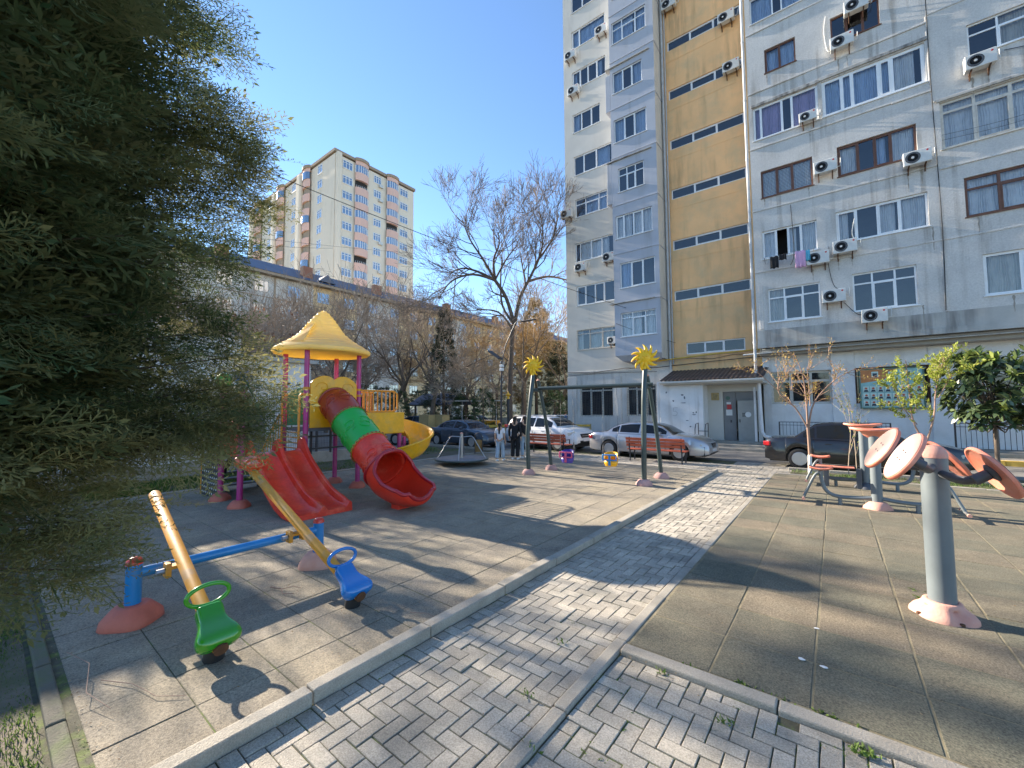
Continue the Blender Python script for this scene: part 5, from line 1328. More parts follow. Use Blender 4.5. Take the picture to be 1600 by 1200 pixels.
MB().box(-.78, -.05, -.13, .13, -.02, .06, T).build('lamp_head', M['ac_dark'], e, bevel=.03)
MB().box(-.02, .12, -.06, .06, 3.5, 3.62).box(-.02, .12, -.06, .06, 3.66, 3.76).build('collar_box', M['paper'], e, bevel=.01)

# ================================================================== OUTDOOR GYM
Y0 = Vector((.73, 5.63, 0))
gy = empty('outdoor_gym_wheels', Y0, label='nearest grey gym post on the right with four tilted orange discs', cat='exercise machine')
def yp(mb, n, m_, par=None, **k): return mb.build(n, M[m_] if isinstance(m_, str) else m_, par or gy, org=Y0, **k)
yp(MB().tube([(.73, 5.63, .1), (.73, 5.63, 1.5)], .1, 40), 'post', 'grey_post', smooth=40)
yp(MB().lathe([(.1, 1.5), (.104, 1.502), (.103, 1.53), (.09, 1.575), (.06, 1.605), (.02, 1.62), (0, 1.622)], 40, Matrix.Translation((.73, 5.63, 0))), 'cap', 'foot_pink', smooth=60)
def big_foot(cx, cy, mat, par_fn, s=1.):
    mb = MB(); n = 64; rows = []
    for rr, z in ((.235, 0), (.24, .015), (.235, .05), (.21, .085), (.17, .115), (.145, .14), (.135, .165), (.122, .172), (.104, .172)):
        r_ = []
        for k in range(n):
            a = 2 * math.pi * k / n; q = (math.cos(4 * a) * .5 + .5) ** 3
            dent = -.05 * q * (1 if .02 < z < .12 else .2 if z <= .02 else 0)
            r_.append((cx + s * (rr + dent) * math.cos(a + .5), cy + s * (rr + dent) * math.sin(a + .5), s * z))
        rows.append(r_)
    mb.grid(rows, close=True); f = par_fn(mb, 'footing', mat, smooth=60)
    mb = MB()
    for k in range(4):
        a = math.pi / 2 * k + .5; mb.lathe([(0, 0), (.02, 0), (.018, .02), (0, .025)], 6, Matrix.Translation((cx + s * .2 * math.cos(a), cy + s * .2 * math.sin(a), .03)))
    par_fn(mb, 'footing_bolt', 'rust', f)
big_foot(.73, 5.63, 'foot_pink', yp)
def disc(c, tilt, yaw, r, arm_side):
    nrm = Vector((math.sin(tilt) * math.cos(yaw), math.sin(tilt) * math.sin(yaw), math.cos(tilt)))
    T = Matrix.Translation(c) @ nrm.to_track_quat('Z', 'Y').to_matrix().to_4x4()
    o = yp(MB().lathe([(0, -.012), (r - .03, -.012), (r - .015, -.024), (r - .003, -.022), (r, -.008), (r - .004, .006), (r - .015, .01), (0, .012)], 56, T), 'disc', 'disc_orange', smooth=45)
    yp(MB().lathe([(0, .0125), (r - .012, .0125), (r - .014, .0145), (0, .0150)], 56, T), 'disc_face', 'disc_face', o, smooth=45)
    mb = MB()
    for k in range(4): a = math.pi / 2 * k + .6; mb.lathe([(0, .015), (.008, .015), (.007, .02), (0, .02)], 8, T @ Matrix.Translation((.055 * math.cos(a), .055 * math.sin(a), 0)))
    yp(mb, 'screw', 'grey_arm', o)
    yp(MB().lathe([(0, -.04), (.045, -.04), (.05, -.035), (.075, -.022), (.075, -.012)], 20, T), 'disc_hub', 'grey_arm', o, smooth=40)
    return T, nrm
for (c, tl, yw, r, z0, dy) in (((.46, 4.95, 1.56), -1.02, .18, .235, 1.42, -.1), ((.37, 5.78, 1.56), -1.0, .2, .24, 1.40, .1), ((.94, 6.35, 1.42), .92, .2, .24, 1.36, .1), ((1.02, 5.15, 1.45), 1.0, .2, .235, 1.36, -.1)):
    T, nrm = disc(Vector(c), tl, yw, r, 0)
    st_ = Vector((.73, 5.63, z0)); hub = Vector(c) - nrm * .04
    out = (hub - st_); side = Vector((out.x, out.y, 0)).normalized()
    P1 = st_ + side * .07; P2 = st_ + side * .2 + Vector((0, 0, -.03)); P3 = hub - nrm * .18
    arm = bez(P1, P2 + side * .1, P3, hub, 12)
    a_ = yp(MB().tube(arm, .036, 16), 'arm', 'grey_arm', smooth=40)
    yp(MB().lathe([(.036, -.15), (.042, -.15), (.042, -.05), (.036, -.05)], 20, T @ Matrix.Translation((0, 0, 0))), 'bearing_sleeve', 'grey_arm', a_, smooth=40)

def rider(cx, cy, label, face=-1, mat='foot_pink'):
    O_ = Vector((cx, cy, 0)); e = empty('exercise_machine', O_, label=label, cat='exercise machine', group='seated exercise machines')
    def r_(mb, n, m_, par=None, **k): return mb.build(n, M[m_], par or e, **k)
    r_(MB().tube([(0, 0, .1), (0, 0, 1.42)], .085, 28), 'post', 'grey_post', smooth=40)
    f_ = footing(0, 0, .21, .17); r_(f_, 'footing', mat, smooth=50)
    # broad moulded head: shallow plate with a bowl under it
    mb = MB(); rows = []
    for rr, z in ((.085, 1.38), (.14, 1.42), (.2, 1.47), (.34, 1.51), (.35, 1.53), (.34, 1.55), (.2, 1.545), (.0, 1.54)):
        rows.append([(rr * 1.05 * math.cos(a) , rr * .62 * math.sin(a), z + .03 * (abs(math.cos(a)) ** 2) * (rr > .18)) for a in np.linspace(0, 2 * math.pi, 41)[:-1]])
    mb.grid(rows, close=True); r_(mb, 'head_plate', 'disc_orange', smooth=50)
    for s in (-1, 1):
        # low tube running out, bending up to a saddle
        r_(MB().tube(interp_path([(0, 0, .24), (s * .3, 0, .2), (s * .62, 0, .2), (s * .78, 0, .3), (s * .84, 0, .5), (s * .85, 0, .68)], 5), .036, 14), 'seat_tube', 'grey_post', smooth=40)
        r_(MB().tube([(s * .56, 0, 0), (s * .56, 0, .2)], .034, 12), 'ground_leg', 'grey_post', smooth=40)
        mb = MB(); rows = []
        for u in np.linspace(-1, 1, 9): rows.append([(s * .85 + .2 * u, .13 * v * (1 - .3 * abs(u)), .70 + .035 * u * u + .03 * v * v) for v in np.linspace(-1, 1, 7)])
        mb.grid(rows); r_(mb, 'saddle', 'disc_orange', smooth=60, thick=.022)
        fb = r_(MB().tube(interp_path([(s * .84, 0, .66), (s * .95, -.02, .58), (s * 1.12, -.05, .2), (s * 1.14, -.05, .14)], 4), .026, 10), 'foot_tube', 'grey_post', smooth=40)
        r_(MB().tube([(s * 1.14 - .0, -.32, .14), (s * 1.14, .24, .14)], .022, 10), 'foot_bar', 'chrome', fb, smooth=40)
        for yy in (-.34, .25): r_(MB().tube([(s * 1.14, yy - .02, .14), (s * 1.14, yy + .02, .14)], .03, 10), 'bar_cap', 'foot_pink', fb)
    return e
rider(.58, 10.6, 'grey post exercise machine with an orange top plate and two saddles, the nearer one')
rider(.52, 13.05, 'grey post exercise machine with an orange top plate, the one farther behind', mat='grey_arm')
e = empty('exercise_bench', (-.22, 12.9, 0), label='low dark step frame with a small orange plate beside the rear exercise machine', cat='exercise machine')
for x in (0, .62): MB().box(x - .05, x + .05, -.05, .05, 0, .5).build('leg', M['grey_arm'], e, bevel=.006)
MB().box(-.02, .64, -.04, .04, .22, .27).build('crossbar', M['grey_arm'], e)
MB().box(-.2, .55, -.12, .12, .5, .53).build('step_plate', M['disc_orange'], e, bevel=.01)

# ================================================================== CARS
def make_car(name, label, loc, rz, paintm, L=4.6, W=.88, H=1.42, kind='sedan', wr=.32, group=None, detail=True, cat='car'):
    e = empty(name, loc, rz, label, cat, group)
    def c_(mb, n, m_, par=None, **k): return mb.build(n, M[m_] if isinstance(m_, str) else m_, par or e, **k)
    suv = kind == 'suv'
    k = L / 4.6
    xw0, xw1 = .92 * k, 3.62 * k                       # wheel centres (0 = rear)
    if suv:
        bel = ([0, .05, .3, 1.0, 3.3, 3.55, 4.2, 4.48, 4.6], [.80, .95, 1.02, 1.04, 1.05, 1.08, 1.0, .86, .6])
        roof = ([.12, .3, .6, 1.6, 2.4, 2.75, 3.2, 3.55], [1.0, 1.42, H - .05, H, H - .02, H - .07, 1.36, 1.07])
    else:
        bel = ([0, .04, .2, .9, 1.1, 3.3, 3.5, 4.0, 4.4, 4.55, 4.6], [.70, .86, .95, .99, .97, .93, .95, .88, .76, .64, .52])
        roof = ([.78, 1.02, 1.32, 1.7, 2.2, 2.58, 2.98, 3.42], [.97, 1.17, H - .07, H - .01, H, H - .035, 1.235, .94])
    zsill = .30 if suv else .22
    def zt(x): return lerp(x / k, *bel)
    def hw(x):
        u = x / L; a = W * (1 - .14 * max(0, (.12 - u) / .12) ** 2 - .22 * max(0, (u - .82) / .18) ** 2.2)
        return a
    xs = sorted(set([0, .015, .04, .1] + [round(.2 + i * (L - .4) / 34, 4) for i in range(35)] + [L - .1, L - .04, L - .015, L] + [round(xc + wr * 1.16 * math.cos(a), 4) for xc in (xw0, xw1) for a in np.linspace(0, math.pi, 17)]))
    side = []; RA = wr * 1.14
    for x in xs:
        zb = zsill + .06 * max(0, 1 - x / .3) + .06 * max(0, 1 - (L - x) / .3); arch = False
        for xc in (xw0, xw1):
            if abs(x - xc) < RA: zb = max(zb, wr + math.sqrt(RA * RA - (x - xc) ** 2)); arch = True
        top = zt(x); h = hw(x); r = []
        if x == 0 or x == L: h -= .05; top -= .05; zb += .04
        zb = min(zb, top - .06)
        for t, f in ((0, .955), (.03, .985), (.25, 1.0), (.55, 1.0), (.62, .985), (.82, .965), (.93, .94), (1, .89)):
            r.append((x - L / 2, h * f, zb + (top - zb) * t))
        crown = .035
        for f in (.6, .3, 0): r.append((x - L / 2, h * f, top + crown * (1 - f * f / .8)))
        side.append(r + [(p[0], -p[1], p[2]) for p in r[-2::-1]])
    mb = MB(); mb.grid(side, flip=True); n = len(side[0])
    mb.f.append(tuple(range(n))); m0 = (len(xs) - 1) * n; mb.f.append(tuple(m0 + q for q in range(n - 1, -1, -1)))
    body = c_(mb, 'body', paintm, smooth=32)
    # underside and arch liners
    mb = MB(); mb.box(-L / 2 + .15, L / 2 - .15, -W * .86, W * .86, .2, .55); c_(mb, 'underbody', 'car_trim')
    # cabin
    r0, r1 = roof[0][0] * k, roof[0][-1] * k
    def zr(x): return lerp(x / k, *roof)
    cx = [r0 + (r1 - r0) * i / 36 for i in range(37)]; rows = []
    def cab(x, t):   # side point, t 0 belt .. 1 roof edge
        zb = zt(x) - .02; z1 = max(zr(x), zb + .004); h = hw(x); 
        yb = h * .93; yt = yb - (.30 if not suv else .24) * (z1 - zb) / .48
        return (x - L / 2, yb + (yt - yb) * t, zb + (z1 - .035 - zb) * t if z1 - zb > .05 else zb + (z1 - zb) * t)
    for x in cx:
        zb = zt(x) - .02; z1 = max(zr(x), zb + .004)
        r = [cab(x, t) for t in (0, .3, .6, .85, 1.0)]; yt = r[-1][1]
        r += [(x - L / 2, yt * .94, min(z1, r[-1][2] + .03)), (x - L / 2, yt * .55, z1 + .015), (x - L / 2, 0, z1 + .022)]
        rows.append(r + [(p[0], -p[1], p[2]) for p in r[-2::-1]])
    mb = MB(); mb.grid(rows, flip=True); cabo = c_(mb, 'cabin', paintm, smooth=40)
    # side windows
    def sidewin(a, b):
        for s in (1, -1):
            rws = []
            for x in np.linspace(a, b, 14):
                zb, z1 = zt(x) - .02, zr(x)
                t0, t1 = .13 * .45 / max(.12, z1 - zb), .93
                if t0 > t1: t0 = t1
                r = []
                for t in np.linspace(t0, t1, 5):
                    p = cab(x, t); r.append((p[0], s * (p[1] + .006), p[2]))
                rws.append(r)
            c_(MB().grid(rws, flip=(s < 0)), 'side_window', 'car_glass', cabo, smooth=60)
    if suv: spans = [(.45, 1.05), (1.12, 2.05), (2.13, 3.22)]
    else: spans = [(1.03, 1.3), (1.36, 2.12), (2.2, 3.16)]
    for a, b in spans: sidewin(a * k, b * k)
    def screen(a, b, nm):
        rws = []
        for x in np.linspace(a, b, 8):
            p = cab(x, 1.); z1 = zr(x); rws.append([(x - L / 2, p[1] * f, (z1 + .015 + .009 * (1 - abs(f))) + .006 - (.02 * abs(f) ** 6)) for f in np.linspace(-.9, .9, 11)])
        c_(MB().grid(rws, flip=(b > a)), nm, 'car_glass', cabo, smooth=60)
    screen(2.68 * k if not suv else 2.82 * k, 3.42 * k if not suv else 3.5 * k, 'windscreen')
    screen((.8 if not suv else .15) * k, (1.5 if not suv else .42) * k, 'rear_window')
    # wheels
    for xc in (xw0, xw1):
        for s in (1, -1):
            T = Matrix.Translation((xc - L / 2, s * (W - .20), wr)) @ Matrix.Rotation(R(-90 * s), 4, 'X')
            w_ = c_(MB().lathe([(wr * .6, 0), (wr * .9, 0), (wr * .98, .02), (wr, .05), (wr, .15), (wr * .98, .19), (wr * .9, .205), (wr * .66, .205), (wr * .63, .17)], 36, T), 'wheel', 'tyre', smooth=40)
            rm = MB().lathe([(wr * .67, .2), (wr * .62, .206), (wr * .59, .17), (wr * .57, .10), (wr * .5, .098)], 32, T)
            for q in range(5 if not suv else 6):
                a = 2 * math.pi * q / (5 if not suv else 6) + .3; TT = T @ Matrix.Rotation(a, 4, 'Z')
                rm.box(.03, wr * .62, -.018, .018, .15, .185, TT)
            rm.lathe([(.055, .12), (.055, .18), (.04, .195), (0, .195)], 16, T)
            c_(rm, 'rim', 'rim', w_, smooth=35)
            if detail:
                c_(MB().lathe([(wr * 1.02, -.03), (wr * 1.02, .1)], 24, T), 'arch_liner', 'car_trim')
                c_(MB().lathe([(0, .105), (wr * .56, .105)], 20, T), 'brake_shadow_plate', 'car_trim', w_)
    # front: grille, lights, plate, bumper trim
    def onfront(x0, y0, y1, z0, z1, nm, m_, par=None, bev=.01, both=True, depth=.03):
        for s in ((1, -1) if both else (1,)):
            ya, yb = sorted((s * y0, s * y1)); xx = x0
            c_(MB().box(xx - .12, xx, ya, yb, z0, z1), nm, m_, par, bevel=bev)
    fz = zt(L - .05)
    if suv:
        onfront(L / 2 + .006, -.38, .38, .62, .80, 'grille', 'car_trim', both=False, bev=.03)
        onfront(L / 2 + .014, -.34, .34, .70, .72, 'grille_bar', 'rim', both=False, bev=.004)
        onfront(L / 2 + .004, -.5, .5, .38, .52, 'lower_intake', 'car_trim', both=False, bev=.03)
        onfront(L / 2 + .02, -.24, .24, .46, .56, 'number_plate', 'plate_white', both=False, bev=.004)
        for s in (1, -1):
            T = Matrix.Translation((L / 2 - .24, s * (W * .80), .84)) @ Matrix.Rotation(s * R(-38), 4, 'Z') @ Matrix.Rotation(R(-12), 4, 'Y')
            c_(MB().box(-.22, .12, -.05, .05, -.07, .07, T), 'headlight', 'headlight', bevel=.03)
            c_(MB().lathe([(0, 0), (.05, 0), (.05, .02), (0, .02)], 14, Matrix.Translation((L / 2 - .03, s * .58, .5)) @ Matrix.Rotation(R(90), 4, 'Y')), 'fog_lamp', 'headlight')
            c_(MB().box(-L / 2 + .5, L / 2 - 1.3, s * W * .60 - .02, s * W * .60 + .02, H + .012, H + .045), 'roof_rail', 'rim', bevel=.01)
    else:
        onfront(L / 2 + .006, -.26, .26, .50, .66, 'grille', 'car_trim', both=False, bev=.02)
        for q in range(3): onfront(L / 2 + .012, -.25, .25, .53 + .04 * q, .537 + .04 * q, 'grille_bar', 'rim', both=False, bev=.002)
        onfront(L / 2 + .0, -.45, .45, .27, .35, 'lower_intake', 'car_trim', both=False, bev=.02)
        onfront(L / 2 + .02, -.24, .24, .36, .46, 'number_plate', 'plate_white', both=False, bev=.004)
        for s in (1, -1):
            T = Matrix.Translation((L / 2 - .20, s * (W * .76), .615)) @ Matrix.Rotation(s * R(-34), 4, 'Z') @ Matrix.Rotation(R(-10), 4, 'Y')
            c_(MB().box(-.15, .10, -.06, .065, -.07, .065, T), 'headlight', 'headlight', bevel=.03)
    for s in (1, -1):
        zt_ = (.84, .70) if not suv else (.95, 1.2)
        T = Matrix.Translation((-L / 2 + .06, s * (W * .80), (zt_[0] + zt_[1]) / 2)) @ Matrix.Rotation(s * R(28), 4, 'Z')
        c_(MB().box(-.065, .16, -.09, .085, -.075, .075, T), 'tail_light', 'taillight', bevel=.025)
        c_(MB().cbox(((2.95 if not suv else 3.05) * k - L / 2, s * (W + .07), zt(3 * k) + .06), (.14, .2, .13)), 'wing_mirror', paintm, bevel=.04)
        for xd in ((1.55, 2.4) if not suv else (1.75, 2.6)):
            c_(MB().box(xd * k - L / 2, xd * k - L / 2 + .18, s * (W * .975) - .012, s * (W * .975) + .018, .80 + (.08 if suv else 0), .828 + (.08 if suv else 0)), 'door_handle', paintm, bevel=.008)
        if detail:
            mbx = MB()
            for xd in ((1.25, 2.14, 3.14) if not suv else (1.3, 2.08, 3.2)):
                xq = xd * k; mbx.box(xq - L / 2 - .005, xq - L / 2 + .005, s * (W * 1.0) - .014, s * (W * 1.0) + .0015, .34, zt(xq) - .16)
            c_(mbx, 'door_gap', 'car_trim')
            c_(MB().box(xw0 + wr * 1.3 - L / 2, xw1 - wr * 1.3 - L / 2, s * W - .02 * s - .012, s * W - .02 * s + .03, .46, .50), 'side_moulding', paintm, bevel=.01)
    c_(MB().box(-L / 2 - .015, -L / 2 + .1, -.26, .26, .52 if not suv else .9, .62 if not suv else 1.0), 'number_plate', 'plate_white', bevel=.004)
    return e
silver = make_car('parked_car', 'silver sedan parked behind the slatted bench at the building', (-5.92, 16.75, 0), R(-1), M['car_silver'], L=4.75, H=1.38, group='cars parked along the road')
make_car('parked_car', 'white sport utility car parked behind the left swing post, facing right', (-11.25, 17.35, 0), R(-7), M['car_white'], L=4.55, W=.92, H=1.58, kind='suv', wr=.35, group='cars parked along the road')
make_car('parked_car', 'dark slate blue sedan parked on the left behind the merry go round', (-15.5, 15.9, 0), R(-2), M['car_blue'], L=4.5, H=1.38, group='cars parked along the road')
make_car('parked_car', 'black sedan parked in front of the block behind the small trees, tail to the left', (.52, 17.0, 0), R(0), M['car_black'], L=4.85, H=1.47, group='cars parked along the road')
def BG(px, D): q = Vector((-math.sin(YAW), math.cos(YAW), 0)) * D + Vector((math.cos(YAW), math.sin(YAW), 0)) * ((px - 800) / 645 * D); return (q.x, q.y, 0)
far1 = make_car('parked_car', 'silver car half hidden behind the yellow spiral slide', BG(606, 24), R(15), M['car_silver'], L=4.4, H=1.4, group='cars parked farther off', detail=False)
for lb, lc, rz, pmx in (('dark car standing behind the roof of the slate blue sedan', BG(650, 33), 200, 'car_blue'), ('white car far off between the trunk and the lamp', BG(735, 36), 190, 'car_white'),
                        ('dark car under the trees behind the white sport utility car', BG(860, 33), 170, 'car_black')):
    make_car('parked_car', lb, lc, R(rz), M[pmx], L=4.3, H=1.42, group='cars parked farther off', detail=False)

# ================================================================== PEOPLE
def person(loc, rz, label, h, top, bottom, hair_len, arms, stride=0., long_top=.0, shoes='paper', flare=.0):
    e = empty('person', loc, rz, label, 'person', 'people standing behind the playground'); s = h / 1.7
    def skinned(name, pts, edges, rad, mat, par=None, sub=2, root=0):
        me = bpy.data.meshes.new(name); me.from_pydata([tuple(Vector(p) * s) for p in pts], edges, []); me.materials.append(mat)
        o = bpy.data.objects.new(name, me); COL.objects.link(o); o.parent = par or e
        k = o.modifiers.new('skin', 'SKIN'); k.use_smooth_shade = True
        for i, v in enumerate(me.skin_vertices[0].data):
            r = rad[i]; v.radius = ((r[0] * s, r[1] * s) if isinstance(r, tuple) else (r * s, r * s)); v.use_root = (i == root)
        k2 = o.modifiers.new('sub', 'SUBSURF'); k2.levels = sub; k2.render_levels = sub
        return o
    # body: pelvis root, spine, neck, head, arms, hands with fingers, legs, feet
    P = [(0, 0, .93), (0, 0, 1.12), (0, .0, 1.32), (0, .0, 1.42), (0, .005, 1.50), (0, -.01, 1.56), (0, -.012, 1.64), (0, 0, 1.69)]
    rd = [(.15, .11), (.125, .09), (.15, .095), (.09, .07), .05, (.07, .08), (.072, .088), (.045, .055)]
    E_ = [(0, 1), (1, 2), (2, 3), (3, 4), (4, 5), (5, 6), (6, 7)]
    def addp(p, r, par_): P.append(p); rd.append(r); E_.append((par_, len(P) - 1)); return len(P) - 1
    hands = []
    for sx, (el, ha) in zip((-1, 1), arms):
        a = addp((sx * .175, 0, 1.38), .052, 3); b = addp((sx * (.175 + el[0]), el[1], el[2]), .038, a); c = addp((sx * (.175 + ha[0]), ha[1], ha[2]), .026, b)
        d = (Vector(P[c]) - Vector(P[b])).normalized(); hc = Vector(P[c]) + d * .06; g = addp(tuple(hc), (.034, .018), c)
        w_ = Vector((0, 1, 0)).cross(d); w_ = Vector((0, 1, 0)) if w_.length < .1 else Vector((0, 1, 0))
        for q, ln in ((-.026, .06), (-.009, .075), (.009, .07), (.026, .055)):
            f1 = addp(tuple(hc + d * .04 + w_ * q), .009, g); f2 = addp(tuple(hc + d * (.04 + ln * .6) + w_ * q + Vector((-sx * .008, 0, 0))), .0085, f1); addp(tuple(hc + d * (.04 + ln) + w_ * q + Vector((-sx * .02, 0, 0))), .007, f2)
        t1 = addp(tuple(hc + w_ * -.035 + d * .0), .01, g); addp(tuple(hc + w_ * -.05 + d * .035), .008, t1)
    for sx in (-1, 1):
        st = stride * sx
        a = addp((sx * .09, 0, .88), (.085, .09), 0); b = addp((sx * .1, -.02 + st * .5, .48), .055, a); c = addp((sx * .1, .02 + st, .09), .038, b); d = addp((sx * .11, -.1 + st, .035), (.038, .03), c)
    body = skinned('body', P, E_, rd, M['skin'])
    # face
    for sx in (-1, 1):
        MB().lathe([(0, -.012), (.012, 0), (0, .012)], 8, Matrix.Translation((sx * .03 * s, -.085 * s, 1.60 * s))).build('eye', M['hair'], body)
        MB().lathe([(0, -.02), (.022, -.01), (.026, .01), (0, .02)], 8, Matrix.Translation((sx * .078 * s, .0, 1.585 * s)), sx=.5).build('ear', M['skin'], body, smooth=60)
    MB().cbox((0, -.095 * s, 1.58 * s), (.02 * s, .03 * s, .04 * s)).build('nose', M['skin'], body, bevel=.006)
    MB().cbox((0, -.088 * s, 1.535 * s), (.05 * s, .012 * s, .012 * s)).build('mouth', M['red_sign'], body, bevel=.003)
    # shirt
    P2 = [(0, 0, .86 - long_top), (0, 0, 1.12), (0, 0, 1.32), (0, 0, 1.43)]; r2 = [(.175, .13), (.15, .108), (.17, .11), (.085, .07)]; E2 = [(0, 1), (1, 2), (2, 3)]
    for sx, (el, ha) in zip((-1, 1), arms):
        P2.append((sx * .175, 0, 1.385)); r2.append(.068); E2.append((2, len(P2) - 1)); f = .75 if top == 'cloth_white' else 1.
        P2.append((sx * (.175 + el[0] * f), el[1] * f, 1.385 + (el[2] - 1.385) * f)); r2.append(.058); E2.append((len(P2) - 2, len(P2) - 1))
        if top != 'cloth_white': P2.append((sx * (.175 + ha[0]), ha[1], ha[2])); r2.append(.043); E2.append((len(P2) - 2, len(P2) - 1))
    skinned('shirt', P2, E2, r2, M[top])
    P3 = [(0, 0, .95)]; r3 = [(.16, .12)]; E3 = []
    for sx in (-1, 1):
        st = stride * sx; b = len(P3)
        P3 += [(sx * .09, 0, .85), (sx * .1, -.02 + st * .5, .48), (sx * .1, .02 + st, .1)]; r3 += [(.1, .105), .075 + flare * .5, .066 + flare]; E3 += [(0, b), (b, b + 1), (b + 1, b + 2)]
    skinned('trousers', P3, E3, r3, M[bottom])
    for sx in (-1, 1):
        st = stride * sx; c = (sx * .105, -.04 + st, .045)
        T = Matrix.Translation(Vector(c) * s); MB().lathe([(.9, -.045), (1, -.03), (.95, .01), (.6, .035), (0, .05)], 16, T @ Matrix.Diagonal((.05 * s, .13 * s, s, 1))).build('shoe', M[shoes], e, smooth=50)
    # hair
    Ph = [(0, .02, 1.66), (0, .03, 1.60), (0, .055, 1.52)]; rh = [(.088, .098), (.09, .09), (.06, .05)]; Eh = [(0, 1), (1, 2)]
    z = 1.52
    while z > 1.52 - hair_len: z -= .09; Ph.append((0, .075, z)); rh.append((.05, .03)); Eh.append((len(Ph) - 2, len(Ph) - 1))
    skinned('hair', Ph, Eh, rh, M['hair'])
    return e
dn = ((.05, .03, 1.12), (.06, -.02, .88))
bent = ((.06, .02, 1.13), (.02, -.2, 1.05))
person((-10.05, 12.15, 0), R(-165), 'person in a white top and pale flared trousers with dark hair tied back', 1.46, 'cloth_white', 'cloth_denim', .28, (dn, dn), stride=.12, flare=.02)
person((-9.83, 12.8, 0), R(-160), 'person dressed all in black standing with their back turned', 1.70, 'cloth_black', 'cloth_black', .1, (dn, dn), long_top=.12, flare=.02)
person((-9.78, 13.35, 0), R(-120), 'dark haired person in a black top and pale jeans, rightmost of the three', 1.7, 'cloth_black', 'cloth_denim', .15, (bent, bent))
p_ = person(BG(883, 34), R(150), 'distant person in a blue top at the corner of the block', 1.7, 'cloth_blue', 'cloth_black', .02, (dn, bent), stride=.1)
p_['group'] = 'people in the distance'; del p_['group']

# ================================================================== TREES
def grow(segs, p, d, L, r, depth, maxd, rnd, up_=.05, spread=.6, nb=3, leaf=None, minr=.004, wob=.16):
    """one limb with side limbs; segs collects (p0,p1,r0,r1,depth)"""
    n = max(3, int(L / (.5 if depth < 2 else .28))); n = min(n, 8); st = L / n; r1 = r
    kids = []
    for i in range(n):
        d = (d + Vector((rnd.gauss(0, wob), rnd.gauss(0, wob), rnd.gauss(0, wob) + up_))).normalized()
        q = p + d * st; r2 = max(minr, r1 * (.9 if i < n - 1 else .8)); segs.append((tuple(p), tuple(q), r1, r2, depth)); p = q; r1 = r2
        if i >= n * .25: kids.append((p.copy(), d.copy(), r1))
    if leaf is not None and depth >= maxd - 1: leaf.append((tuple(p), tuple(d)))
    if depth >= maxd: return
    k = nb if depth > 0 else nb + 1
    for j in range(k):
        kp, kd, kr = kids[min(len(kids) - 1, int(len(kids) * (j + rnd.random()) / k))]
        ax = Vector((rnd.gauss(0, 1), rnd.gauss(0, 1), rnd.gauss(0, 1))); ax = (ax - kd * ax.dot(kd)).normalized()
        nd = (kd + ax * spread * rnd.uniform(.7, 1.3)).normalized()
        grow(segs, kp, nd, L * rnd.uniform(.55, .8), max(minr, kr * rnd.uniform(.5, .72)), depth + 1, maxd, rnd, up_, spread, nb, leaf, minr, wob)
    grow(segs, p, d, L * rnd.uniform(.6, .8), r1 * .85, depth + 1, maxd, rnd, up_, spread, nb, leaf, minr, wob)
def tree_obj(name, loc, segs, label, cat='tree', group=None, bark='bark', twig='twig', split=2, rz=0.):
    e = empty(name, loc, rz, label, cat, group)
    a = [s for s in segs if s[4] <= split and s[2] > .02]; b = [s for s in segs if not (s[4] <= split and s[2] > .02)]
    V, F = segs_mesh(a, 8); np_mesh('trunk', V, F, M[bark], smooth=True, parent=e)
    if b: V, F = segs_mesh(b, 3); np_mesh('crown', V, F, M[twig], parent=e)
    return e
LEAF = (np.array([(0, 0, 0), (.35, .5, .06), (1, 0, 0), (.35, -.5, .06)], dtype=float), np.array([(0, 1, 2, 3)]))
def leaves(name, pts, dirs, size, width, mat, par, droop=0., jit=.7):
    n = len(pts); d = np.array(dirs) + rng.normal(size=(n, 3)) * jit; d[:, 2] -= droop
    T = frames(d, scale=size * rng.uniform(.6, 1.25, n)); PV = LEAF[0].copy(); PV[:, 1] *= width
    V, F = scatter(PV, LEAF[1], T, np.array(pts)); return np_mesh(name, V, F, M[mat], rng.random(len(F)), parent=par)

# view-plane helper for the big tree: u right, z up, w away
RV = Vector((math.cos(YAW), math.sin(YAW), 0)); FV = Vector((-math.sin(YAW), math.cos(YAW), 0))
def vp(u, z, w=0.): return RV * u + FV * w + Vector((0, 0, z))
def limb(segs, pts, r0, r1, depth=0):
    pts = interp_path([vp(*p) for p in pts], 4); n = len(pts); kids = []
    for i in range(n - 1):
        a = r0 + (r1 - r0) * i / (n - 1); b = r0 + (r1 - r0) * (i + 1) / (n - 1); segs.append((tuple(pts[i]), tuple(pts[i + 1]), a, b, depth))
    return pts
rnd = random.Random(3); segs = []; lf = []
def feather(pts, r0, r1, k, L, start=.28, maxd=3, up_=.06, spread=.75):
    n = len(pts)
    k = int(k * 1.7)
    for j in range(k):
        i = int(n * (start + (1 - start) * (j + rnd.random()) / k)); i = min(n - 2, i)
        d = (pts[i + 1] - pts[i]).normalized(); ax = Vector((rnd.gauss(0, 1), rnd.gauss(0, 1), rnd.gauss(0, .6))); ax = (ax - d * ax.dot(d)).normalized()
        r = r0 + (r1 - r0) * i / n
        grow(segs, pts[i], (d + ax * spread * rnd.uniform(.8, 1.3)).normalized(), L * rnd.uniform(.6, 1.15), r * .5, 1, 1 + maxd, rnd, up_, .62, 3, lf, .0095, .12)
tk = limb(segs, [(.0, 0), (-.1, 2.5), (.0, 5), (.15, 8)], .22, .15)
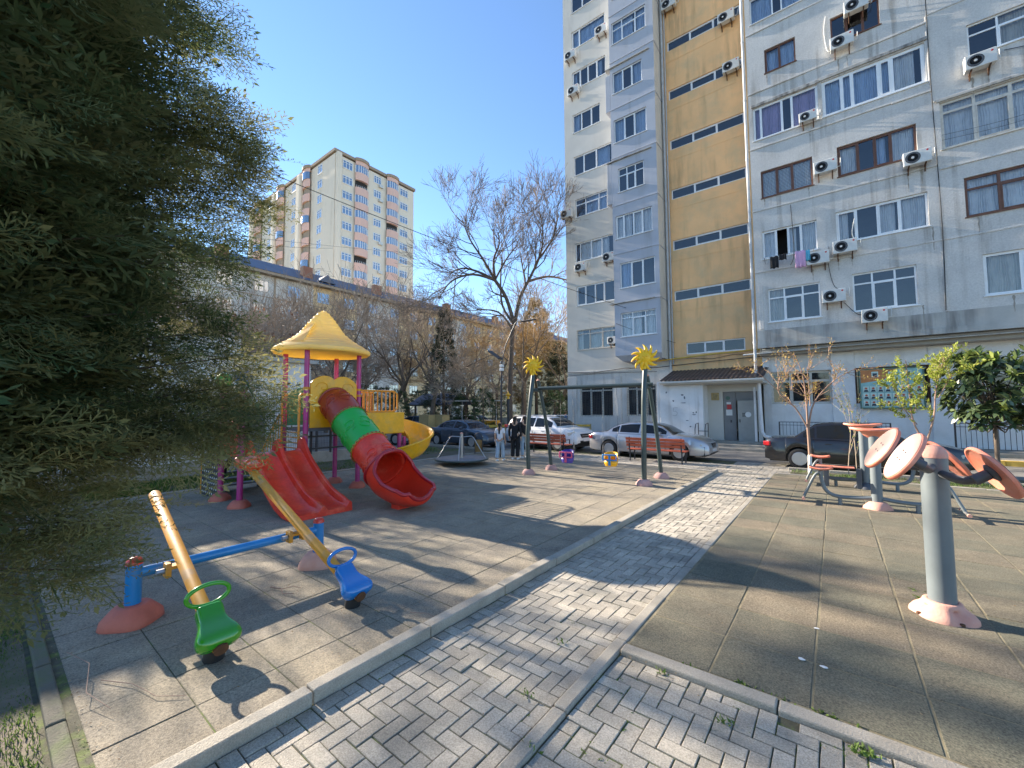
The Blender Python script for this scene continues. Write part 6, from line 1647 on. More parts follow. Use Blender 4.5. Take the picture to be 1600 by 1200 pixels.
for pts, r0, r1, k, L in (([(.3, 8), (-.3, 10), (-1.1, 11.3)], .14, .12, 1, 2), ([(-1.1, 11.3), (-2.4, 12.2, .8), (-3.6, 12.6, 1.2), (-4.6, 12.3, 1.5)], .11, .03, 6, 2.0),
                          ([(-1.1, 11.3), (-1.9, 12.6, -.6), (-2.8, 13.9, -1), (-3.3, 15.2, -1.2)], .1, .03, 6, 2.0), ([(-1.1, 11.3), (-1.2, 12.9, .3), (-.8, 14.2, .6), (-.9, 15.2, .8)], .11, .03, 6, 1.8),
                          ([(-1.1, 11.3), (-2.6, 11.4, -1), (-4, 10.7, -1.7), (-4.8, 9.4, -2.0)], .1, .03, 6, 1.8), ([(-1.1, 11.3), (-.3, 12.4, -1), (.5, 13.2, -1.7)], .08, .03, 4, 1.7),
                          ([(.3, 8), (.7, 10), (1.5, 11.6), (2.2, 13.2), (2.4, 14.8), (2.2, 16.2)], .14, .03, 11, 1.8), ([(1.3, 11.2), (2.8, 11.8, .8), (4.2, 11.7, 1.3), (5.4, 11.4, 1.6)], .1, .03, 6, 1.7),
                          ([(1.9, 12.6), (3, 14, -.8), (3.4, 15.6, -1.2)], .08, .025, 5, 1.7), ([(.25, 7.6), (-.9, 9.2, 1), (-2.6, 9.6, 1.8)], .1, .03, 4, 1.6), ([(.3, 8), (-.55, 9.4, .1), (-.7, 11.2, .3), (-.6, 13, .4)], .1, .04, 4, 1.6)):
    q = limb(segs, pts, r0, r1, 1); feather(q, r0, r1, k, L)
big = tree_obj('bare_tree', (-17.15, 21.9, 0), segs, 'tall bare tree with a forked dark trunk standing against the sky behind the white car', group='bare trees', bark='bark_dark', twig='twig_dark')

big.scale = (.95, .95, .95)
# bare trees from three prototypes
protos = []
for sd, (L, r, nb, sp, up_) in enumerate(((2.6, .17, 3, .7, .05), (2.2, .14, 3, .85, .03), (3.0, .2, 3, .6, .08))):
    rnd = random.Random(20 + sd); sg = []; lf2 = []
    base = Vector((0, 0, 0)); d = Vector((rnd.uniform(-.15, .15), rnd.uniform(-.15, .15), 1)).normalized(); p = base; rr = r
    for i in range(4): q = p + d * L * .28; sg.append((tuple(p), tuple(q), rr, rr * .92, 0)); p = q; rr *= .92; d = (d + Vector((rnd.gauss(0, .1), rnd.gauss(0, .1), 0))).normalized()
    for j in range(4):
        a = 2 * math.pi * (j + rnd.random() * .6) / 4; nd = Vector((math.cos(a) * sp, math.sin(a) * sp, 1)).normalized()
        grow(sg, p, nd, L, rr * .6, 1, 5, rnd, up_, sp, nb if sd != 1 else nb + 1, lf2, .009, .17)
    protos.append((sg, lf2))
made = {}
def bare(i, loc, sc, rz, label, twig='twig', bark='bark'):
    key = (i, twig)
    if key not in made:
        o = tree_obj('bare_tree', (0, 0, 0), protos[i][0], 'x', group='bare trees', twig=twig, bark=bark); made[key] = o
    else: o = copy_tree(made[key])
    o.location = loc; o.rotation_euler = (0, 0, R(rz)); o.scale = (sc,) * 3; o['label'] = label; o['category'] = 'tree'; o['group'] = 'bare trees'
    return o
def BG(px, D): q = FV * D + RV * ((px - 800) / 645 * D); return (q.x, q.y, 0)
bare(0, BG(672, 29), 1.15, 20, 'leaning bare tree behind the yellow spiral slide beside the dark roofed shelter')
bare(1, BG(745, 29), .85, 110, 'slender bare tree between the dark conifer and the street lamp')
bare(2, BG(545, 26), 1.05, 200, 'bare tree rising directly behind the yellow cone roof')
bare(0, BG(470, 25), 1.05, 300, 'bare tree over the low white building left of the yellow cone roof')
bare(1, BG(420, 24), 1.2, 40, 'bare tree whose twigs cross the left side of the tall tower')
bare(2, BG(600, 33), 1.25, 75, 'bare tree below the right edge of the tall tower')
bare(1, BG(510, 35), 1.2, 250, 'far bare tree seen left of the cone roof tip')
bare(0, BG(818, 33), 1.45, 140, 'bare tree with brown trunk just right of the tall forked tree')
bare(2, BG(862, 37), 1.15, 10, 'golden brown bare tree at the corner of the block', twig='twig_gold')
bare(1, BG(775, 42), 1.5, 320, 'golden brown bare tree behind the tall forked tree', twig='twig_gold')
bare(0, BG(722, 41), 1.35, 60, 'golden brown bare tree behind the conifer', twig='twig_gold')
bare(2, BG(640, 40), 1.2, 170, 'bare tree in front of the yellow panels of the long block')
bare(1, BG(568, 41), 1.25, 15, 'bare tree far behind the right post of the cone roof')
bare(0, BG(450, 40), 1.25, 130, 'most distant bare tree in front of the grey panels')
bare(2, BG(360, 30), 1.15, 100, 'bare tree above the left end of the low white building')
bare(1, BG(700, 47), 1.4, 77, 'golden brown bare tree before the far end of the long block', twig='twig_gold')
bare(1, (-19, 1.0, 0), 1.05, 80, 'bare tree behind the dark cypress at the left edge')
bare(2, (-15.5, -4.5, 0), .9, 150, 'bare tree hidden by the dark cypress beyond the left edge')
# dry brown leaves hanging on one bare tree
o = bare(1, BG(395, 19.5), .95, 190, 'bare tree with dry brown leaf clusters between the dark cypress and the cone roof')
pts = []; 
for s_ in random.Random(5).sample(protos[1][1], 60):
    for _ in range(9): pts.append((s_[0][0] + random.gauss(0, .13), s_[0][1] + random.gauss(0, .13), s_[0][2] + random.gauss(0, .12)))
lv = leaves('dry_leaves', pts, [(0, 0, -1)] * len(pts), .16, .4, 'dry_leaf', o, jit=.5)

# conifers and shrubs: layered sprays
def clump_proto(n=16, L=1., w=.16):
    V = []; F = []
    for i in range(n):
        t = (i + 1) / n; b = len(V); s = 1 if i % 2 else -1; x = t * .75; l = (.42 * (1 - t * .7)) 
        a = np.array([x, 0, 0]); dv = np.array([l * .75, s * l, -.04 * l]); pv = np.array([w * .25, 0, 0.02])
        V += [a, a + dv * .5 + pv * .8, a + dv, a + dv * .5 - pv * .6]; F.append((b, b + 1, b + 2, b + 3))
    b = len(V); V += [np.array([0, .015, 0]), np.array([L, 0, 0]), np.array([0, -.015, 0]), np.array([-.02, 0, .01])]; F.append((b, b + 1, b + 2, b + 3))
    return np.array(V), np.array(F)
CP = clump_proto()
def conifer(name, loc, h, r, mat, label, n=1100, base=.6, pw=1.0, cat='tree', gap=.25, group=None):
    e = empty(name, loc, 0, label, cat, group)
    sg = [((0, 0, 0), (0, 0, h * .96), .04 * h / 3 + .03, .01, 0)]; V, F = segs_mesh(sg, 8); np_mesh('trunk', V, F, M['bark_dark'], smooth=True, parent=e)
    P = []; D = []; S = []
    nb = int(n / 14)
    for k in range(nb):
        t = rng.random() ** .8; z = base + (h - base) * t; a = rng.random() * 6.283; R_ = r * (1 - t) ** pw * rng.uniform(.72, 1.12) + .05
        for j in range(14):
            f = rng.uniform(.25, 1) ** .7; a2 = a + rng.normal() * .16
            P.append((R_ * f * math.cos(a2), R_ * f * math.sin(a2), z + rng.normal() * .08 * h / 6 - .18 * R_ * f + .12 * R_ * f * f)); D.append((math.cos(a2), math.sin(a2), rng.normal() * .35 + .12)); S.append(rng.uniform(.25, .5) * (h / 7) ** .5)
    D = np.array(D) + rng.normal(size=(len(D), 3)) * .25
    V, F = scatter(CP[0], CP[1], frames(D, scale=np.array(S)), np.array(P)); nf = len(CP[1])
    var = np.repeat(np.clip(rng.random(len(P)) * .7 + rng.random() * .2, 0, 1), nf); np_mesh('crown', V, F, M[mat], var, parent=e); return e
conifer('conifer_tree', BG(693, 33), 9.7, 2.0, 'conifer', 'dark narrow conifer standing behind the slate blue sedan', n=2600, pw=.85)
conifer('conifer_tree', BG(838, 42), 13.0, 3.0, 'conifer_gold', 'tall golden brown cypress right of the forked tree', n=3600, pw=.55, base=2)
conifer('conifer_tree', BG(874, 38), 7.8, 2.2, 'conifer', 'dark evergreen beside the corner of the block', n=1800, pw=.6)
for k_, (x, y, zc_, rr_) in enumerate(((-33.5, 1.5, 15.4, 2.6), (-35.5, 4.4, 17.2, 2.2), (-30, -1.5, 14.2, 2.6))):  # unseen pines added, crowns set high to throw soft shade on the foreground
    e = empty('shade_pine', (x, y, 0), 0, ('unseen umbrella pine added to shade the path, beyond the dark cypress', 'tallest unseen umbrella pine added for its shade, nearest the long block', 'leftmost unseen umbrella pine added for its shade, beyond the dark cypress')[k_], 'tree', 'added shade pines')
    rnd = random.Random(60 + k_); sg = [((0, 0, 0), (.2, .1, zc_ - 2.5), .22, .14, 0)]; P = []; D = []
    for j in range(7):
        a = 2 * math.pi * j / 7 + rnd.random() * .4; q = (rr_ * rnd.uniform(.3, 1) * math.cos(a), rr_ * rnd.uniform(.3, 1) * math.sin(a), zc_ + rnd.uniform(-1.1, .8)); sg.append(((.2, .1, zc_ - 2.5), q, .07, .02, 0))
        for _ in range(46): P.append((q[0] + rnd.gauss(0, .36), q[1] + rnd.gauss(0, .26), q[2] + rnd.gauss(0, .2))); D.append((rnd.gauss(0, 1), rnd.gauss(0, 1), rnd.gauss(0, .5) + .3))
    V, F = segs_mesh(sg, 6); np_mesh('trunk', V, F, M['bark'], smooth=True, parent=e)
    V, F = scatter(CP[0], CP[1], frames(np.array(D), scale=rng.uniform(.3, .6, len(P))), np.array(P)); np_mesh('crown', V, F, M['shrub'], rng.random(len(F)), parent=e)
k = 0
for lb, (x, y, h, r) in zip(('low dark evergreen behind the litter bin', 'green bush left of the street lamp', 'dark bush behind the merry go round', 'dark bush beside the shelter', 'dark bush under the leaning bare tree', 'green bush behind the white sport utility car', 'dark bush far behind the swings', 'dark bush at the back of the parking bays', 'wide dark bush behind the spiral slide', 'dark evergreen clump behind the far cars', 'dark evergreen clump at the far left of the parking'),
                            (*[(*BG(a, b)[:2], c, d) for a, b, c, d in [(755, 28, 3.2, 1.2), (728, 31, 3.6, 1.4), (705, 40, 3.8, 2.2), (650, 38, 3.6, 2.0), (622, 33, 3.4, 1.9), (866, 30, 3.3, 1.3), (885, 44, 4.2, 2.6), (800, 45, 4.6, 3.0), (595, 36, 4.0, 2.4), (770, 38, 4.2, 2.4), (560, 40, 4.4, 2.8)]],)):
    conifer('shrub', (x, y, 0), h, r, 'shrub', lb, n=900, base=.15, pw=.45, cat='shrub', group='dark shrubs behind the parked cars')

# cypress crown close at the left
def cyp_proto(fine=False):
    V = []; F = []
    def leafq(p, d, l, w):
        p = np.array(p); d = np.array(d) / np.linalg.norm(d); sd_ = np.array([-d[1], d[0], 0]); b = len(V)
        V.extend([p, p + d * l * .5 + sd_ * w, p + d * l, p + d * l * .5 - sd_ * w]); F.append((b, b + 1, b + 2, b + 3))
    leafq((0, 0, 0), (1, 0, .02), 1., .01)
    for i in range(10):
        t = .1 + .8 * i / 9; s = 1 if i % 2 else -1; l = .46 * (1 - t) + .1; an = R(40)
        d = np.array([math.cos(an), s * math.sin(an), rng.normal() * .15]); p = np.array([t, 0, 0]); leafq(p, d, l, .009 if fine else .015)
        m_ = max(2, int(l / (.055 if fine else .085)))
        for j in range(m_):
            u = (j + .5) / m_; s2 = 1 if j % 2 else -1; a2 = s * an + s2 * R(36); leafq(p + d * l * u, (math.cos(a2), math.sin(a2), rng.normal() * .25), (.1 if fine else .13) * (1.15 - .4 * u), .0115 if fine else .0165)
    leafq((.93, 0, 0), (1, 0, 0), .15, .028)
    return np.array(V), np.array(F)
YP = cyp_proto(); YPF = cyp_proto(True)
cyp0 = Vector((-2.35, -.78, 0))
cyp = empty('cypress_tree', cyp0, 0, 'big dark cypress with hanging feathery foliage filling the left side', 'tree')
sg = [((0, 0, 0), (.02, .03, 2), .14, .12, 0), ((.02, .03, 2), (0, 0, 5), .12, .08, 0), ((0, 0, 5), (0, 0, 9), .08, .03, 0)]
P = []; D = []; S = []; VV = []
feat = [((350, 62), 2.1), ((330, 20), 2.2), ((318, 160), 2.0), ((402, 215), 2.1), ((372, 190), 2.0), ((412, 262), 2.0), ((400, 305), 2.1), ((385, 345), 2.1), ((345, 372), 2.2), ((300, 120), 2.2), ((350, 410), 1.9), ((330, 470), 1.9), ((345, 520), 1.8),
        ((372, 560), 1.8), ((408, 600), 1.85), ((398, 640), 1.8), ((420, 625), 1.9), ((375, 668), 1.8), ((335, 690), 1.8), ((290, 700), 1.8), ((176, 812), 1.9), ((130, 845), 1.9), ((100, 890), 1.8), ((50, 930), 1.8), ((10, 960), 1.8), ((60, 870), 2.2), ((110, 780), 2.4), ((380, 235), 2.2), ((330, 260), 2.2), ((300, 320), 2.2), ((340, 600), 2.1), ((300, 640), 2.1), ((360, 620), 2.0), ((260, 500), 2.3), ((310, 560), 2.2), ((280, 420), 2.3), ((350, 285), 2.1)]
def ray_pt(px, py, d):
    v = fw * 645 + rt2 * (px - 800) + up2 * (600 - py); h = math.hypot(v.x, v.y); return Vector((0, 0, 2)) + v * (d / h)
ends = []
for (px_, py_), d_ in [((p_[0] - 26 * (p_[0] > 250), p_[1]), d2) for p_, d2 in feat]: ends.append((ray_pt(px_, py_, d_) - cyp0, True))
def clear(q):   # keep the space right at the lens free
    g_ = Vector(q) + cyp0 - Vector((0, 0, 2.0)); return g_.length > 1.22
N = 1500
for k in range(N):
    t = rng.random(); z = 1.8 + 6.1 * t ** 1.25; a = rng.random() * 6.283
    Rz = lerp(z, [1.5, 1.8, 2.2, 3.2, 4.5, 6, 7.6, 9], [.92, 1.08, 1.2, 1.2, 1.05, .86, .6, .2]) * rng.uniform(.6, 1.08)
    ends.append((Vector((Rz * math.cos(a), Rz * math.sin(a), z)), False))
for (en, ft) in ends:
    Rr = math.hypot(en.x, en.y); z0 = max(1.5, en.z - .25 * Rr - .15); base = Vector((0, 0, z0)); n_ = 10 if ft else 8
    mid = base.lerp(en, .55) + Vector((0, 0, .1)); prev = base; pts = [base.lerp(mid, u / 4) if u < 4 else mid.lerp(en, (u - 4) / 4) for u in range(9)]
    if clear(pts[-1]):
        for i in range(8): sg.append((tuple(pts[i]), tuple(pts[i + 1]), .006 * (1 - i / 9) + .0012, .006 * (1 - (i + 1) / 9) + .0012, 1))
    v0 = rng.random()
    out = Vector((en.x, en.y, 0)).normalized()
    for j in range(20 if not ft else 85):
        u = 1 - (rng.random() ** 1.6) * (.75 if not ft else .7); q = base.lerp(en, u) + Vector((0, 0, .1 * math.sin(u * 3.1)))
        sp_w = (.11 if not ft else .085) * (1.25 - u)+ .02; q = q + Vector((rng.normal() * sp_w, rng.normal() * sp_w, rng.normal() * sp_w * .8))
        if not clear(q) or q.z < (1.5 if ft else 1.66): continue
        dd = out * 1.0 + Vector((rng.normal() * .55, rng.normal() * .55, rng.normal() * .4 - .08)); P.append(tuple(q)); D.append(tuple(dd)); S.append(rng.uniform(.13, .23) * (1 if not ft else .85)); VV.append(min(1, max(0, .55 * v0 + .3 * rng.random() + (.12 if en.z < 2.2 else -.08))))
NOUT = len(P)
# dense inner foliage round the stem
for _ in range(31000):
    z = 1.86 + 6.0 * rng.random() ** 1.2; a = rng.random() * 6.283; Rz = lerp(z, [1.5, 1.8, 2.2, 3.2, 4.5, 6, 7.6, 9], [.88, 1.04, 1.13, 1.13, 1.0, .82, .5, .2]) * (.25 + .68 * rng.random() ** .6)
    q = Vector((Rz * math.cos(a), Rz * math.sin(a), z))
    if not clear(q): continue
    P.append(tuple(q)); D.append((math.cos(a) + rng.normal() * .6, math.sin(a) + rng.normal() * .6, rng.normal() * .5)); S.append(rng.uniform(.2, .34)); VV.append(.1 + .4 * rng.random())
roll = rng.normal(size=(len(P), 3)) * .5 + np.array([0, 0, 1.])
A_ = []; n0 = 0
for pr_, sl in ((YPF, slice(0, NOUT)), (YP, slice(NOUT, None))):
    V, F = scatter(pr_[0], pr_[1], frames(np.array(D[sl]), rollv=roll[sl], scale=np.array(S[sl]) * (1.12 if pr_ is YPF else 1.)), np.array(P[sl]))
    A_.append((V, F + n0, np.repeat(np.array(VV[sl]), len(pr_[1])))); n0 += len(V)
V = np.concatenate([a[0] for a in A_]); F = np.concatenate([a[1] for a in A_]); var = np.concatenate([a[2] for a in A_])
var = np.clip(var + rng.normal(size=len(F)) * .08, 0, 1)
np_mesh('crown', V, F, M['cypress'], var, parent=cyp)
V, F = segs_mesh(sg, 5); np_mesh('trunk', V, F, M['cypress_bark'], smooth=True, parent=cyp)
print('cypress faces', len(var))

# two small budding trees in the grass strip and the loquat
def small_tree(loc, label, seed, limbs, twig, leafm, nleaf, lsz, white=True, width=.38):
    rnd = random.Random(seed); sg = []; lf3 = []
    e = empty('young_tree', loc, 0, label, 'tree')
    for pts, r0, r1 in limbs:
        pts = interp_path([vp(*p) for p in pts], 4)
        for i in range(len(pts) - 1): sg.append((tuple(pts[i]), tuple(pts[i + 1]), r0 + (r1 - r0) * i / len(pts), r0 + (r1 - r0) * (i + 1) / len(pts), 0))
        n = len(pts)
        for j in range(9 if len(pts) > 9 else 5):
            i = min(n - 2, int(n * (.3 + .7 * rnd.random()))); d = (pts[i + 1] - pts[i]).normalized(); ax = Vector((rnd.gauss(0, 1), rnd.gauss(0, 1), rnd.gauss(0, .7))).normalized()
            if r1 < .012: grow(sg, pts[i], (d + ax * .9).normalized(), rnd.uniform(.3, .55), .008, 3, 4, rnd, .04, .8, 2, lf3, .003, .2)
    a = [s for s in sg if s[4] == 0]; V, F = segs_mesh(a, 8); tr = np_mesh('trunk', V, F, M[twig], smooth=True, parent=e)
    b = [s for s in sg if s[4] > 0]; V, F = segs_mesh(b, 3); np_mesh('crown', V, F, M[twig], parent=e)
    pts = []; ds = []
    for s in b:
        for _ in range(nleaf):
            t = rnd.random(); pts.append(tuple(np.array(s[0]) * (1 - t) + np.array(s[1]) * t + np.array([rnd.gauss(0, .02) for _ in range(3)]))); ds.append((0, 0, .6))
    leaves('leaves', pts, ds, lsz, width, leafm, e, jit=.8)
    return e
t1 = small_tree((-.64, 15.15, 0), 'small bare budding tree with a whitewashed trunk before the black car', 4,
    [([(0, 0), (.02, .6), (0, 1.35)], .045, .035), ([(0, 1.35), (-.35, 1.95), (-.75, 2.4, .1), (-.72, 2.8, .1)], .024, .011), ([(-.72, 2.55, .1), (-.4, 3.0, .2)], .012, .006), ([(-.75, 2.45, .1), (-1.3, 2.9, 0), (-1.6, 3.1, -.1)], .012, .005), ([(0, 1.35), (-.02, 2.3), (-.1, 3.0), (-.25, 3.6, .1)], .028, .006),
     ([(.02, 1.35), (.15, 2.1, -.1), (.7, 2.75, -.2), (1.3, 3.1, -.3)], .026, .006), ([(.1, 2.0), (.3, 2.6, .3), (.35, 3.2, .4)], .015, .006), ([(0, 2.0), (-.3, 2.25, -.4), (-.9, 2.5, -.5)], .014, .006), ([(.5, 2.5, -.1), (.9, 2.9, 0), (.75, 3.5, .1)], .014, .006)], 'bark_pink', 'leaf_bronze', 2, .06)
MB().tube([(0, 0, 0), (.02 * RV.x, .02 * RV.y, .55)], .05, 14).build('whitewash_band', M['whitewash'], t1, smooth=40)
t2 = small_tree((1.85, 15.15, 0), 'young tree with bright yellow green leaves standing behind the gym discs', 9,
    [([(0, 0), (0, .5), (-.03, 1.0)], .035, .03), ([(-.03, 1.0), (-.3, 1.6), (-.35, 2.3), (-.3, 3.2, .1)], .022, .008), ([(0, 1.0), (.25, 1.7), (.45, 2.4, .1), (.72, 3.25, .1)], .024, .008), ([(-.2, 1.5), (-.45, 2.1, .2), (-.5, 2.6, .2)], .012, .008), ([(.4, 2.2), (.7, 2.5, .1), (.8, 2.8)], .012, .008)], 'bark_pink', 'leaf_young', 8, .085, width=.42)
# sapling sticks by the grass
e = empty('sapling', (.25, 15.2, 0), 0, 'thin leafless sapling with small green shoots left of the gym posts', 'sapling')
sg = []; lf4 = []; rnd = random.Random(8)
for dx in (0, .18): grow(sg, Vector((dx, 0, 0)), Vector((0, 0, 1)), 1.25, .014, 2, 4, rnd, .1, .6, 3, lf4, .003, .07)
V, F = segs_mesh(sg, 4); np_mesh('stem', V, F, M['twig'], parent=e)
leaves('leaves', [s[0] for s in sg if s[4] > 2] * 2, [(0, 0, .5)] * (2 * len([s for s in sg if s[4] > 2])), .06, .4, 'leaf_young', e)
# loquat
e = empty('broadleaf_tree', (4.0, 19.75, .15), 0, 'small tree with big dark glossy leaves and pale new leaf rosettes at the right edge', 'tree')
sg = [((0, 0, 0), (0, 0, 1.2), .06, .05, 0)]; P = []; D = []; rnd = random.Random(2)
for k in range(190):
    a = rnd.random() * 6.283; u = rnd.random() ** .5; z = 1.2 + 2.25 * rnd.random(); R_ = 1.2 * math.sin(math.pi * min(1, max(.12, (z - .75) / 3.5))) ** .7 * rnd.uniform(.45, 1.02)
    p = (R_ * math.cos(a), R_ * math.sin(a), z); P.append(p); D.append((math.cos(a), math.sin(a), .7))
    if k % 4 == 0: sg.append(((0, 0, 1.0 + z * .15), (p[0] * .6, p[1] * .6, z * .8), .03, .015, 0)); sg.append(((p[0] * .6, p[1] * .6, z * .8), p, .015, .008, 0))
V, F = segs_mesh(sg, 6); np_mesh('trunk', V, F, M['bark'], smooth=True, parent=e)
LV = np.array([(0, 0, 0), (.25, .12, .02), (.65, .17, .0), (1, 0, -.14), (.65, -.17, .0), (.25, -.12, .02)]); LF = np.array([(0, 1, 2, 5), (5, 2, 3, 4)])
LF = np.array([(0, 1, 2, 5), (2, 3, 4, 5)])
def rosettes(idx, name, mat, size, n, updir):
    PP = []; DD = []; SS = []
    for i in idx:
        for j in range(n):
            a = 6.283 * j / n + rnd.random(); ax = np.array(D[i]); o_ = rng.normal(size=3); o_ -= ax * o_.dot(ax) / ax.dot(ax); o_ /= np.linalg.norm(o_)
            PP.append(np.array(P[i]) + rng.normal(size=3) * .03); DD.append(ax * updir + o_); SS.append(size * rnd.uniform(.7, 1.2))
    roll = rng.normal(size=(len(PP), 3)) * .35 + np.array([0, 0, 1.])
    V, F = scatter(LV, LF, frames(np.array(DD), rollv=roll, scale=np.array(SS)), np.array(PP)); np_mesh(name, V, F, M[mat], np.repeat(rng.random(len(PP)), 2), smooth=True, parent=e)
rosettes(range(190), 'crown', 'leaf_loquat', .3, 13, .1)
top = sorted(range(190), key=lambda i: -P[i][2] - .5 * rnd.random())[:26] + [i for i in range(190) if i % 9 == 0]
rosettes(top, 'new_leaves', 'leaf_loquat_new', .27, 9, 1.0)

# ------------------------------------------------------------------ grass, weeds, litter
def grass(name, regs, dens, h, mat='grass', base=0., clump=None):
    P = []
    for (x0, x1, y0, y1) in regs:
        n = int((x1 - x0) * (y1 - y0) * dens); P.append(np.stack([rng.uniform(x0, x1, n), rng.uniform(y0, y1, n), np.full(n, base)], 1))
    P = np.concatenate(P); n = len(P); hm = h * (rng.uniform(.4, 1.2, n)) * (.55 + .6 * (np.sin(P[:, 0] * 3.1 + np.sin(P[:, 1] * 2.3) * 2) * .5 + .5))
    d = np.stack([rng.normal(size=n) * .45, rng.normal(size=n) * .45, np.ones(n)], 1)
    PV = np.array([(0, -.05, 0), (.6, -.03, .06), (1, 0, .2), (.6, .03, .06), (0, .05, 0)])
    V, F = scatter(PV[[0, 1, 3, 4]], np.array([(0, 1, 2, 3)]), frames(d, scale=hm), P)
    V2, F2 = scatter(PV[[1, 2, 2, 3]] + np.array([[0, 0, 0], [0, 0, 0], [0, .002, 0], [0, 0, 0]]), np.array([(0, 1, 2, 3)]), frames(d, scale=hm), P) if False else (None, None)
    o = np_mesh(name, V, F, M[mat], rng.random(len(F))); o['kind'] = 'stuff'; return o
sheet('lawn', -12, -3.0, -6, .3, .01, M['soil']); sheet('lawn', -17.4, -12.7, -8, 14.8, .005, M['soil']); sheet('lawn', -1.1, 12, 14.55, 15.48, .02, M['soil'])
sheet('lawn', -3.0, 0, -6, -.6, .01, M['soil'])
grass('grass', [(-7.5, -3.0, -1.6, .3)], 5200, .055)
grass('grass', [(-15.2, -12.8, 1.5, 6.5)], 700, .2)
grass('grass', [(-17.2, -14.0, 11.4, 14.2), (-15.2, -12.8, 6.5, 9.5)], 500, .1)
grass('grass', [(-1.1, 1.2, 14.6, 15.45), (1.2, 9, 14.6, 15.45)], 900, .12)
grass('grass', [(3.4, 9, 14.7, 15.4)], 500, .25)
# weeds in the paving joints: small rosettes
P = []; D = []; S = []
def weed(x, y, z, n, s, sp):
    for _ in range(n):
        a = rng.random() * 6.283; P.append((x + rng.normal() * sp, y + rng.normal() * sp * .5, z)); D.append((math.cos(a), math.sin(a), rng.uniform(.3, 1.2))); S.append(s * rng.uniform(.5, 1.2))
for _ in range(260): 
    y = rng.uniform(.2, 13); weed(-2.83 + rng.uniform(0, .04), y, .0, int(rng.integers(2, 10)), .02, .03)
for x in np.arange(-1.3, 1.0, .09): 
    if rng.random() < .45: weed(x, 3.39, .03, int(rng.integers(3, 14)), .028, .03)
for _ in range(260): weed(-2.84 + .108 * int(rng.integers(0, 12)), rng.uniform(.6, 8), .004, int(rng.integers(2, 9)), .014, .014)
for _ in range(420): weed(-1.44 + .108 * int(rng.integers(0, 24)), rng.uniform(1.0, 3.2), .004, int(rng.integers(2, 11)), .016, .016)
for (x, y, n) in ((-.28, 2.55, 30), (-.62, 2.95, 22), (-1.1, 3.2, 20), (.05, 3.18, 60), (-.6, 3.4, 30), (-.1, 3.41, 30), (.62, 6.2, 24), (.6, 6.0, 18), (.9, 5.9, 10), (-1.9, 3.1, 10), (-1.75, 2.4, 14), (-1.5, 2.05, 12)): weed(x, y, .02, n, .035, .035)
V, F = scatter(LEAF[0] * np.array([1, .5, 1]), LEAF[1], frames(np.array(D), scale=np.array(S)), np.array(P)); o = np_mesh('weeds', V, F, M['grass'], np.clip(rng.random(len(F)) + .3, 0, 1)); o['kind'] = 'stuff'
# dry litter: needles, crumbs of leaf
P = []; D = []; S = []
for (cx, cy, sx, sy, n) in ((-4.3, 2.0, .5, .35, 260), (-3.3, .5, .5, .06, 160), (-5.9, .48, 1.0, .05, 80), (-3.4, 1.9, .6, .5, 180), (-2.95, 3, .1, 2.5, 160), (0, 4.8, 1.2, 1.5, 140), (-6.5, 8, 3, 3, 260), (-1.3, 3.2, .25, .08, 60), (2, 8, 3, 3, 140)):
    for _ in range(n): P.append((cx + rng.normal() * sx, cy + rng.normal() * sy, .028 + rng.random() * .008)); a = rng.random() * 6.283; D.append((math.cos(a), math.sin(a), rng.normal() * .1)); S.append(rng.uniform(.006, .022))
P = [(p[0], max(p[1], .45) if p[0] < -3 else p[1], p[2] + (.012 if p[0] > -1.4 and p[1] > 3.4 else 0)) for p in P]
V, F = scatter(LEAF[0] * np.array([1, .3, 1]), LEAF[1], frames(np.array(D), scale=np.array(S)), np.array(P)); o = np_mesh('leaf_litter', V, F, M['litter'], rng.random(len(F))); o['kind'] = 'stuff'
def stick(pts, r, lab): o = MB().tube(pts, [r * (1 - .6 * i / len(pts)) for i in range(len(pts))], 6).build('fallen_twig', M['bark_pink'], org=pts[0], smooth=40); tag(o, lab, 'twig', 'fallen twigs on the rubber tiles')
stick([(-5.0, 2.05, .035), (-4.85, 2.1, .04), (-4.72, 2.06, .035), (-4.6, 2.12, .05)], .006, 'forked fallen twig lying between the seesaw beams')
stick([(-4.85, 2.1, .035), (-4.78, 2.2, .05), (-4.7, 2.24, .04)], .004, 'short fallen twig touching the forked one')
stick([(-4.3, .62, .035), (-4.05, .75, .04), (-3.75, .82, .04), (-3.6, .95, .035)], .003, 'long thin fallen twig in front of the left seesaw footing')
stick([(-3.3, 2.62, .04), (-3.15, 2.7, .045), (-3.05, 2.7, .04)], .003, 'small fallen twig near the long kerb')
stick([(-4.9, .5, .08), (-4.5, .58, .1), (-4.1, .52, .08), (-3.8, .6, .06)], .003, 'thin fallen branch lying over the left edging kerb')
for k, (x, y, s) in enumerate(((-.28, 4.0, .035), (-.2, 4.62, .025), (-.14, 3.98, .028))):
    MBx = MB().prism([(s * (.5 + .5 * random.random()) * math.cos(t), s * (.5 + .5 * random.random()) * .6 * math.sin(t)) for t in np.linspace(0, 6.28, 9)[:-1]], .004, Matrix.Translation((x, y, .036)))
    o = MBx.build('paper_scrap', M['paper'], org=(x, y, .036)); tag(o, ['middle-sized', 'farthest', 'nearest'][k] + ' white scrap lying on the coloured rubber tiles', 'litter', 'white scraps on the tiles')

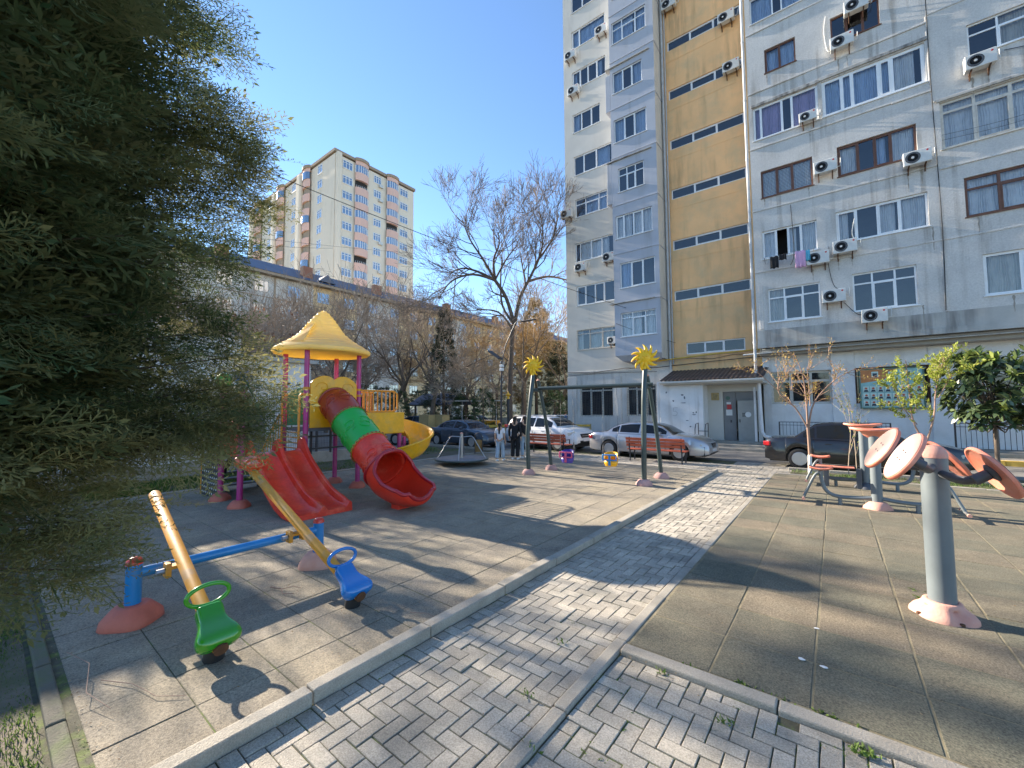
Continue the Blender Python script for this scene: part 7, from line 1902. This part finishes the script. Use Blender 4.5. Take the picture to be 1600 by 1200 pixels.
# ------------------------------------------------------------------ things in the background
e = empty('shelter', BG(690, 36), R(10), 'open shelter with a dark slate roof and posts behind the bare tree', 'shelter')
for x in (-1.8, 1.8):
    for y in (-1.3, 1.3): MB().box(x - .06, x + .06, y - .06, y + .06, 0, 2.3).build('post', M['bark_dark'], e)
MB().grid([[(-2.3, -1.8, 2.3), (2.3, -1.8, 2.3)], [(-1.9, 0, 3.3), (1.9, 0, 3.3)], [(-2.3, 1.8, 2.3), (2.3, 1.8, 2.3)]], flip=False).build('roof', M['far_roof'], e, thick=.06)
MB().box(-2.2, 2.2, -1.6, -1.5, 2.2, 2.32).build('beam', M['bark_dark'], e)
for k, (x, y) in enumerate((BG(668, 25.5)[:2], BG(689, 25.5)[:2])):
    o = MB().box(-.45, .45, -.3, .3, 0, 1.55).box(-.47, .47, -.32, .32, 1.555, 1.6).build('utility_cabinet', M['kiosk'], bevel=.02); o.location = (x, y, 0)
    tag(o, ('left' if k == 0 else 'right') + ' one of two ochre cabinets behind the slate blue sedan', 'cabinet', 'ochre cabinets')
e = empty('low_fence', BG(600, 26.5), R(38), 'low yellowish board fence behind the parked slate blue and white cars', 'fence')
for k in range(14): MB().box(k * 1.1, k * 1.1 + .08, -.04, .04, 0, .95).build('post', M['kiosk'], e)
for z in (.3, .6, .85): MB().box(-.1, 14.5, -.02, .02, z - .08, z + .06).build('rail', M['yellow_kerb'], e)
e = empty('canopy_shelter', BG(722, 31), R(30), 'thin white posted canopy left of the street lamp', 'canopy')
for x in (0, 2.6): MB().tube([(x, 0, 0), (x, 0, 2.5)], .035, 8).build('post', M['pipe'], e)
MB().box(-.4, 3.0, -.6, .6, 2.5, 2.56).build('roof', M['ac_white'], e)
e = empty('ornament_post', BG(794, 24), 0, 'post topped with a small yellow ornament behind the three people', 'post')
MB().tube([(0, 0, 0), (0, 0, 2.5)], .05, 10).build('post', M['black_metal'], e)
MB().lathe([(0, 2.5), (.1, 2.52), (.06, 2.65), (.16, 2.75), (.05, 2.85), (0, 3.0)], 8).build('ornament', M['pl_yellow'], e)
for k, (x, y) in enumerate((BG(770, 33)[:2], BG(750, 35)[:2])):
    o = MB().box(-.6, .6, -.4, .4, 0, .9).box(-.62, .62, -.42, .42, .91, 1.0).build('refuse_bin', M['kiosk' if k else 'pl_yellow'], bevel=.05); o.location = (x, y, 0); tag(o, ['bright yellow bin among the far cars', 'ochre bin among the far cars'][k], 'bin')
# cables
def cable(a, b, sag, r, lab):
    a, b = Vector(a), Vector(b); pts = [a.lerp(b, t) - Vector((0, 0, sag * 4 * t * (1 - t))) for t in np.linspace(0, 1, 25)]
    o = MB().tube(pts, r, 5).build('overhead_cable', M['wire'], org=a); tag(o, lab, 'cable', 'overhead cables')
def R3(px_, py_, d_): return ray_pt(px_, py_, d_)
cable(R3(230, 190, 17), (-9.3, 22.78, 7.75), .25, .014, 'thick black cable running from upper left down to the grey bay')
cable(R3(250, 372, 24), R3(520, 388, 46), .1, .012, 'thin cable crossing low in front of the tall tower')
cable(R3(250, 355, 24), R3(640, 395, 52), .1, .010, 'thinner cable just above the low one by the tower')
cable((-9.9, 22.7, 6.9), (-6.9, 23.9, 5.6), .05, .012, 'short black cable from the grey bay to the orange wall')
